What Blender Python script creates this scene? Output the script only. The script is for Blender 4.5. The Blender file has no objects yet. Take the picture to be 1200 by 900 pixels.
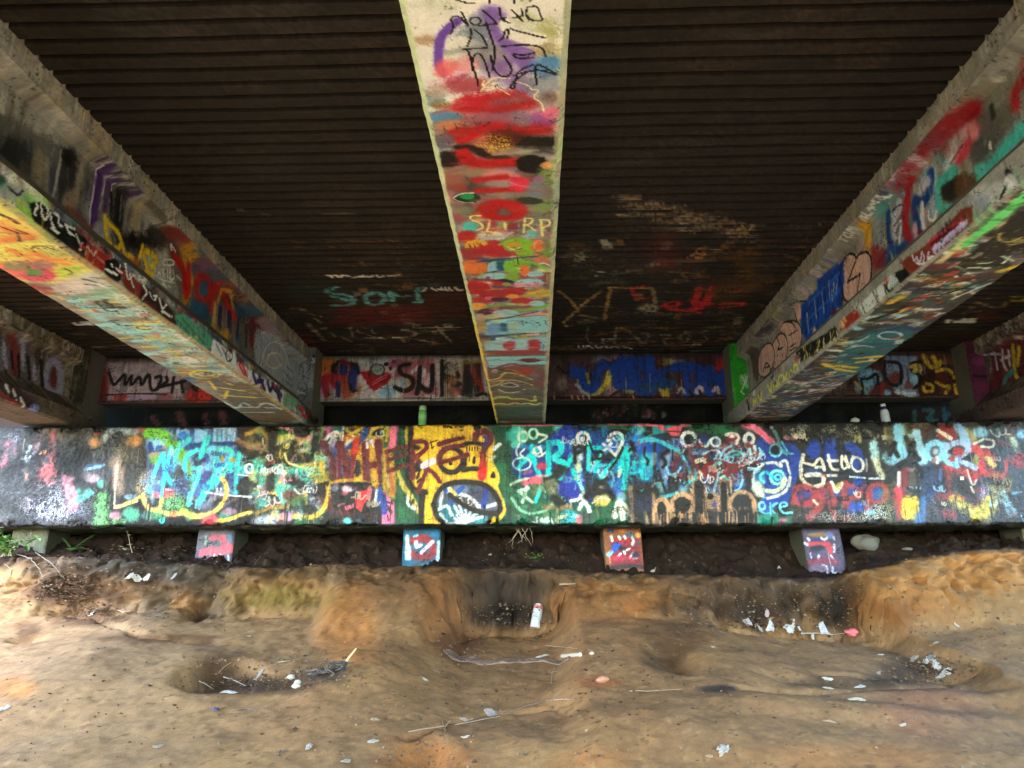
import bpy, math, random
import numpy as np
from mathutils import Vector

SC = bpy.context.scene
COL = SC.collection
R = math.radians
rng = np.random.default_rng(7)
random.seed(7)

# ------------------------------------------------------------------ camera survey
FPX = 1200 * 26 / 36.0
PITCH = math.atan(242 / FPX)
YAW = R(1.72)
CR = np.array([math.cos(YAW), math.sin(YAW), 0.0])
CHZ = np.array([-math.sin(YAW), math.cos(YAW), 0.0])
CF = CHZ * math.cos(PITCH) + np.array([0, 0, math.sin(PITCH)])
CU = -CHZ * math.sin(PITCH) + np.array([0, 0, math.cos(PITCH)])


def ray(px, py):
    d = np.multiply.outer((np.asarray(px, float) - 600) / FPX, CR) \
        + np.multiply.outer((450 - np.asarray(py, float)) / FPX, CU) + CF
    return d


# bridge dimensions (metres, eye at the origin, Y along the girders)
CAPY, CAPB, CAPZ0, CAPZ1 = 6.55, 7.45, 0.546, 1.459
GB, GT = 1.49, 2.298            # girder underside / top
GX = [-4.56, -2.34, -0.12, 2.10, 4.32]
DIAY = 7.02
BACKY = 7.36
Y_NEAR = -3.2                   # unseen end of deck and girders, shortened to let light in


# ------------------------------------------------------------------ noise
class Noise:
    def __init__(s, seed, n=256):
        s.t = np.random.default_rng(seed).random((n, n)).astype(np.float32)
        s.n = n

    def __call__(s, x, y):
        n = s.n
        xi = np.floor(x).astype(np.int64); yi = np.floor(y).astype(np.int64)
        fx = (x - xi).astype(np.float32); fy = (y - yi).astype(np.float32)
        fx = fx * fx * (3 - 2 * fx); fy = fy * fy * (3 - 2 * fy)
        a = s.t[xi % n, yi % n]; b = s.t[(xi + 1) % n, yi % n]
        c = s.t[xi % n, (yi + 1) % n]; d = s.t[(xi + 1) % n, (yi + 1) % n]
        return (a * (1 - fx) + b * fx) * (1 - fy) + (c * (1 - fx) + d * fx) * fy


def fbm(x, y, seed=1, octv=4, gain=.55):
    o = 0; amp = 1; tot = 0
    for k in range(octv):
        o = o + amp * Noise(seed * 17 + k)(x * 2 ** k + 13.7 * k, y * 2 ** k + 7.1 * k)
        tot += amp; amp *= gain
    return o / tot


def sstep(a, b, x):
    t = np.clip((x - a) / (b - a), 0, 1)
    return t * t * (3 - 2 * t)


def lin(c):
    c = np.asarray(c, float)
    return np.where(c <= .04045, c / 12.92, ((c + .055) / 1.055) ** 2.4)


# ------------------------------------------------------------------ mesh building
class MB:
    """collects grids, boxes and tubes; build() links them as ONE mesh object"""

    def __init__(s):
        s.v = []; s.q = []; s.t = []; s.c = []; s.n = 0

    def add(s, v, quads=None, tris=None, col=None):
        v = np.asarray(v, float).reshape(-1, 3)
        if quads is not None and len(quads): s.q.append(np.asarray(quads, np.int64) + s.n)
        if tris is not None and len(tris): s.t.append(np.asarray(tris, np.int64) + s.n)
        s.v.append(v)
        if col is None: col = (.5, .5, .5, 0)
        col = np.asarray(col, float)
        if col.ndim == 1:
            if len(col) == 3: col = np.append(col, 0)
            col = np.tile(col, (len(v), 1))
        s.c.append(col)
        s.n += len(v)

    def grid(s, P, col=None, wrap=False, flip=False):
        nu, nv = P.shape[:2]
        i = np.arange(nu * nv).reshape(nu, nv)
        if wrap: i = np.concatenate([i, i[:, :1]], 1)
        q = np.stack([i[:-1, :-1], i[1:, :-1], i[1:, 1:], i[:-1, 1:]], -1).reshape(-1, 4)
        if flip: q = q[:, ::-1]
        c = None if col is None else (np.asarray(col, float).reshape(-1, np.asarray(col).shape[-1]) if np.ndim(col) > 1 else col)
        if c is not None and np.ndim(c) == 2 and c.shape[1] == 3:
            c = np.concatenate([c, np.zeros((len(c), 1))], 1)
        s.add(P.reshape(-1, 3), q, None, c)

    def box(s, x0, x1, y0, y1, z0, z1, col=None, skip=()):
        v = [(x, y, z) for x in (x0, x1) for y in (y0, y1) for z in (z0, z1)]
        f = {'x0': (0, 1, 3, 2), 'x1': (4, 6, 7, 5), 'y0': (0, 4, 5, 1), 'y1': (2, 3, 7, 6), 'z0': (0, 2, 6, 4), 'z1': (1, 5, 7, 3)}
        s.add(v, [f[k] for k in f if k not in skip], None, col)

    def tube(s, pts, rad, n=7, col=None, cap=True):
        pts = [Vector(p) for p in pts]
        rad = [rad] * len(pts) if np.isscalar(rad) else list(rad)
        P = np.zeros((len(pts), n, 3))
        up = Vector((0.13, .31, .94))
        for k, p in enumerate(pts):
            d = (pts[min(k + 1, len(pts) - 1)] - pts[max(k - 1, 0)]).normalized()
            a = d.cross(up)
            if a.length < 1e-3: a = d.cross(Vector((1, 0, 0)))
            a.normalize(); b = d.cross(a)
            for j in range(n):
                t = 2 * math.pi * j / n
                P[k, j] = p + (a * math.cos(t) + b * math.sin(t)) * rad[k]
        s.grid(P, col, wrap=True)
        if cap:
            for k in (0, -1):
                s.add(np.vstack([P[k], [np.array(pts[k])]]), None, [(j, (j + 1) % n, n) for j in range(n)], col)

    def lathe(s, prof, n=28, col=None, M=None):
        """prof: (radius, height) pairs; M maps local to world"""
        P = np.zeros((len(prof), n, 3))
        for k, (r, z) in enumerate(prof):
            for j in range(n):
                t = 2 * math.pi * j / n
                P[k, j] = (r * math.cos(t), r * math.sin(t), z)
        if M is not None:
            P = np.array([[M @ Vector(p) for p in row] for row in P])
        c = None
        if col is not None:
            c = np.asarray(col, float)
            if c.ndim == 2: c = np.repeat(c[:, None, :], n, 1)
        s.grid(P, c, wrap=True)

    def build(s, name, mat, parent=None, smooth=False):
        v = np.concatenate(s.v).astype(np.float32); c = np.concatenate(s.c).astype(np.float32)
        q = np.concatenate(s.q) if s.q else np.zeros((0, 4), np.int64)
        t = np.concatenate(s.t) if s.t else np.zeros((0, 3), np.int64)
        me = bpy.data.meshes.new(name)
        me.vertices.add(len(v)); me.vertices.foreach_set('co', v.ravel())
        li = np.concatenate([q.ravel(), t.ravel()]).astype(np.int32)
        me.loops.add(len(li)); me.loops.foreach_set('vertex_index', li)
        st = np.concatenate([np.arange(len(q)) * 4, len(q) * 4 + np.arange(len(t)) * 3]).astype(np.int32)
        me.polygons.add(len(st)); me.polygons.foreach_set('loop_start', st)
        me.update(calc_edges=True)
        me.polygons.foreach_set('use_smooth', np.full(len(st), smooth, bool))
        a = me.color_attributes.new('paint', 'FLOAT_COLOR', 'POINT')
        a.data.foreach_set('color', c.ravel())
        me.materials.append(mat)
        o = bpy.data.objects.new(name, me); COL.objects.link(o)
        if parent is not None: o.parent = parent
        return o


def tag(o, label=None, cat=None, group=None, kind=None):
    if label: o['label'] = label
    if cat: o['category'] = cat
    if group: o['group'] = group
    if kind: o['kind'] = kind
    return o


def empty(name, loc=(0, 0, 0)):
    o = bpy.data.objects.new(name, None); COL.objects.link(o); o.location = loc
    o.empty_display_size = .1
    return o


def part(mb, name, mat, root, smooth=False):
    """a part built in world coordinates under a root Empty that has only a location"""
    o = mb.build(name, mat, root, smooth)
    off = np.array(root.location, np.float32)
    n = len(o.data.vertices); a = np.zeros(n * 3, np.float32)
    o.data.vertices.foreach_get('co', a)
    o.data.vertices.foreach_set('co', (a.reshape(-1, 3) - off).ravel()); o.data.update()
    return o


# ------------------------------------------------------------------ materials
def new_mat(name):
    m = bpy.data.materials.new(name); m.use_nodes = True
    nt = m.node_tree; b = nt.nodes['Principled BSDF']
    return m, nt, b


def nd(nt, t, **k):
    n = nt.nodes.new(t)
    for a, v in k.items():
        if a.startswith('i_'):
            key = a[2:].replace('_', ' ')
            n.inputs[int(key) if key.isdigit() else key].default_value = v
        else: setattr(n, a, v)
    return n


def mat_paint(name, rough=.8, gloss=.42, bump=.35, bscale=120, mott=.35, mscale=9, spec=.4, stretch=(1, 1, 1)):
    """vertex painted surface: sprayed coat over rough ground; alpha = how thick the coat is"""
    m, nt, b = new_mat(name); L = nt.links.new
    at = nd(nt, 'ShaderNodeAttribute', attribute_name='paint')
    tc = nd(nt, 'ShaderNodeTexCoord')
    mp = nd(nt, 'ShaderNodeMapping'); mp.inputs['Scale'].default_value = stretch
    L(tc.outputs['Object'], mp.inputs[0])
    n1 = nd(nt, 'ShaderNodeTexNoise', i_Scale=mscale, i_Detail=8.0, i_Roughness=.65)
    n2 = nd(nt, 'ShaderNodeTexNoise', i_Scale=bscale, i_Detail=4.0, i_Roughness=.6)
    L(mp.outputs[0], n1.inputs['Vector']); L(mp.outputs[0], n2.inputs['Vector'])
    r1 = nd(nt, 'ShaderNodeMapRange'); r1.inputs[1].default_value = .3; r1.inputs[2].default_value = .7
    r1.inputs[3].default_value = 1 - mott; r1.inputs[4].default_value = 1 + mott * .5
    L(n1.outputs['Fac'], r1.inputs[0])
    r2 = nd(nt, 'ShaderNodeMapRange'); r2.inputs[1].default_value = .3; r2.inputs[2].default_value = .7
    r2.inputs[3].default_value = 1 - mott * .7; r2.inputs[4].default_value = 1 + mott * .4
    L(n2.outputs['Fac'], r2.inputs[0])
    mm = nd(nt, 'ShaderNodeMath', operation='MULTIPLY'); L(r1.outputs[0], mm.inputs[0]); L(r2.outputs[0], mm.inputs[1])
    vm = nd(nt, 'ShaderNodeVectorMath', operation='SCALE')
    L(at.outputs['Color'], vm.inputs[0]); L(mm.outputs[0], vm.inputs['Scale'])
    L(vm.outputs[0], b.inputs['Base Color'])
    rr = nd(nt, 'ShaderNodeMapRange'); rr.inputs[3].default_value = rough; rr.inputs[4].default_value = gloss
    L(at.outputs['Alpha'], rr.inputs[0])
    ra = nd(nt, 'ShaderNodeMath', operation='MULTIPLY_ADD'); ra.inputs[1].default_value = .25
    L(n1.outputs['Fac'], ra.inputs[0]); L(rr.outputs[0], ra.inputs[2])
    rs = nd(nt, 'ShaderNodeMath', operation='SUBTRACT'); rs.inputs[1].default_value = .12; L(ra.outputs[0], rs.inputs[0])
    L(rs.outputs[0], b.inputs['Roughness'])
    b.inputs['Specular IOR Level'].default_value = spec
    bu = nd(nt, 'ShaderNodeBump', i_Strength=bump, i_Distance=.006)
    ad = nd(nt, 'ShaderNodeMath', operation='MULTIPLY_ADD'); ad.inputs[1].default_value = 2.0
    L(n1.outputs['Fac'], ad.inputs[0]); L(n2.outputs['Fac'], ad.inputs[2])
    L(ad.outputs[0], bu.inputs['Height']); L(bu.outputs[0], b.inputs['Normal'])
    return m


def mat_plain(name, c0, c1, scale=30, rough=.7, bump=.2, spec=.4, metal=0, trans=0):
    m, nt, b = new_mat(name); L = nt.links.new
    tc = nd(nt, 'ShaderNodeTexCoord')
    n1 = nd(nt, 'ShaderNodeTexNoise', i_Scale=scale, i_Detail=6.0, i_Roughness=.6)
    L(tc.outputs['Object'], n1.inputs['Vector'])
    cr = nd(nt, 'ShaderNodeValToRGB')
    cr.color_ramp.elements[0].position = .3; cr.color_ramp.elements[1].position = .7
    cr.color_ramp.elements[0].color = (*c0, 1); cr.color_ramp.elements[1].color = (*c1, 1)
    L(n1.outputs['Fac'], cr.inputs[0]); L(cr.outputs[0], b.inputs['Base Color'])
    bu = nd(nt, 'ShaderNodeBump', i_Strength=bump, i_Distance=.004)
    L(n1.outputs['Fac'], bu.inputs['Height']); L(bu.outputs[0], b.inputs['Normal'])
    b.inputs['Roughness'].default_value = rough; b.inputs['Specular IOR Level'].default_value = spec
    b.inputs['Metallic'].default_value = metal; b.inputs['Transmission Weight'].default_value = trans
    return m


M = {
    'concrete': mat_paint('painted_concrete', .85, .5, .3, 110, .17, 7),
    'cap': mat_paint('painted_cap_concrete', .8, .36, .4, 130, .18, 9),
    'steel': mat_paint('rusted_steel_sheet', .75, .5, .25, 150, .4, 6, .3, (1, 3, 1)),
    'soil': mat_paint('dry_clay_soil', .95, .8, .45, 150, .26, 8, .2),
    'rough': mat_plain('bare_concrete', (.16, .155, .135), (.30, .29, .26), 9, .9, .4),
    'item': mat_paint('small_thing_surface', .6, .35, .1, 60, .12, 20),
    'leaf': mat_plain('green_leaf', (.05, .12, .02), (.12, .22, .05), 25, .5, .1),
    'stem': mat_plain('dry_stem', (.30, .24, .15), (.45, .37, .26), 40, .8, .2),
    'wood': mat_plain('weathered_twig', (.12, .08, .05), (.27, .2, .13), 50, .85, .3),
    'paper': mat_plain('weathered_paper', (.55, .53, .5), (.82, .81, .8), 25, .8, .1),
    'stone': mat_plain('pale_stone', (.28, .25, .2), (.45, .42, .36), 30, .9, .4),
}
SUN_E, SUN_A, SUN_S, SUN_ANG, SKY_S, EXPO = 38, 212, 1.0, 25, .15, 3.8
# ------------------------------------------------------------------ paint engine (sprays onto a surface, in metres)
class Canvas:
    def __init__(s, u, v, base, seed=1, grit=.004):
        s.u = np.asarray(u, float); s.v = np.asarray(v, float)
        s.U, s.V = np.meshgrid(s.u, s.v, indexing='ij')
        s.c = np.zeros(s.U.shape + (3,), np.float32); s.c[:] = np.array(base) / 255
        s.a = np.zeros(s.U.shape, np.float32)
        s.nf = rng.random(s.U.shape).astype(np.float32)
        s.nm = fbm(s.U * 45, s.V * 45, seed + 1, 3)
        s.nl = fbm(s.U * 7, s.V * 7, seed + 2, 4)
        s.faces = {}; s.seed = seed
        s.lim = None; s.exp = 1.2; s.gain = 1.07; s.dk = .5
        s.cell = max(float(np.median(np.diff(s.u))), float(np.median(np.diff(s.v))))

    def face_y(s, name, Y): s.faces[name] = ('y', Y)

    def face_p(s, name, p0, p1, v0=0.):
        p0 = np.array(p0, float); p1 = np.array(p1, float)
        s.faces[name] = ('p', p0, p1, v0)

    def map(s, face, px, py):
        d = ray(px, py); f = s.faces[face]
        if f[0] == 'y':
            t = f[1] / d[..., 1]; P = d * t[..., None]
            return np.stack([P[..., 0], P[..., 2]], -1), t
        _, p0, p1, v0 = f
        e = p1 - p0; ln = np.hypot(*e); n = np.array([-e[1], e[0]]) / ln
        t = (n @ p0) / (d[..., 0] * n[0] + d[..., 2] * n[1])
        P = d * t[..., None]
        sv = ((P[..., 0] - p0[0]) * e[0] + (P[..., 2] - p0[1]) * e[1]) / ln
        return np.stack([P[..., 1], v0 + sv], -1), t

    def box(s, lo, hi):
        i0, i1 = np.searchsorted(s.u, [lo[0], hi[0]]); j0, j1 = np.searchsorted(s.v, [lo[1], hi[1]])
        if s.lim: j0 = max(j0, np.searchsorted(s.v, s.lim[0])); j1 = min(j1, np.searchsorted(s.v, s.lim[1]))
        if i1 <= i0 or j1 <= j0: return None
        return slice(i0, i1), slice(j0, j1)

    def blend(s, sl, al, col):
        al = np.clip(al, 0, 1)[..., None]
        s.c[sl] = s.c[sl] * (1 - al) + np.array(col, np.float32) / 255 * al
        s.a[sl] = np.maximum(s.a[sl], al[..., 0])

    def line(s, uv, w, col, a=1., soft=.3, rough=.5, dry=0., w1=None):
        uv = np.asarray(uv, float)
        w1 = w if w1 is None else w1
        w = max(w, s.cell * 1.25); w1 = max(w1, s.cell * 1.1)
        pad = max(w, w1) * 1.15
        sl = s.box(uv.min(0) - pad, uv.max(0) + pad)
        if sl is None: return
        U = s.U[sl]; V = s.V[sl]
        D = np.full(U.shape, 9., np.float32)
        n = len(uv) - 1
        for k in range(max(n, 1)):
            p = uv[k]; q = uv[min(k + 1, len(uv) - 1)]
            e = q - p; L2 = e @ e + 1e-12
            t = np.clip(((U - p[0]) * e[0] + (V - p[1]) * e[1]) / L2, 0, 1)
            ww = w + (w1 - w) * (k + t) / max(n, 1)
            D = np.minimum(D, np.hypot(U - p[0] - t * e[0], V - p[1] - t * e[1]) / ww)
        D = D + (s.nm[sl] - .5) * rough * .5 + (s.nl[sl] - .5) * rough * .7 + (s.nf[sl] - .5) * soft * .45
        h = max(soft, .05) * .5
        al = 1 - sstep(.5 - h, .5 + h, D)
        if w > s.cell * 2.2: al = np.maximum(al, .34 * (1 - sstep(.45, 1.05, D)) * (s.nf[sl] > .35))
        if dry: al = al * (1 - dry * sstep(.45, .6, s.nm[sl] * .6 + s.nf[sl] * .4))
        s.blend(sl, al * a, col)

    def poly(s, uv, col, a=1., soft=.01, rough=.01, dens=None, dry=0.):
        uv = np.asarray(uv, float)
        pad = soft + rough * 1.6
        sl = s.box(uv.min(0) - pad, uv.max(0) + pad)
        if sl is None: return
        U = s.U[sl]; V = s.V[sl]
        ins = np.zeros(U.shape, bool); D = np.full(U.shape, 9., np.float32)
        for k in range(len(uv)):
            p = uv[k]; q = uv[(k + 1) % len(uv)]; e = q - p
            if abs(e[1]) > 1e-12:
                ins ^= ((V < p[1]) != (V < q[1])) & (U < p[0] + (V - p[1]) * e[0] / e[1])
            t = np.clip(((U - p[0]) * e[0] + (V - p[1]) * e[1]) / (e @ e + 1e-12), 0, 1)
            D = np.minimum(D, np.hypot(U - p[0] - t * e[0], V - p[1] - t * e[1]))
        D = np.where(ins, D, -D) + (s.nm[sl] - .5) * rough * 2 + (s.nl[sl] - .5) * rough * 4 + (s.nf[sl] - .5) * soft * .6
        al = sstep(-soft, soft, D)
        if dens is not None: al = al * ((s.nf[sl] * .75 + s.nm[sl] * .25) < dens)
        if dry: al = al * (1 - dry * sstep(.45, .6, s.nm[sl] * .6 + s.nf[sl] * .4))
        s.blend(sl, al * a, col)

    def underlay(s, n, pal, size=(.05, .3), a=.7, asp=1.6, region=None, wf=(.25, .7)):
        u0, u1, v0, v1 = region or (s.u[0], s.u[-1], s.v[0], s.v[-1])
        for _ in range(n):
            p = np.array([random.uniform(u0, u1), random.uniform(v0, v1)])
            r = random.uniform(*size); t = random.uniform(0, 3.14)
            q = p + np.array([math.cos(t) * asp, math.sin(t)]) * r
            m = (p + q) / 2 + np.array([random.uniform(-1, 1), random.uniform(-1, 1)]) * r * .5
            s.line([p, m, q], r * random.uniform(*wf), random.choice(pal), a * random.uniform(.4, 1), random.uniform(.3, .9), .7, random.choice([0, .5, .8]))

    def scribbles(s, n, pal, size=(.04, .12), w=(.004, .009), a=.9, region=None):
        """old hand tags: short looping marker lines"""
        u0, u1, v0, v1 = region or (s.u[0], s.u[-1], s.v[0], s.v[-1])
        for _ in range(n):
            p = np.array([random.uniform(u0, u1), random.uniform(v0, v1)]); z = random.uniform(*size)
            pts = []; ph = random.uniform(0, 6); sp = random.uniform(.9, 2.2); x = 0; rot = random.uniform(-.35, .35)
            for k in range(random.randint(8, 22)):
                x += z * random.uniform(.02, .16); r_ = z * random.uniform(.25, .6); ph += sp * random.uniform(.6, 1.3)
                q = np.array([x + r_ * .55 * math.cos(ph), r_ * math.sin(ph)])
                pts.append(p + np.array([q[0] * math.cos(rot) - q[1] * math.sin(rot), q[0] * math.sin(rot) + q[1] * math.cos(rot)]))
            s.line(chaikin(pts, 2), random.uniform(*w), random.choice(pal), a * random.uniform(.5, 1), .4, .2)

    def drips(s, n, pal, length=(.05, .3), w=(.004, .01), a=.7, vdir=-1, region=None):
        u0, u1, v0, v1 = region or (s.u[0], s.u[-1], s.v[0], s.v[-1])
        for _ in range(n):
            p = np.array([random.uniform(u0, u1), random.uniform(v0, v1)]); l = random.uniform(*length)
            s.line([p, p + [random.uniform(-.004, .004), vdir * l]], random.uniform(*w), random.choice(pal), a * random.uniform(.4, 1), .4, .3, 0, .002)

    def wear(s, amt=.25, chips=.08, dark=(38, 36, 34), streak=0., vstretch=1.):
        """dirt, chips and gritty texture with shapes of their own"""
        f = 1 - amt * .9 * (s.nm - .45) - amt * .55 * (s.nf - .5) - amt * .5 * (s.nl - .5)
        s.c *= np.clip(f, .3, 1.3)[..., None]
        k = fbm(s.U * 60, s.V * 60 * vstretch, s.seed + 5, 3) * .7 + s.nf * .3
        thr = 1 - chips
        al = sstep(thr - .24, thr - .14, k + (s.nl - .5) * .5) * .8
        if streak:
            st = fbm(s.U * 38, s.V * 2.2, s.seed + 6, 3)
            al = np.maximum(al, sstep(.56, .7, st + (s.nl - .5) * .3) * streak)
        al = al[..., None]
        s.c[:] = s.c * (1 - al) + np.array(dark, np.float32) / 255 * al
        s.a *= (1 - al[..., 0])

    def smear(s, n, length, w, d=(0, 1), a=.5, region=None):
        """old wipes and runs: short strokes dragging the paint that is already there"""
        u0, u1, v0, v1 = region or (s.u[0], s.u[-1], s.v[0], s.v[-1])
        for _ in range(n):
            p = np.array([random.uniform(u0, u1), random.uniform(v0, v1)])
            i = min(np.searchsorted(s.u, p[0]), len(s.u) - 1); j = min(np.searchsorted(s.v, p[1]), len(s.v) - 1)
            l = random.uniform(.4, 1) * length * random.choice((-1, 1)); e = np.array(d) * l
            e = e + np.array([e[1], -e[0]]) * random.uniform(-.18, .18)
            s.line([p, p + e * .5 + np.array([random.gauss(0, .06), random.gauss(0, .06)]) * l, p + e], w * random.uniform(.4, 1.3), s.c[i, j] * 255, a * random.uniform(.4, 1), random.uniform(.3, .8), .6, random.choice((0, .5, .8)), w * .3)

    def rgba(s):
        c = s.c ** s.exp * s.gain
        c = c * (1 - s.dk + s.dk * sstep(.04, .42, c.max(-1, keepdims=True)))
        return np.concatenate([lin(np.clip(c, 0, 1)), s.a[..., None]], -1)


def chaikin(p, n=2):
    p = [np.asarray(q, float) for q in p]
    for _ in range(n):
        if len(p) < 3: break
        o = [p[0]]
        for a, b in zip(p[:-1], p[1:]): o += [a * .75 + b * .25, a * .25 + b * .75]
        o.append(p[-1]); o[1] = (p[0] + o[1]) / 2; p = o
    return p


# drawing context: surveyed photo coordinates in an enlarged view of one area
CX = {}


def Z(cv, ox, oy, s, face, lim=None):
    f = cv.faces[face]
    if f[0] == 'p' and lim is None: lim = (f[3] - .006, f[3] + float(np.hypot(*(f[2] - f[1]))) + (.09 if face == 'web' else .006))
    CX.update(cv=cv, ox=ox, oy=oy, s=s, face=face); cv.lim = lim


def UL(n, pal, x0, y0, x1, y1, size=(20, 70), a=.7, scr=0, spal=None, asp=1.2, wf=(.4, 1.)):
    """older layers inside one area: overlapping dabs, then thin tags"""
    n = int(n * 1.7); cv = CX['cv']; uv, d = to_uv([(x0, y0), (x1, y1)]); k = float(np.mean(d)) / FPX / CX['s']
    lo = uv.min(0); hi = uv.max(0); rg = (lo[0], hi[0], lo[1], hi[1])
    cv.underlay(n, [hexc(c) for c in pal], (size[0] * k, size[1] * k), a, asp, rg, wf)
    if scr: cv.scribbles(scr, [hexc(c) for c in (spal or pal)], (34 * k, 90 * k), (7 * k, 13 * k), .9, rg)


def pts(t): return [tuple(float(k) for k in q.split(',')) for q in t.split()] if isinstance(t, str) else t


def to_uv(p):
    p = np.asarray(p, float)
    return CX['cv'].map(CX['face'], CX['ox'] + p[:, 0] / CX['s'], CX['oy'] + p[:, 1] / CX['s'])


def hexc(c):
    return PAL[c] if isinstance(c, str) else c


def S(t, w, c, a=1., soft=.3, rough=.5, dry=0., sm=2, w1=None):
    """sprayed strokes; '|' separates strokes"""
    for q in (t.split('|') if isinstance(t, str) else [t]):
        p = pts(q)
        if len(p) == 1: p = [p[0], (p[0][0] + 1, p[0][1])]
        p = chaikin(p, sm)
        uv, d = to_uv(p)
        k = float(np.mean(d)) / FPX / CX['s'] * 1.18
        CX['cv'].line(uv, w * k, hexc(c), a, soft, rough, dry, None if w1 is None else w1 * k)


def ell(x, y, rx, ry, n=22, rot=0):
    o = []
    for k in range(n):
        t = 2 * math.pi * k / n; a, b = rx * math.cos(t), ry * math.sin(t)
        o.append((x + a * math.cos(rot) - b * math.sin(rot), y + a * math.sin(rot) + b * math.cos(rot)))
    return o


def P(t, c, a=1., soft=6, rough=4, dens=None, dry=0., sm=0):
    p = pts(t)
    if sm: p = chaikin(list(p) + [p[0]], sm)[:-1]
    uv, d = to_uv(p); k = float(np.mean(d)) / FPX / CX['s']
    CX['cv'].poly(uv, hexc(c), a, soft * k, rough * k, dens, dry)


def B(x, y, rx, ry, c, a=1., soft=None, rough=None, dens=None, dry=0., rot=0):
    r = min(rx, ry)
    P(ell(x, y, rx, ry, 22, rot), c, a, r * .45 if soft is None else soft, r * .3 if rough is None else rough, dens, dry)


def RG(x, y, rx, ry, w, c, a=1., soft=.3, a0=0, a1=360, rough=.4):
    n = 20
    S([(x + rx * math.cos(R(a0 + (a1 - a0) * k / n)), y + ry * math.sin(R(a0 + (a1 - a0) * k / n))) for k in range(n + 1)], w, c, a, soft, rough, 0, 0)


GL = {'A': '0,0 .5,1 1,0|.2,.38 .8,.38', 'B': '0,0 0,1 .7,.95 .8,.75 .1,.52 .9,.4 .9,.12 0,0', 'C': '.95,.85 .5,1 .05,.6 .1,.2 .5,0 .95,.15',
      'D': '0,0 0,1 .7,.9 1,.5 .7,.1 0,0', 'E': '.9,1 0,1 0,0 .95,0|0,.5 .7,.5', 'F': '.9,1 0,1 0,0|0,.5 .7,.5',
      'G': '.9,.9 .4,1 0,.5 .3,0 .9,.1 .9,.45 .5,.45', 'H': '0,0 0,1|1,0 1,1|0,.5 1,.5', 'I': '.5,0 .5,1', 'J': '1,1 .9,.1 .5,0 .05,.2',
      'K': '0,0 0,1|.95,1 .05,.5 1,0', 'L': '0,1 0,0 .9,0', 'M': '0,0 .1,1 .5,.3 .9,1 1,0', 'N': '0,0 0,1 1,0 1,1',
      'O': '.5,1 .05,.75 .05,.25 .5,0 .95,.25 .95,.75 .5,1', 'P': '0,0 0,1 .8,.95 .85,.6 .05,.48', 'R': '0,0 0,1 .8,.95 .85,.62 .05,.48 .95,0',
      'S': '.95,.9 .5,1 .1,.8 .2,.58 .8,.42 .9,.15 .5,0 .05,.1', 'T': '0,1 1,1|.5,1 .5,0', 'U': '0,1 .05,.2 .5,0 .95,.2 1,1', 'V': '0,1 .5,0 1,1',
      'W': '0,1 .25,0 .5,.7 .75,0 1,1', 'X': '0,1 1,0|1,1 0,0', 'Y': '0,1 .5,.5 1,1|.5,.5 .5,0', 'Z': '0,1 1,1 0,0 1,0', 'Q': '.5,1 .05,.5 .5,0 .95,.5 .5,1|.6,.3 1,-.1',
      '?': '.05,.8 .5,1 .9,.75 .5,.5 .5,.3|.5,.08 .5,0', '1': '.3,.8 .55,1 .55,0', '2': '.05,.8 .5,1 .9,.7 0,0 1,0', '3': '.05,.95 .9,.95 .4,.55 .9,.3 .5,0 .05,.1',
      '4': '.7,0 .7,1 0,.35 1,.35', '!': '.5,1 .5,.35|.5,.1 .5,0', '0': '.5,1 .1,.5 .5,0 .9,.5 .5,1', '-': '.1,.5 .9,.5', '&': '1,0 .2,.8 .6,1 .1,.2 .5,0 1,.4'}


def T(txt, x0, y0, x1, y1, ux, uy, w, c, a=1., soft=.3, jit=.06, gap=.3, sm=1, rough=.3, dry=0.):
    """hand lettering from (x0,y0) to (x1,y1) along the baseline, letter height vector (ux,uy)"""
    n = len(txt); adv = 1 / (n + (n - 1) * gap) if n > 1 else 1
    for k, ch in enumerate(txt):
        if ch == ' ': continue
        t0 = k * adv * (1 + gap)
        jy = random.uniform(-jit, jit); js = 1 + random.uniform(-jit, jit) * 2
        for st in GL[ch].split('|'):
            q = []
            for gx, gy in pts(st):
                t = t0 + gx * adv; h = gy * js + jy + random.uniform(-jit, jit) * .4
                q.append((x0 + (x1 - x0) * t + ux * h, y0 + (y1 - y0) * t + uy * h))
            S(q, w, c, a, soft, rough, dry, sm)


PAL = dict(blk=(22, 21, 22), char=(48, 46, 46), wht=(238, 238, 242), cream=(232, 226, 200), grey=(120, 120, 122), red=(196, 40, 42), dred=(128, 28, 34),
           mar=(104, 38, 46), pink=(228, 126, 155), hpink=(236, 112, 165), org=(232, 128, 52), och=(196, 146, 60), yel=(246, 200, 28), ly=(228, 210, 110),
           lime=(132, 196, 56), grn=(38, 108, 72), dgrn=(28, 62, 46), tq=(84, 205, 208), cy=(60, 214, 226), teal=(40, 120, 130), lb=(150, 204, 230),
           blu=(38, 70, 178), nav=(30, 44, 96), mb=(36, 92, 170), pur=(104, 72, 170), lav=(188, 184, 220), tan=(172, 138, 104), brn=(92, 64, 46), olv=(92, 92, 60), peach=(216, 178, 146))
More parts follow.
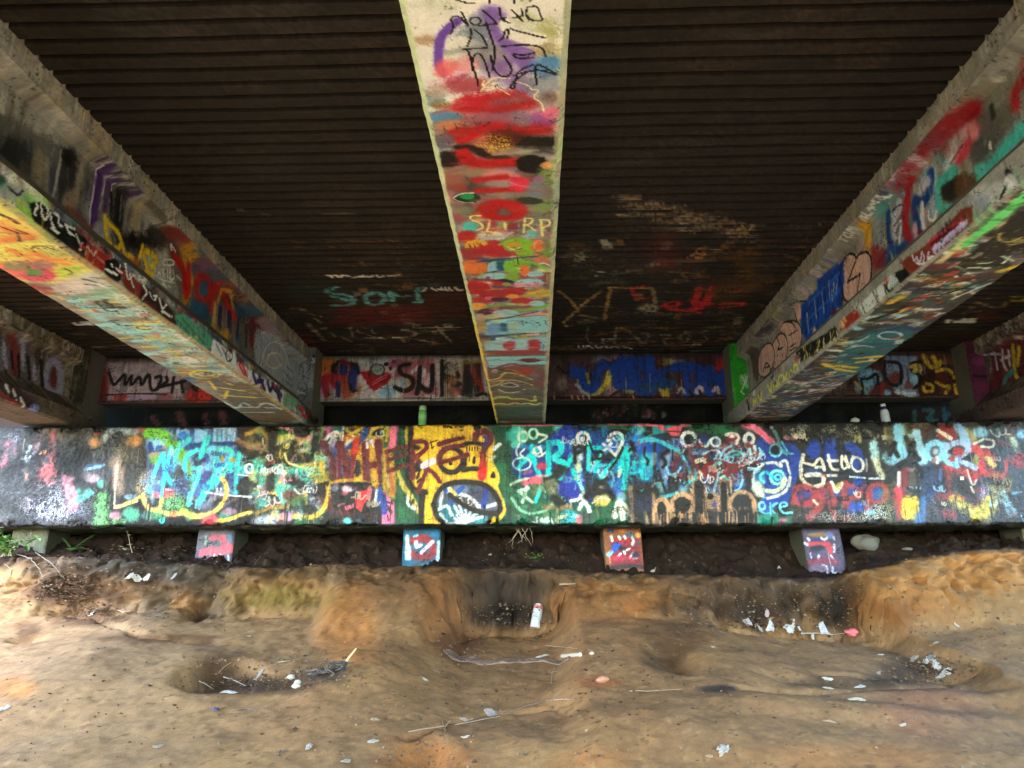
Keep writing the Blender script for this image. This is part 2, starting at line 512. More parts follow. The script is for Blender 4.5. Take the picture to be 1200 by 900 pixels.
# ------------------------------------------------------------------ graffiti on the pile cap
capu = np.arange(-5.55, 5.75, .006)
capv = np.linspace(CAPZ0, CAPZ1, 150)
cap = Canvas(capu, capv, (50, 47, 46), 3)
cap.face_y('f', CAPY)
cap.dk = .36; cap.gain = 1.14
cap.underlay(260, [(70, 62, 58), (38, 36, 36), (84, 76, 72), (60, 50, 44), (96, 88, 84)], (.06, .35), .6)
cap.underlay(120, [(96, 60, 58), (50, 66, 96), (70, 96, 84), (128, 108, 80), (120, 112, 118)], (.04, .2), .45)
cap.drips(120, [(30, 29, 28), (130, 124, 120), (88, 80, 74)], (.1, .6), (.008, .03), .4)
K = 6.925
# -- far left: burnt dark end with a frosted patch
Z(cap, 0, 490, K, 'f')
B(80, 150, 60, 50, 'grey', .8, 30, 30, .55); B(130, 160, 40, 60, 'lav', .5, 25, 20, .5)
S('60,200 45,290 25,370', 48, (168, 50, 68), .8, .7); B(100, 265, 40, 70, (150, 92, 108), .6, 30)
S('245,235 225,290 205,350|310,215 290,280 215,340|180,330 230,350', 22, (176, 196, 206), .75, .6, .8, .4)
S('430,120 432,230', 36, (128, 40, 36), .8, .7); S('385,330 380,400 395,480', 84, (190, 58, 54), .85, .7, .9, .4)
S('200,420 212,500', 34, (150, 106, 78), .7, .6); S('300,200 290,260', 30, (110, 50, 46), .6, .7)
B(400, 680, 260, 190, (176, 178, 194), .7, 90, 40, .45); B(220, 620, 150, 130, (128, 84, 92), .4, 60, 30, .5)
B(90, 560, 140, 120, (80, 92, 96), .5, 60, 30, .6); B(420, 760, 240, 110, (190, 192, 206), .7, 60, 40, .4)
B(640, 700, 130, 110, (150, 152, 166), .6, 60, 30, .5)
S('540,505 575,600 600,700', 70, (226, 122, 146), 1, .2, .3); S('560,500 590,490', 30, (222, 150, 160), .9)
S('735,605 640,660', 50, (112, 212, 208), .95, .35); B(660, 590, 60, 60, (60, 96, 84), .6, 30)
B(800, 180, 160, 70, (116, 104, 92), .7, 40, 20, .6); B(770, 200, 50, 48, (186, 130, 60), .9); B(1090, 190, 50, 45, (190, 138, 56), .9)
B(960, 105, 110, 40, (176, 198, 216), .85, 30, 20, .7); B(860, 170, 30, 50, (184, 204, 210), .7); B(900, 280, 90, 60, (96, 116, 80), .7)
B(1040, 290, 90, 120, (104, 96, 72), .7, 50)
S('960,135 880,220 780,300', 56, (20, 24, 24), 1, .35); S('770,300 850,290 930,300', 56, (20, 24, 24), 1, .4)
B(790, 440, 110, 110, (66, 56, 72), .9, 40); B(760, 395, 70, 24, (66, 98, 176), .9); S('690,420 760,400 840,380', 22, 'lb', .8, .6)
B(750, 490, 60, 34, (212, 178, 190), .9); B(830, 530, 44, 36, (116, 204, 182), .9); B(700, 460, 30, 24, (190, 172, 190), .8)
S('885,340 870,460 855,600', 44, (48, 58, 40), .8, .5); B(960, 440, 70, 160, (176, 150, 128), .85, 40, 30, .8); S('950,360 935,560', 24, (206, 186, 170), .7, .5)
S('935,520 927,730', 12, 'cream', .8); B(1060, 480, 50, 140, (54, 52, 46), .8, 30)
S('820,670 815,790 820,860', 88, (128, 214, 108), .85, .8, .9, .5); B(640, 590, 22, 22, (90, 190, 160), .7)
S('940,725 1010,700 1108,672', 24, (230, 206, 130), .9); B(930, 790, 46, 30, (220, 150, 172), .8); B(1060, 770, 62, 46, (76, 156, 124), .8)
B(960, 840, 60, 30, (150, 214, 130), .7, dens=.6); B(1060, 640, 50, 20, 'lb', .7); B(90, 790, 90, 50, (70, 84, 60), .6, 30, 20, .6)
# -- turquoise piece
Z(cap, 150, 490, K, 'f')
P('150,90 900,90 900,620 760,640 500,640 150,600', (62, 88, 160), .92, 14, 6)
B(90, 420, 90, 220, (74, 70, 62), .7, 50, 30, .7); B(160, 540, 90, 110, (202, 190, 170), .75, 40, 30, .65); B(60, 180, 60, 46, (182, 132, 62), .9); S('90,80 130,100', 34, (190, 90, 90), .7, .6)
UL(46, ['lb', (60, 84, 160), (96, 150, 206), (176, 206, 232), (70, 66, 140), (90, 180, 200), 'nav'], 180, 110, 880, 420, (30, 90), .8)
UL(40, [(60, 70, 130), (120, 110, 140), 'teal', (150, 160, 190), (90, 170, 150), (190, 170, 180), 'blk'], 150, 420, 900, 830, (30, 80), .75, 14, ['wht', 'cy', 'lb', 'blk'])
B(40, 110, 60, 30, (168, 184, 190), .7)
B(230, 200, 90, 90, 'lb', .85); B(330, 150, 70, 60, (176, 206, 232), .8); B(440, 120, 62, 46, (170, 202, 240), .95, 12); B(450, 140, 44, 36, (52, 128, 214), .9)
P('535,85 655,85 655,215 535,200', (150, 196, 236), .95, 8, 6); P('690,80 880,80 880,190 690,195', (176, 208, 240), .95, 8, 6)
S('720,95 720,180|760,95 762,185|800,180 815,120 840,180', 14, (96, 140, 190), .7)
B(700, 230, 60, 40, 'lb', .7); B(640, 450, 60, 90, (74, 66, 150), .8); B(560, 340, 50, 60, (34, 38, 60), .8); B(420, 430, 40, 50, (70, 56, 50), .7)
S('440,250 600,215', 34, (30, 62, 124), .9); S('680,210 890,205', 26, (32, 64, 128), .9); B(180, 235, 26, 46, (34, 50, 130), .9)
S('170,120 260,125 330,180 400,250 440,310', 66, (126, 196, 46), 1, .35, .4)
for k in range(34):
    t = random.random(); S([(170 + 240 * t + random.uniform(-20, 20), 130 + 120 * t * t + random.uniform(-26, 26))], 9, 'dgrn', .8)
S('450,310 490,400 505,580', 44, (122, 160, 60), .85, .5); B(215, 330, 40, 46, (134, 190, 70), .8)
S('190,300 260,270 300,245', 36, (152, 140, 112), .9)
CY = (92, 216, 218)
S('280,290 245,370 205,465', 30, CY, 1, .25); S('285,290 300,430 320,470 358,550', 32, CY, 1, .25); S('352,245 310,400 285,520 268,640', 30, CY, 1, .3)
S('200,480 200,680|250,520 200,640', 26, (166, 206, 226), .6, .6)
S('500,170 420,230 385,300 380,370', 36, (104, 200, 214), .95, .3)
S('560,260 480,300 455,380 465,460 500,505 550,480 575,420', 30, CY, 1, .25); S('520,410 590,400', 26, CY, .95); S('580,450 530,560 485,700', 36, CY, 1, .25)
S('650,160 620,230 590,310', 34, CY, .95); S('600,280 690,250', 28, CY, .9); S('690,250 690,360 650,400', 46, (120, 196, 226), .9)
S('745,260 720,420', 42, CY, 1); S('745,255 830,250 860,330 760,410', 40, (98, 206, 206), 1); S('700,480 640,580 575,690', 46, CY, 1, .25); S('850,390 760,470 690,560', 34, CY, .95)
S('900,290 880,430 868,600', 34, CY, .95); S('840,430 960,395', 26, CY, .95); S('1040,350 1020,500 990,640', 36, (110, 200, 190), .9); B(930, 420, 40, 60, (104, 186, 200), .6)
B(760, 330, 22, 30, (176, 150, 60), .9); B(850, 340, 22, 26, (190, 140, 80), .9); S('770,410 800,380', 12, 'wht', .8)
B(1000, 560, 70, 90, (44, 40, 44), .75, 36); RG(985, 410, 32, 36, 15, 'wht')
S('630,602 800,625 1000,640', 11, 'wht', .9); S('880,458 1000,470', 9, 'wht', .85); S('560,470 500,680', 8, 'wht', .5)
P('290,570 405,580 390,640 290,645', (214, 84, 96), .95, 6, 6); S('310,580 425,582', 15, (240, 200, 210), .9); B(230, 620, 30, 24, 'pink', .9); B(230, 570, 34, 30, (96, 110, 180), .7)
B(440, 560, 70, 70, (56, 64, 120), .7); B(640, 720, 90, 50, (104, 108, 140), .6, 40, 20, .7)
YL = (226, 192, 96)
S('-20,695 60,665 115,622', 28, YL, .95, .3); S('120,640 150,720 215,755 260,730 275,660', 32, YL, .95, .3); S('230,740 330,785 440,768', 34, (228, 176, 92), .95); B(375, 775, 40, 22, 'org', .8)
S('440,745 490,790 600,800 700,765 775,690 805,600 790,520 765,485', 32, YL, 1, .25); S('720,832 830,822 930,775 1108,748', 26, (222, 190, 80), .95)
B(660, 825, 66, 40, (216, 92, 104), .9, 20, 12, rot=-.4); B(820, 760, 60, 26, (204, 150, 176), .6); B(370, 690, 80, 60, (136, 208, 130), .75, 40, 30, .6); B(210, 800, 90, 50, (120, 190, 110), .7, 40, 30, .6)
B(40, 790, 60, 60, (88, 168, 134), .8, 30, 20, .75); S('440,740 520,790', 40, (158, 200, 60), .8, .5)
P('900,60 1120,60 1120,310 960,300 880,200', (74, 56, 44), .9, 30, 20); S('890,185 990,230 1095,255', 34, (150, 112, 80), .8, .6); S('960,130 1050,98', 26, (206, 176, 60), .9)
S('900,560 990,500 1075,455', 44, (30, 28, 28), .85, .5); B(1080, 570, 30, 50, (170, 84, 96), .7); B(1080, 690, 50, 40, (90, 110, 130), .6)
# -- dark green tangle and the red W H
Z(cap, 300, 490, K, 'f')
P('-20,60 560,60 560,870 -20,870', (54, 52, 42), .75, 30, 20)
UL(60, ['olv', (110, 120, 60), (40, 36, 34), 'tan', (104, 206, 192), (150, 150, 90), (70, 96, 76), (190, 180, 120)], 0, 70, 540, 500, (30, 80), .8, 10, ['cream', 'blk', 'yel', 'tq'])
UL(40, [(104, 206, 192), (150, 84, 100), (60, 56, 70), (120, 130, 150), 'olv', (190, 180, 200)], 0, 420, 540, 860, (30, 80), .75, 12, ['wht', 'tq', 'blk', 'ly'])
S('0,100 60,110 100,170 105,270', 28, (176, 150, 60), .8, .5); B(20, 230, 60, 30, 'tan', .7)
B(240, 110, 60, 36, (52, 120, 66), .9); S('200,170 250,150 320,145', 46, (206, 206, 96), .9, .4); S('180,210 250,170|250,220 300,170', 20, 'cream', .7, .5)
S('150,66 230,68 280,105 320,125', 24, (218, 140, 156), .95); S('340,165 400,160 450,145', 20, (214, 140, 150), .9); B(370, 120, 70, 34, (30, 26, 24), .9); S('330,210 400,190 455,165', 26, (210, 196, 180), .9, .5)
S('350,270 410,260 465,235', 28, (214, 214, 204), .9, .4); S('310,300 400,300', 60, (110, 104, 60), .5, .7); S('490,170 480,260 440,340', 60, (24, 22, 22), .95, .4); S('310,200 300,310', 50, (26, 24, 22), .8, .6)
TQ = (104, 206, 192)
for x, y, rx, ry in ((20, 390, 60, 70), (70, 520, 50, 60), (190, 440, 50, 60), (340, 410, 50, 46), (240, 560, 70, 50), (390, 560, 60, 70), (60, 680, 40, 40), (160, 520, 40, 30)): B(x, y, rx, ry, TQ, .8, None, None, None, .5)
S('235,290 250,360 320,385 440,410 480,370', 14, (230, 220, 150), .9); S('150,480 160,560 230,690', 26, TQ, .9, .35); S('440,430 500,470 490,540 430,600 350,620 315,580', 15, (206, 216, 226), .95)
S('150,420 200,370 215,400|210,440 230,500|330,420 325,490', 16, (226, 214, 220), .8); B(205, 500, 24, 40, (214, 140, 160), .8); S('420,470 440,440 480,360', 18, 'wht', .85); S('420,540 450,545', 26, 'wht', .9); S('425,535 448,535', 8, 'nav')
B(270, 630, 60, 50, (124, 62, 60), .85); B(290, 500, 44, 40, (60, 32, 44), .85); B(360, 545, 40, 40, (46, 44, 48), .8); B(60, 590, 40, 50, (150, 90, 100), .6); B(470, 610, 56, 80, (76, 88, 122), .85); B(520, 620, 40, 80, (84, 42, 48), .8)
S('135,90 125,300 115,560', 62, (46, 38, 32), .9, .45); S('110,280 60,300', 50, (40, 34, 30), .7, .6)
B(520, 420, 60, 130, (224, 186, 60), .85, 30, 24, None, .4); B(420, 390, 60, 24, (220, 196, 90), .8)
S('560,330 520,400 570,500 592,570 580,670 530,770 440,815 320,795', 32, (218, 182, 44), 1, .25); S('0,775 120,715 250,725 320,655 400,620', 26, (170, 140, 56), .85, .45); S('402,600 402,700', 26, (222, 186, 50), .95)
B(520, 590, 46, 60, (40, 32, 34), .7); S('600,430 560,480 600,520', 30, (232, 200, 60), .9)
B(420, 740, 80, 30, (26, 24, 26), .95); P('240,640 420,620 420,710 280,720', (62, 108, 74), .6, 20)
B(90, 830, 120, 40, (186, 190, 206), .85, 24, 16, .8); B(230, 810, 74, 46, (214, 156, 188), .95, 16); B(220, 850, 60, 24, (70, 60, 66), .8); B(370, 850, 60, 40, (52, 118, 60), .9); S('415,770 420,860|470,800 475,860', 14, (180, 196, 140), .6)
P('560,60 1110,60 1110,540 560,540', (74, 70, 52), .5, 30); B(670, 80, 60, 36, (48, 116, 66), .9)
UL(30, ['yel', (50, 110, 66), (70, 90, 160), 'blk', (220, 190, 90)], 560, 60, 1100, 540, (30, 70), .7, 8, ['wht', 'yel', 'mb'])
P('700,140 1080,150 1080,540 860,520 720,510', (228, 184, 44), .92, 20, 20); B(900, 500, 120, 20, (206, 176, 70), .9); B(820, 410, 30, 60, (36, 38, 50), .9); B(1000, 120, 50, 40, (40, 44, 34), .9); B(830, 110, 60, 34, (60, 46, 40), .8)
S('720,80 770,130 840,140|870,70 800,120 735,150|920,140 940,95 1000,70 1080,65 1055,140 1030,185 920,150', 22, (220, 190, 60), .95); S('960,180 980,300 1000,330', 26, (226, 190, 60), .7)
S('900,80 870,170 800,215 715,240', 40, (40, 82, 164), .95); S('790,150 720,230|600,200 640,120', 22, 'wht', .85, .5); S('555,190 590,135 690,105 690,190', 24, (224, 230, 240), .95, .3); S('705,70 700,150', 18, 'wht', .9)
S('865,205 900,180 950,190 960,225', 20, 'wht', 1); S('575,110 600,80', 40, 'hpink', .7, .5); S('640,180 600,250', 30, 'lav', .8)
P('600,240 700,230 760,330 760,470 640,440', (70, 82, 150), .85, 12); S('660,330 665,420', 20, 'lav', .6); S('690,360 710,470', 20, (110, 90, 150), .6)
MR = (114, 38, 48)
S('545,205 590,320 640,440 650,520', 50, MR, 1, .2); S('655,500 665,370 690,220', 44, MR, .95, .25); S('680,210 720,350 755,525', 50, MR, 1, .2); S('765,520 780,360 812,200', 46, (132, 36, 40), 1, .2); S('800,270 822,175', 44, (212, 72, 40), .95, .3)
S('885,215 890,380 905,580', 54, MR, 1, .2); S('995,200 1010,380 1022,545', 52, MR, 1, .2); S('885,390 1010,370', 46, MR, 1, .2); S('900,200 905,240', 18, 'wht', .9)
S('545,200 550,260 600,420|730,230 760,330', 10, (60, 70, 140), .7)
for x in (600, 650, 700, 760, 905, 1015): S([(x + random.uniform(-10, 10), 300 + random.uniform(-60, 60)), (x + 12, 470)], 6, (96, 100, 160), .6)
P('610,540 1010,560 1010,860 540,860 590,700', (34, 32, 34), .9, 16, 10); S('620,520 740,500 860,510 1000,560 1100,620', 24, (206, 176, 60), .85); B(830, 535, 110, 18, (24, 22, 22), .9)
B(740, 580, 50, 30, (220, 196, 216), .95); B(640, 570, 36, 30, (150, 156, 190), .8); B(720, 610, 30, 16, (196, 90, 110), .8); P('800,660 850,590 930,570 925,650 880,690 850,755 815,730', (216, 48, 52), 1, 5, 5); S('925,570 915,650', 34, (226, 140, 156), .9); S('985,585 965,670', 24, 'wht', .9)
S('1020,570 1015,690', 50, (44, 84, 170), .95); S('880,720 905,680', 26, 'blk', .9); B(700, 760, 100, 44, (122, 42, 46), .75, 30, 20, .8); B(610, 700, 30, 70, (140, 52, 48), .6); B(740, 832, 38, 26, (120, 208, 212), .95); B(640, 830, 60, 20, (120, 120, 124), .6, dens=.5)
# -- the yellow face
Z(cap, 450, 490, K, 'f')
P('-10,30 1108,30 1108,880 -10,880', (34, 96, 66), .96, 16, 10)
for k in range(16): B(random.uniform(850, 1100), random.uniform(100, 840), random.uniform(30, 90), random.uniform(30, 80), random.choice([(24, 70, 52), (52, 122, 86), (30, 84, 70), (58, 92, 84)]), .5)
P('-10,250 40,240 100,480 90,660 0,620', (222, 170, 52), .85, 14, 14); S('45,460 70,600', 44, (170, 96, 60), .7, .5)
S('90,40 78,140 60,250', 56, (226, 126, 152), 1, .2); S('0,110 40,60 20,180', 22, (214, 186, 60), .9)
S('185,60 180,150 190,240', 24, (216, 186, 60), .9); S('110,430 160,560 220,640 280,760', 30, (214, 190, 80), .9, .35); S('30,300 20,420 40,560', 20, (206, 206, 140), .7)
P('-10,600 50,650 88,690 90,862 -20,862', (228, 122, 164), 1, 5, 4); S('-30,600 5,640 5,760', 36, (52, 80, 170), .9)
S('30,790 35,830|25,750 40,720 45,760|60,670 70,700|30,680 55,690|50,740 70,760 55,780|20,710 40,720', 10, (60, 24, 40), .9)
B(150, 780, 60, 70, (44, 110, 70), .8); S('190,640 185,690 220,725 265,735', 18, 'wht', .85); B(235, 680, 20, 26, 'blk', .9)
P('235,32 480,24 720,30 770,100 870,110 885,200 850,330 925,440 915,560 970,680 985,780 930,825 850,862 320,862 310,600 250,600 195,470 205,200', (248, 200, 18), 1, 5, 5)
S('780,62 870,125 885,210 860,330 900,420 930,500 900,560 970,680 975,780 925,820', 28, (228, 196, 60), 1, .3)
B(885, 465, 30, 34, 'blk', 1, 8)
BK = (40, 30, 28)
S('220,50 215,190 195,390 205,510 240,590 335,600', 36, BK, 1, .2, .4); S('315,600 305,720 300,860', 36, BK, 1, .2); S('735,35 770,95', 46, BK, 1, .25); S('270,520 310,480 290,560', 14, BK, .9)
RG(545, 340, 96, 100, 34, (60, 42, 44), 1, .2); S('640,215 720,195 800,215', 30, BK, 1, .25); S('640,425 700,410 780,412', 28, BK, 1, .25); S('655,330 650,380', 30, BK, .9); B(730, 345, 17, 38, BK, 1, 4); B(540, 370, 14, 14, BK, 1, 4)
for x in range(670, 780, 22): S([(x, 235), (x + 3, 265)], 8, BK, .9)
S('215,490 250,430 300,410 260,500 280,470', 16, BK, .8)
S('180,228 100,250 20,275|185,285 110,310 38,340|190,380 110,405 35,432', 31, MR, 1, .2); S('25,270 30,430', 24, (128, 60, 40), .7, .5)
S('235,190 225,330 232,480', 42, MR, 1, .2); S('225,200 300,185 350,200 345,250 265,310', 32, MR, 1, .2); S('255,320 330,400 400,440 452,515', 30, MR, 1, .2); S('350,410 310,510 275,600', 31, MR, 1, .2); B(270, 240, 30, 20, (30, 24, 24), .9); B(280, 390, 30, 40, (24, 24, 28), .9, 6)
S('640,160 560,175 448,212|640,222 550,230 470,260 440,340|675,295 570,330 455,362', 32, MR, 1, .2)
S('735,175 750,125 810,100 860,130 865,190 815,240 800,300', 44, (108, 42, 56), 1, .2); S('815,150 840,170 815,220', 22, (60, 66, 150), .8); S('800,280 806,380 792,420', 40, MR, 1, .2); S('805,370 795,475', 48, (196, 36, 28), 1, .25); S('800,300 808,350', 20, (206, 60, 40), .8)
S('310,390 400,345', 42, (236, 218, 240), 1, .15); T('SOME KIND', 478, 80, 650, 78, 0, -16, 7, BK, .9); T('OF', 615, 105, 650, 105, 0, -12, 6, BK, .7); S('380,180 390,250|370,200 430,180|395,240 405,230', 9, BK, .8)
P('415,680 450,580 540,520 700,525 830,545 910,630 950,730 890,790 850,862 480,862 430,790', (88, 98, 122), 1, 6, 6)
B(760, 640, 120, 60, (76, 76, 100), .8); B(620, 580, 60, 40, (150, 168, 206), .7)
B(530, 770, 100, 80, (46, 118, 136), .95, 14); B(780, 810, 60, 50, (88, 168, 186), .9); P('440,720 500,700 800,790 830,862 500,862', (60, 136, 150), .5, 20)
S('655,845 560,700|655,845 610,700|655,845 665,720|655,845 720,730|655,845 800,800|655,845 590,790|655,845 530,860|655,845 760,770', 20, (224, 238, 246), 1, .25)
S('445,740 520,700 540,780 600,840', 24, (228, 240, 246), .95); S('470,600 460,710|520,560 540,640', 26, 'wht', .9, .4); S('600,615 680,630 740,680 760,720 820,720 910,700', 24, (230, 236, 246), 1, .25); S('620,650 650,700|680,660 690,710|720,690 700,720', 14, 'cream', .9)
S('830,575 810,715', 34, (52, 74, 170), 1, .2); S('490,540 500,590|640,560 590,610|545,660 550,700', 30, (52, 92, 180), .9); S('460,780 500,840', 24, 'wht', .8)
S('400,710 430,600 520,525 690,515 830,540 910,620 950,720 930,775 820,775 690,735 610,680 535,625', 34, BK, 1, .18, .3); S('405,700 420,790 480,850', 36, BK, 1, .2); S('860,790 850,860|920,790 920,840', 24, BK, .9); S('540,575 580,620', 20, 'ly', .9)
S('895,250 935,215', 26, 'wht', 1); S('860,330 900,310', 24, 'cream', .8)
# -- turquoise letters over navy blobs
Z(cap, 600, 490, K, 'f')
P('-10,30 1108,30 1108,880 -10,880', (36, 102, 70), .96, 16, 10)
for k in range(22): B(random.uniform(0, 1100), random.uniform(60, 860), random.uniform(30, 90), random.uniform(30, 70), random.choice([(26, 76, 54), (58, 124, 88), (30, 88, 72)]), .5)
S('-100,42 200,48 400,44', 26, (234, 132, 152), 1, .2); S('560,46 800,44 1120,46', 20, (232, 128, 146), 1, .25)
B(30, 140, 90, 70, (90, 196, 190), .9); B(380, 85, 50, 28, (70, 190, 190), .9)
UL(24, ['grn', (70, 150, 110), (40, 80, 60), 'teal'], 0, 560, 500, 850, (30, 70), .6, 8, ['cream', 'wht', 'tq'])
P('300,150 370,85 500,52 600,95 760,95 930,90 1010,130 1080,100 1120,110 1120,470 960,480 900,620 760,600 640,680 420,640 380,560 330,400 290,300', (22, 24, 34), .97, 10, 10)
B(450, 200, 140, 130, (36, 60, 172), 1, 12); B(310, 300, 50, 120, (30, 50, 140), .9); B(490, 560, 110, 110, (38, 64, 178), 1, 12); B(620, 590, 50, 80, (36, 60, 170), .95); B(770, 210, 120, 80, (34, 80, 180), .95); B(840, 560, 56, 80, (38, 66, 178), 1, 10)
B(1040, 190, 90, 70, (36, 90, 196), 1, 12); B(900, 330, 60, 80, (36, 70, 160), .8); B(690, 420, 70, 60, (40, 60, 150), .9); B(1000, 420, 80, 50, (40, 66, 140), .7); S('1000,220 1108,160', 18, 'cy', .8); S('640,160 740,140 800,170', 26, (74, 170, 220), .8, .5)
UL(46, ['blu', (50, 90, 190), (40, 130, 200), (60, 190, 220), 'nav', (30, 50, 130)], 400, 90, 1108, 560, (30, 90), .75, 10, ['cy', 'lb', 'wht'])
P('0,210 240,200 280,300 270,450 60,500 0,440', (40, 66, 156), .85, 12); B(150, 460, 50, 46, (36, 56, 170), .9)
CYB = (62, 216, 226)
S('70,225 160,240 250,235', 32, (60, 140, 200), .9); S('205,250 120,330 50,400', 34, CYB, 1, .2); S('165,230 175,340 225,470 245,540 190,680', 36, CYB, 1, .25, w1=22); S('70,300 60,480', 16, CYB, .8)
S('20,90 70,100 90,180 20,220', 44, (120, 214, 204), .85, .5)
S('300,200 295,330 298,460', 40, CYB, 1, .2); S('300,205 400,195 405,280 320,325 450,375', 40, CYB, 1, .2); S('495,310 440,390 388,490', 30, CYB, 1, .25); S('490,420 540,520 580,580', 30, CYB, .95, .3)
S('630,185 622,300 620,420', 28, CYB, 1, .25); S('660,240 720,240 740,290 690,360 680,430', 34, CYB, 1, .25); S('700,370 660,390 625,450', 20, (150, 206, 240), .9); S('840,330 790,400 728,475', 34, CYB, 1, .25); S('700,380 760,380', 24, CYB, .9)
S('905,250 880,360 890,420', 44, CYB, 1, .2); S('930,260 925,400 910,560', 46, CYB, 1, .2); B(880, 390, 60, 50, CYB, .9); S('800,430 830,480 810,550', 20, (130, 206, 240), .9); S('1020,290 1060,360 1108,420', 40, CYB, 1, .2); S('1060,430 1050,500 1090,512', 24, CYB, .9); S('960,450 1050,430', 20, CYB, .8); B(1080, 300, 40, 40, CYB, .8); S('990,360 1000,440', 30, CYB, .8)
WH = (228, 240, 240)
RG(575, 165, 46, 50, 22, WH); B(570, 170, 22, 22, 'wht', .9, 4); S('540,210 560,330', 30, WH, .8, .5); S('780,180 800,130 860,115 900,150 890,220 840,300', 24, WH, 1, .25); S('820,160 845,190 875,165 850,150', 14, 'wht', .9); S('740,210 800,265|805,205 745,265|790,250 830,300', 18, 'wht', 1, .2)
RG(172, 128, 34, 40, 16, (180, 236, 220)); RG(90, 150, 36, 40, 16, (200, 240, 210)); S('210,130 305,145 220,195', 16, WH, .9); S('60,210 30,260 50,330|100,250 60,290 90,310', 14, WH, .9); RG(205, 262, 28, 26, 15, WH); S('170,280 220,320 270,280|230,230 245,300', 14, WH, .85); RG(80, 370, 72, 52, 14, (196, 226, 240), .9)
B(240, 390, 40, 30, (220, 60, 110), .9); S('105,520 160,500 225,510', 52, (222, 110, 130), 1, .25); S('200,470 290,470', 16, (230, 180, 200), .8); S('100,450 150,430', 30, (180, 110, 140), .7)
S('-10,540 60,500 130,490', 20, (206, 224, 206), .85); S('120,560 105,630 85,680|50,590 110,640 165,680|130,570 60,590', 22, (220, 234, 224), .9, .25); S('0,650 50,740 150,780 260,760 340,690 345,610 320,570', 20, (166, 212, 186), .85, .35); S('270,600 250,560', 14, (180, 210, 180), .8)
B(330, 560, 40, 80, (150, 130, 110), .7, 20, 20, .8); S('340,650 390,690 410,710', 50, (26, 24, 22), .95, .4); S('270,500 340,470', 24, (36, 36, 36), .8); B(440, 730, 50, 30, 'tan', .9); B(300, 720, 60, 24, (150, 120, 80), .8); S('370,740 360,840', 20, 'tan', .7, .6)
B(460, 800, 76, 50, (70, 180, 192), 1, 12); B(545, 820, 26, 40, (228, 120, 140), 1, 8); B(600, 800, 70, 50, (90, 92, 96), .7, 20, 10, .8); S('680,710 700,800', 12, 'tan', .6)
S('540,440 545,520 570,580', 26, (170, 222, 240), .95); S('470,670 540,665 560,620 600,595', 24, WH, 1, .25); S('545,740 570,680 610,700 630,755', 28, WH, 1, .25); S('570,650 600,690', 26, 'wht', .95); B(735, 665, 72, 42, (206, 190, 96), 1, 8); S('650,690 720,640 790,660', 12, WH, .8); B(735, 560, 40, 16, (150, 140, 130), .8)
B(880, 640, 50, 40, (150, 190, 222), .8); S('830,800 845,740 870,690|900,815 890,740 880,690|955,775 920,720 880,690', 40, (236, 240, 220), 1, .25); S('855,770 860,720|930,760 900,720', 12, 'olv', .8); S('520,300 540,420', 40, (210, 226, 210), .7, .5); B(540, 400, 24, 30, (214, 226, 180), .9); S('880,400 870,470', 26, (226, 240, 210), .8)
BL = (20, 22, 24)
S('508,190 510,280 512,360|510,225 600,240 525,285', 26, BL, 1, .2); S('630,200 650,270 700,280', 14, BL, .9); RG(712, 300, 30, 30, 20, BL); S('745,280 750,330|770,330 790,280 830,325', 18, BL, 1); S('900,240 860,330 790,420', 18, BL, 1); S('960,190 990,250 1020,330', 26, BL, 1); S('950,270 985,200', 14, BL, .9); S('370,470 430,410', 40, BL, .8, .5); S('615,460 620,560 600,640', 40, BL, .8, .5); S('690,520 640,620', 40, BL, .8, .5); S('770,560 820,640', 40, BL, .8, .5)
for k in range(60): S([(random.uniform(20, 480), random.uniform(846, 868))], random.uniform(6, 14), BL, .8)
S('1010,560 1010,860', 110, (28, 28, 32), .9, .4); S('960,560 970,680', 34, 'peach', .7, .5); S('975,650 985,850', 26, (176, 144, 112), .9, .5)
# -- peach outlines, dark red letters, pale creature
Z(cap, 750, 490, K, 'f')
P('60,60 1120,60 1120,880 60,880', (52, 52, 58), .9, 30, 16)
B(150, 380, 160, 240, (30, 70, 150), .85); B(60, 240, 110, 90, (30, 96, 196), .95, 20); B(60, 380, 70, 110, CYB, .75); B(150, 560, 60, 60, (140, 206, 204), .8); B(350, 560, 40, 60, (150, 204, 204), .8)
B(600, 290, 90, 60, (54, 72, 150), .9); B(590, 520, 60, 80, (52, 92, 176), .9); B(810, 520, 50, 80, (44, 80, 166), .9); B(470, 280, 70, 50, (50, 66, 140), .8); B(210, 400, 60, 120, (140, 170, 220), .8); B(1010, 260, 80, 90, (44, 84, 180), .95, 20); B(880, 480, 60, 120, (44, 54, 84), .8)
S('120,200 115,560', 22, BL, .8); P('100,60 340,60 300,100 100,140', (70, 180, 190), .9, 10)
UL(60, ['blu', 'dred', (60, 80, 120), (90, 150, 190), 'char', (110, 40, 46), (170, 200, 214), 'nav'], 180, 200, 900, 600, (26, 70), .8, 20, ['lb', 'wht', 'dred', 'blk', 'cream'])
P('-20,40 180,44 215,90 180,110 140,70 -20,64', (232, 120, 136), 1, 6); P('205,95 270,62 345,68 320,150 255,145', (234, 104, 122), 1, 6); S('215,105 330,112', 8, (90, 40, 60), .9); S('340,60 420,55', 20, (226, 120, 140), .8)
P('380,60 830,60 800,135 580,130 400,100', (42, 104, 66), .9, 14, 14); B(660, 100, 60, 40, (40, 120, 70), .9); B(880, 80, 60, 40, (90, 130, 130), .6)
S('850,50 930,80 1010,140 1090,210', 44, (230, 120, 148), 1, .2); S('900,70 1050,190', 8, (250, 200, 210), .5)
S('0,185 100,165 210,210 300,265 360,330 392,420 390,520', 28, (92, 206, 234), 1, .25)
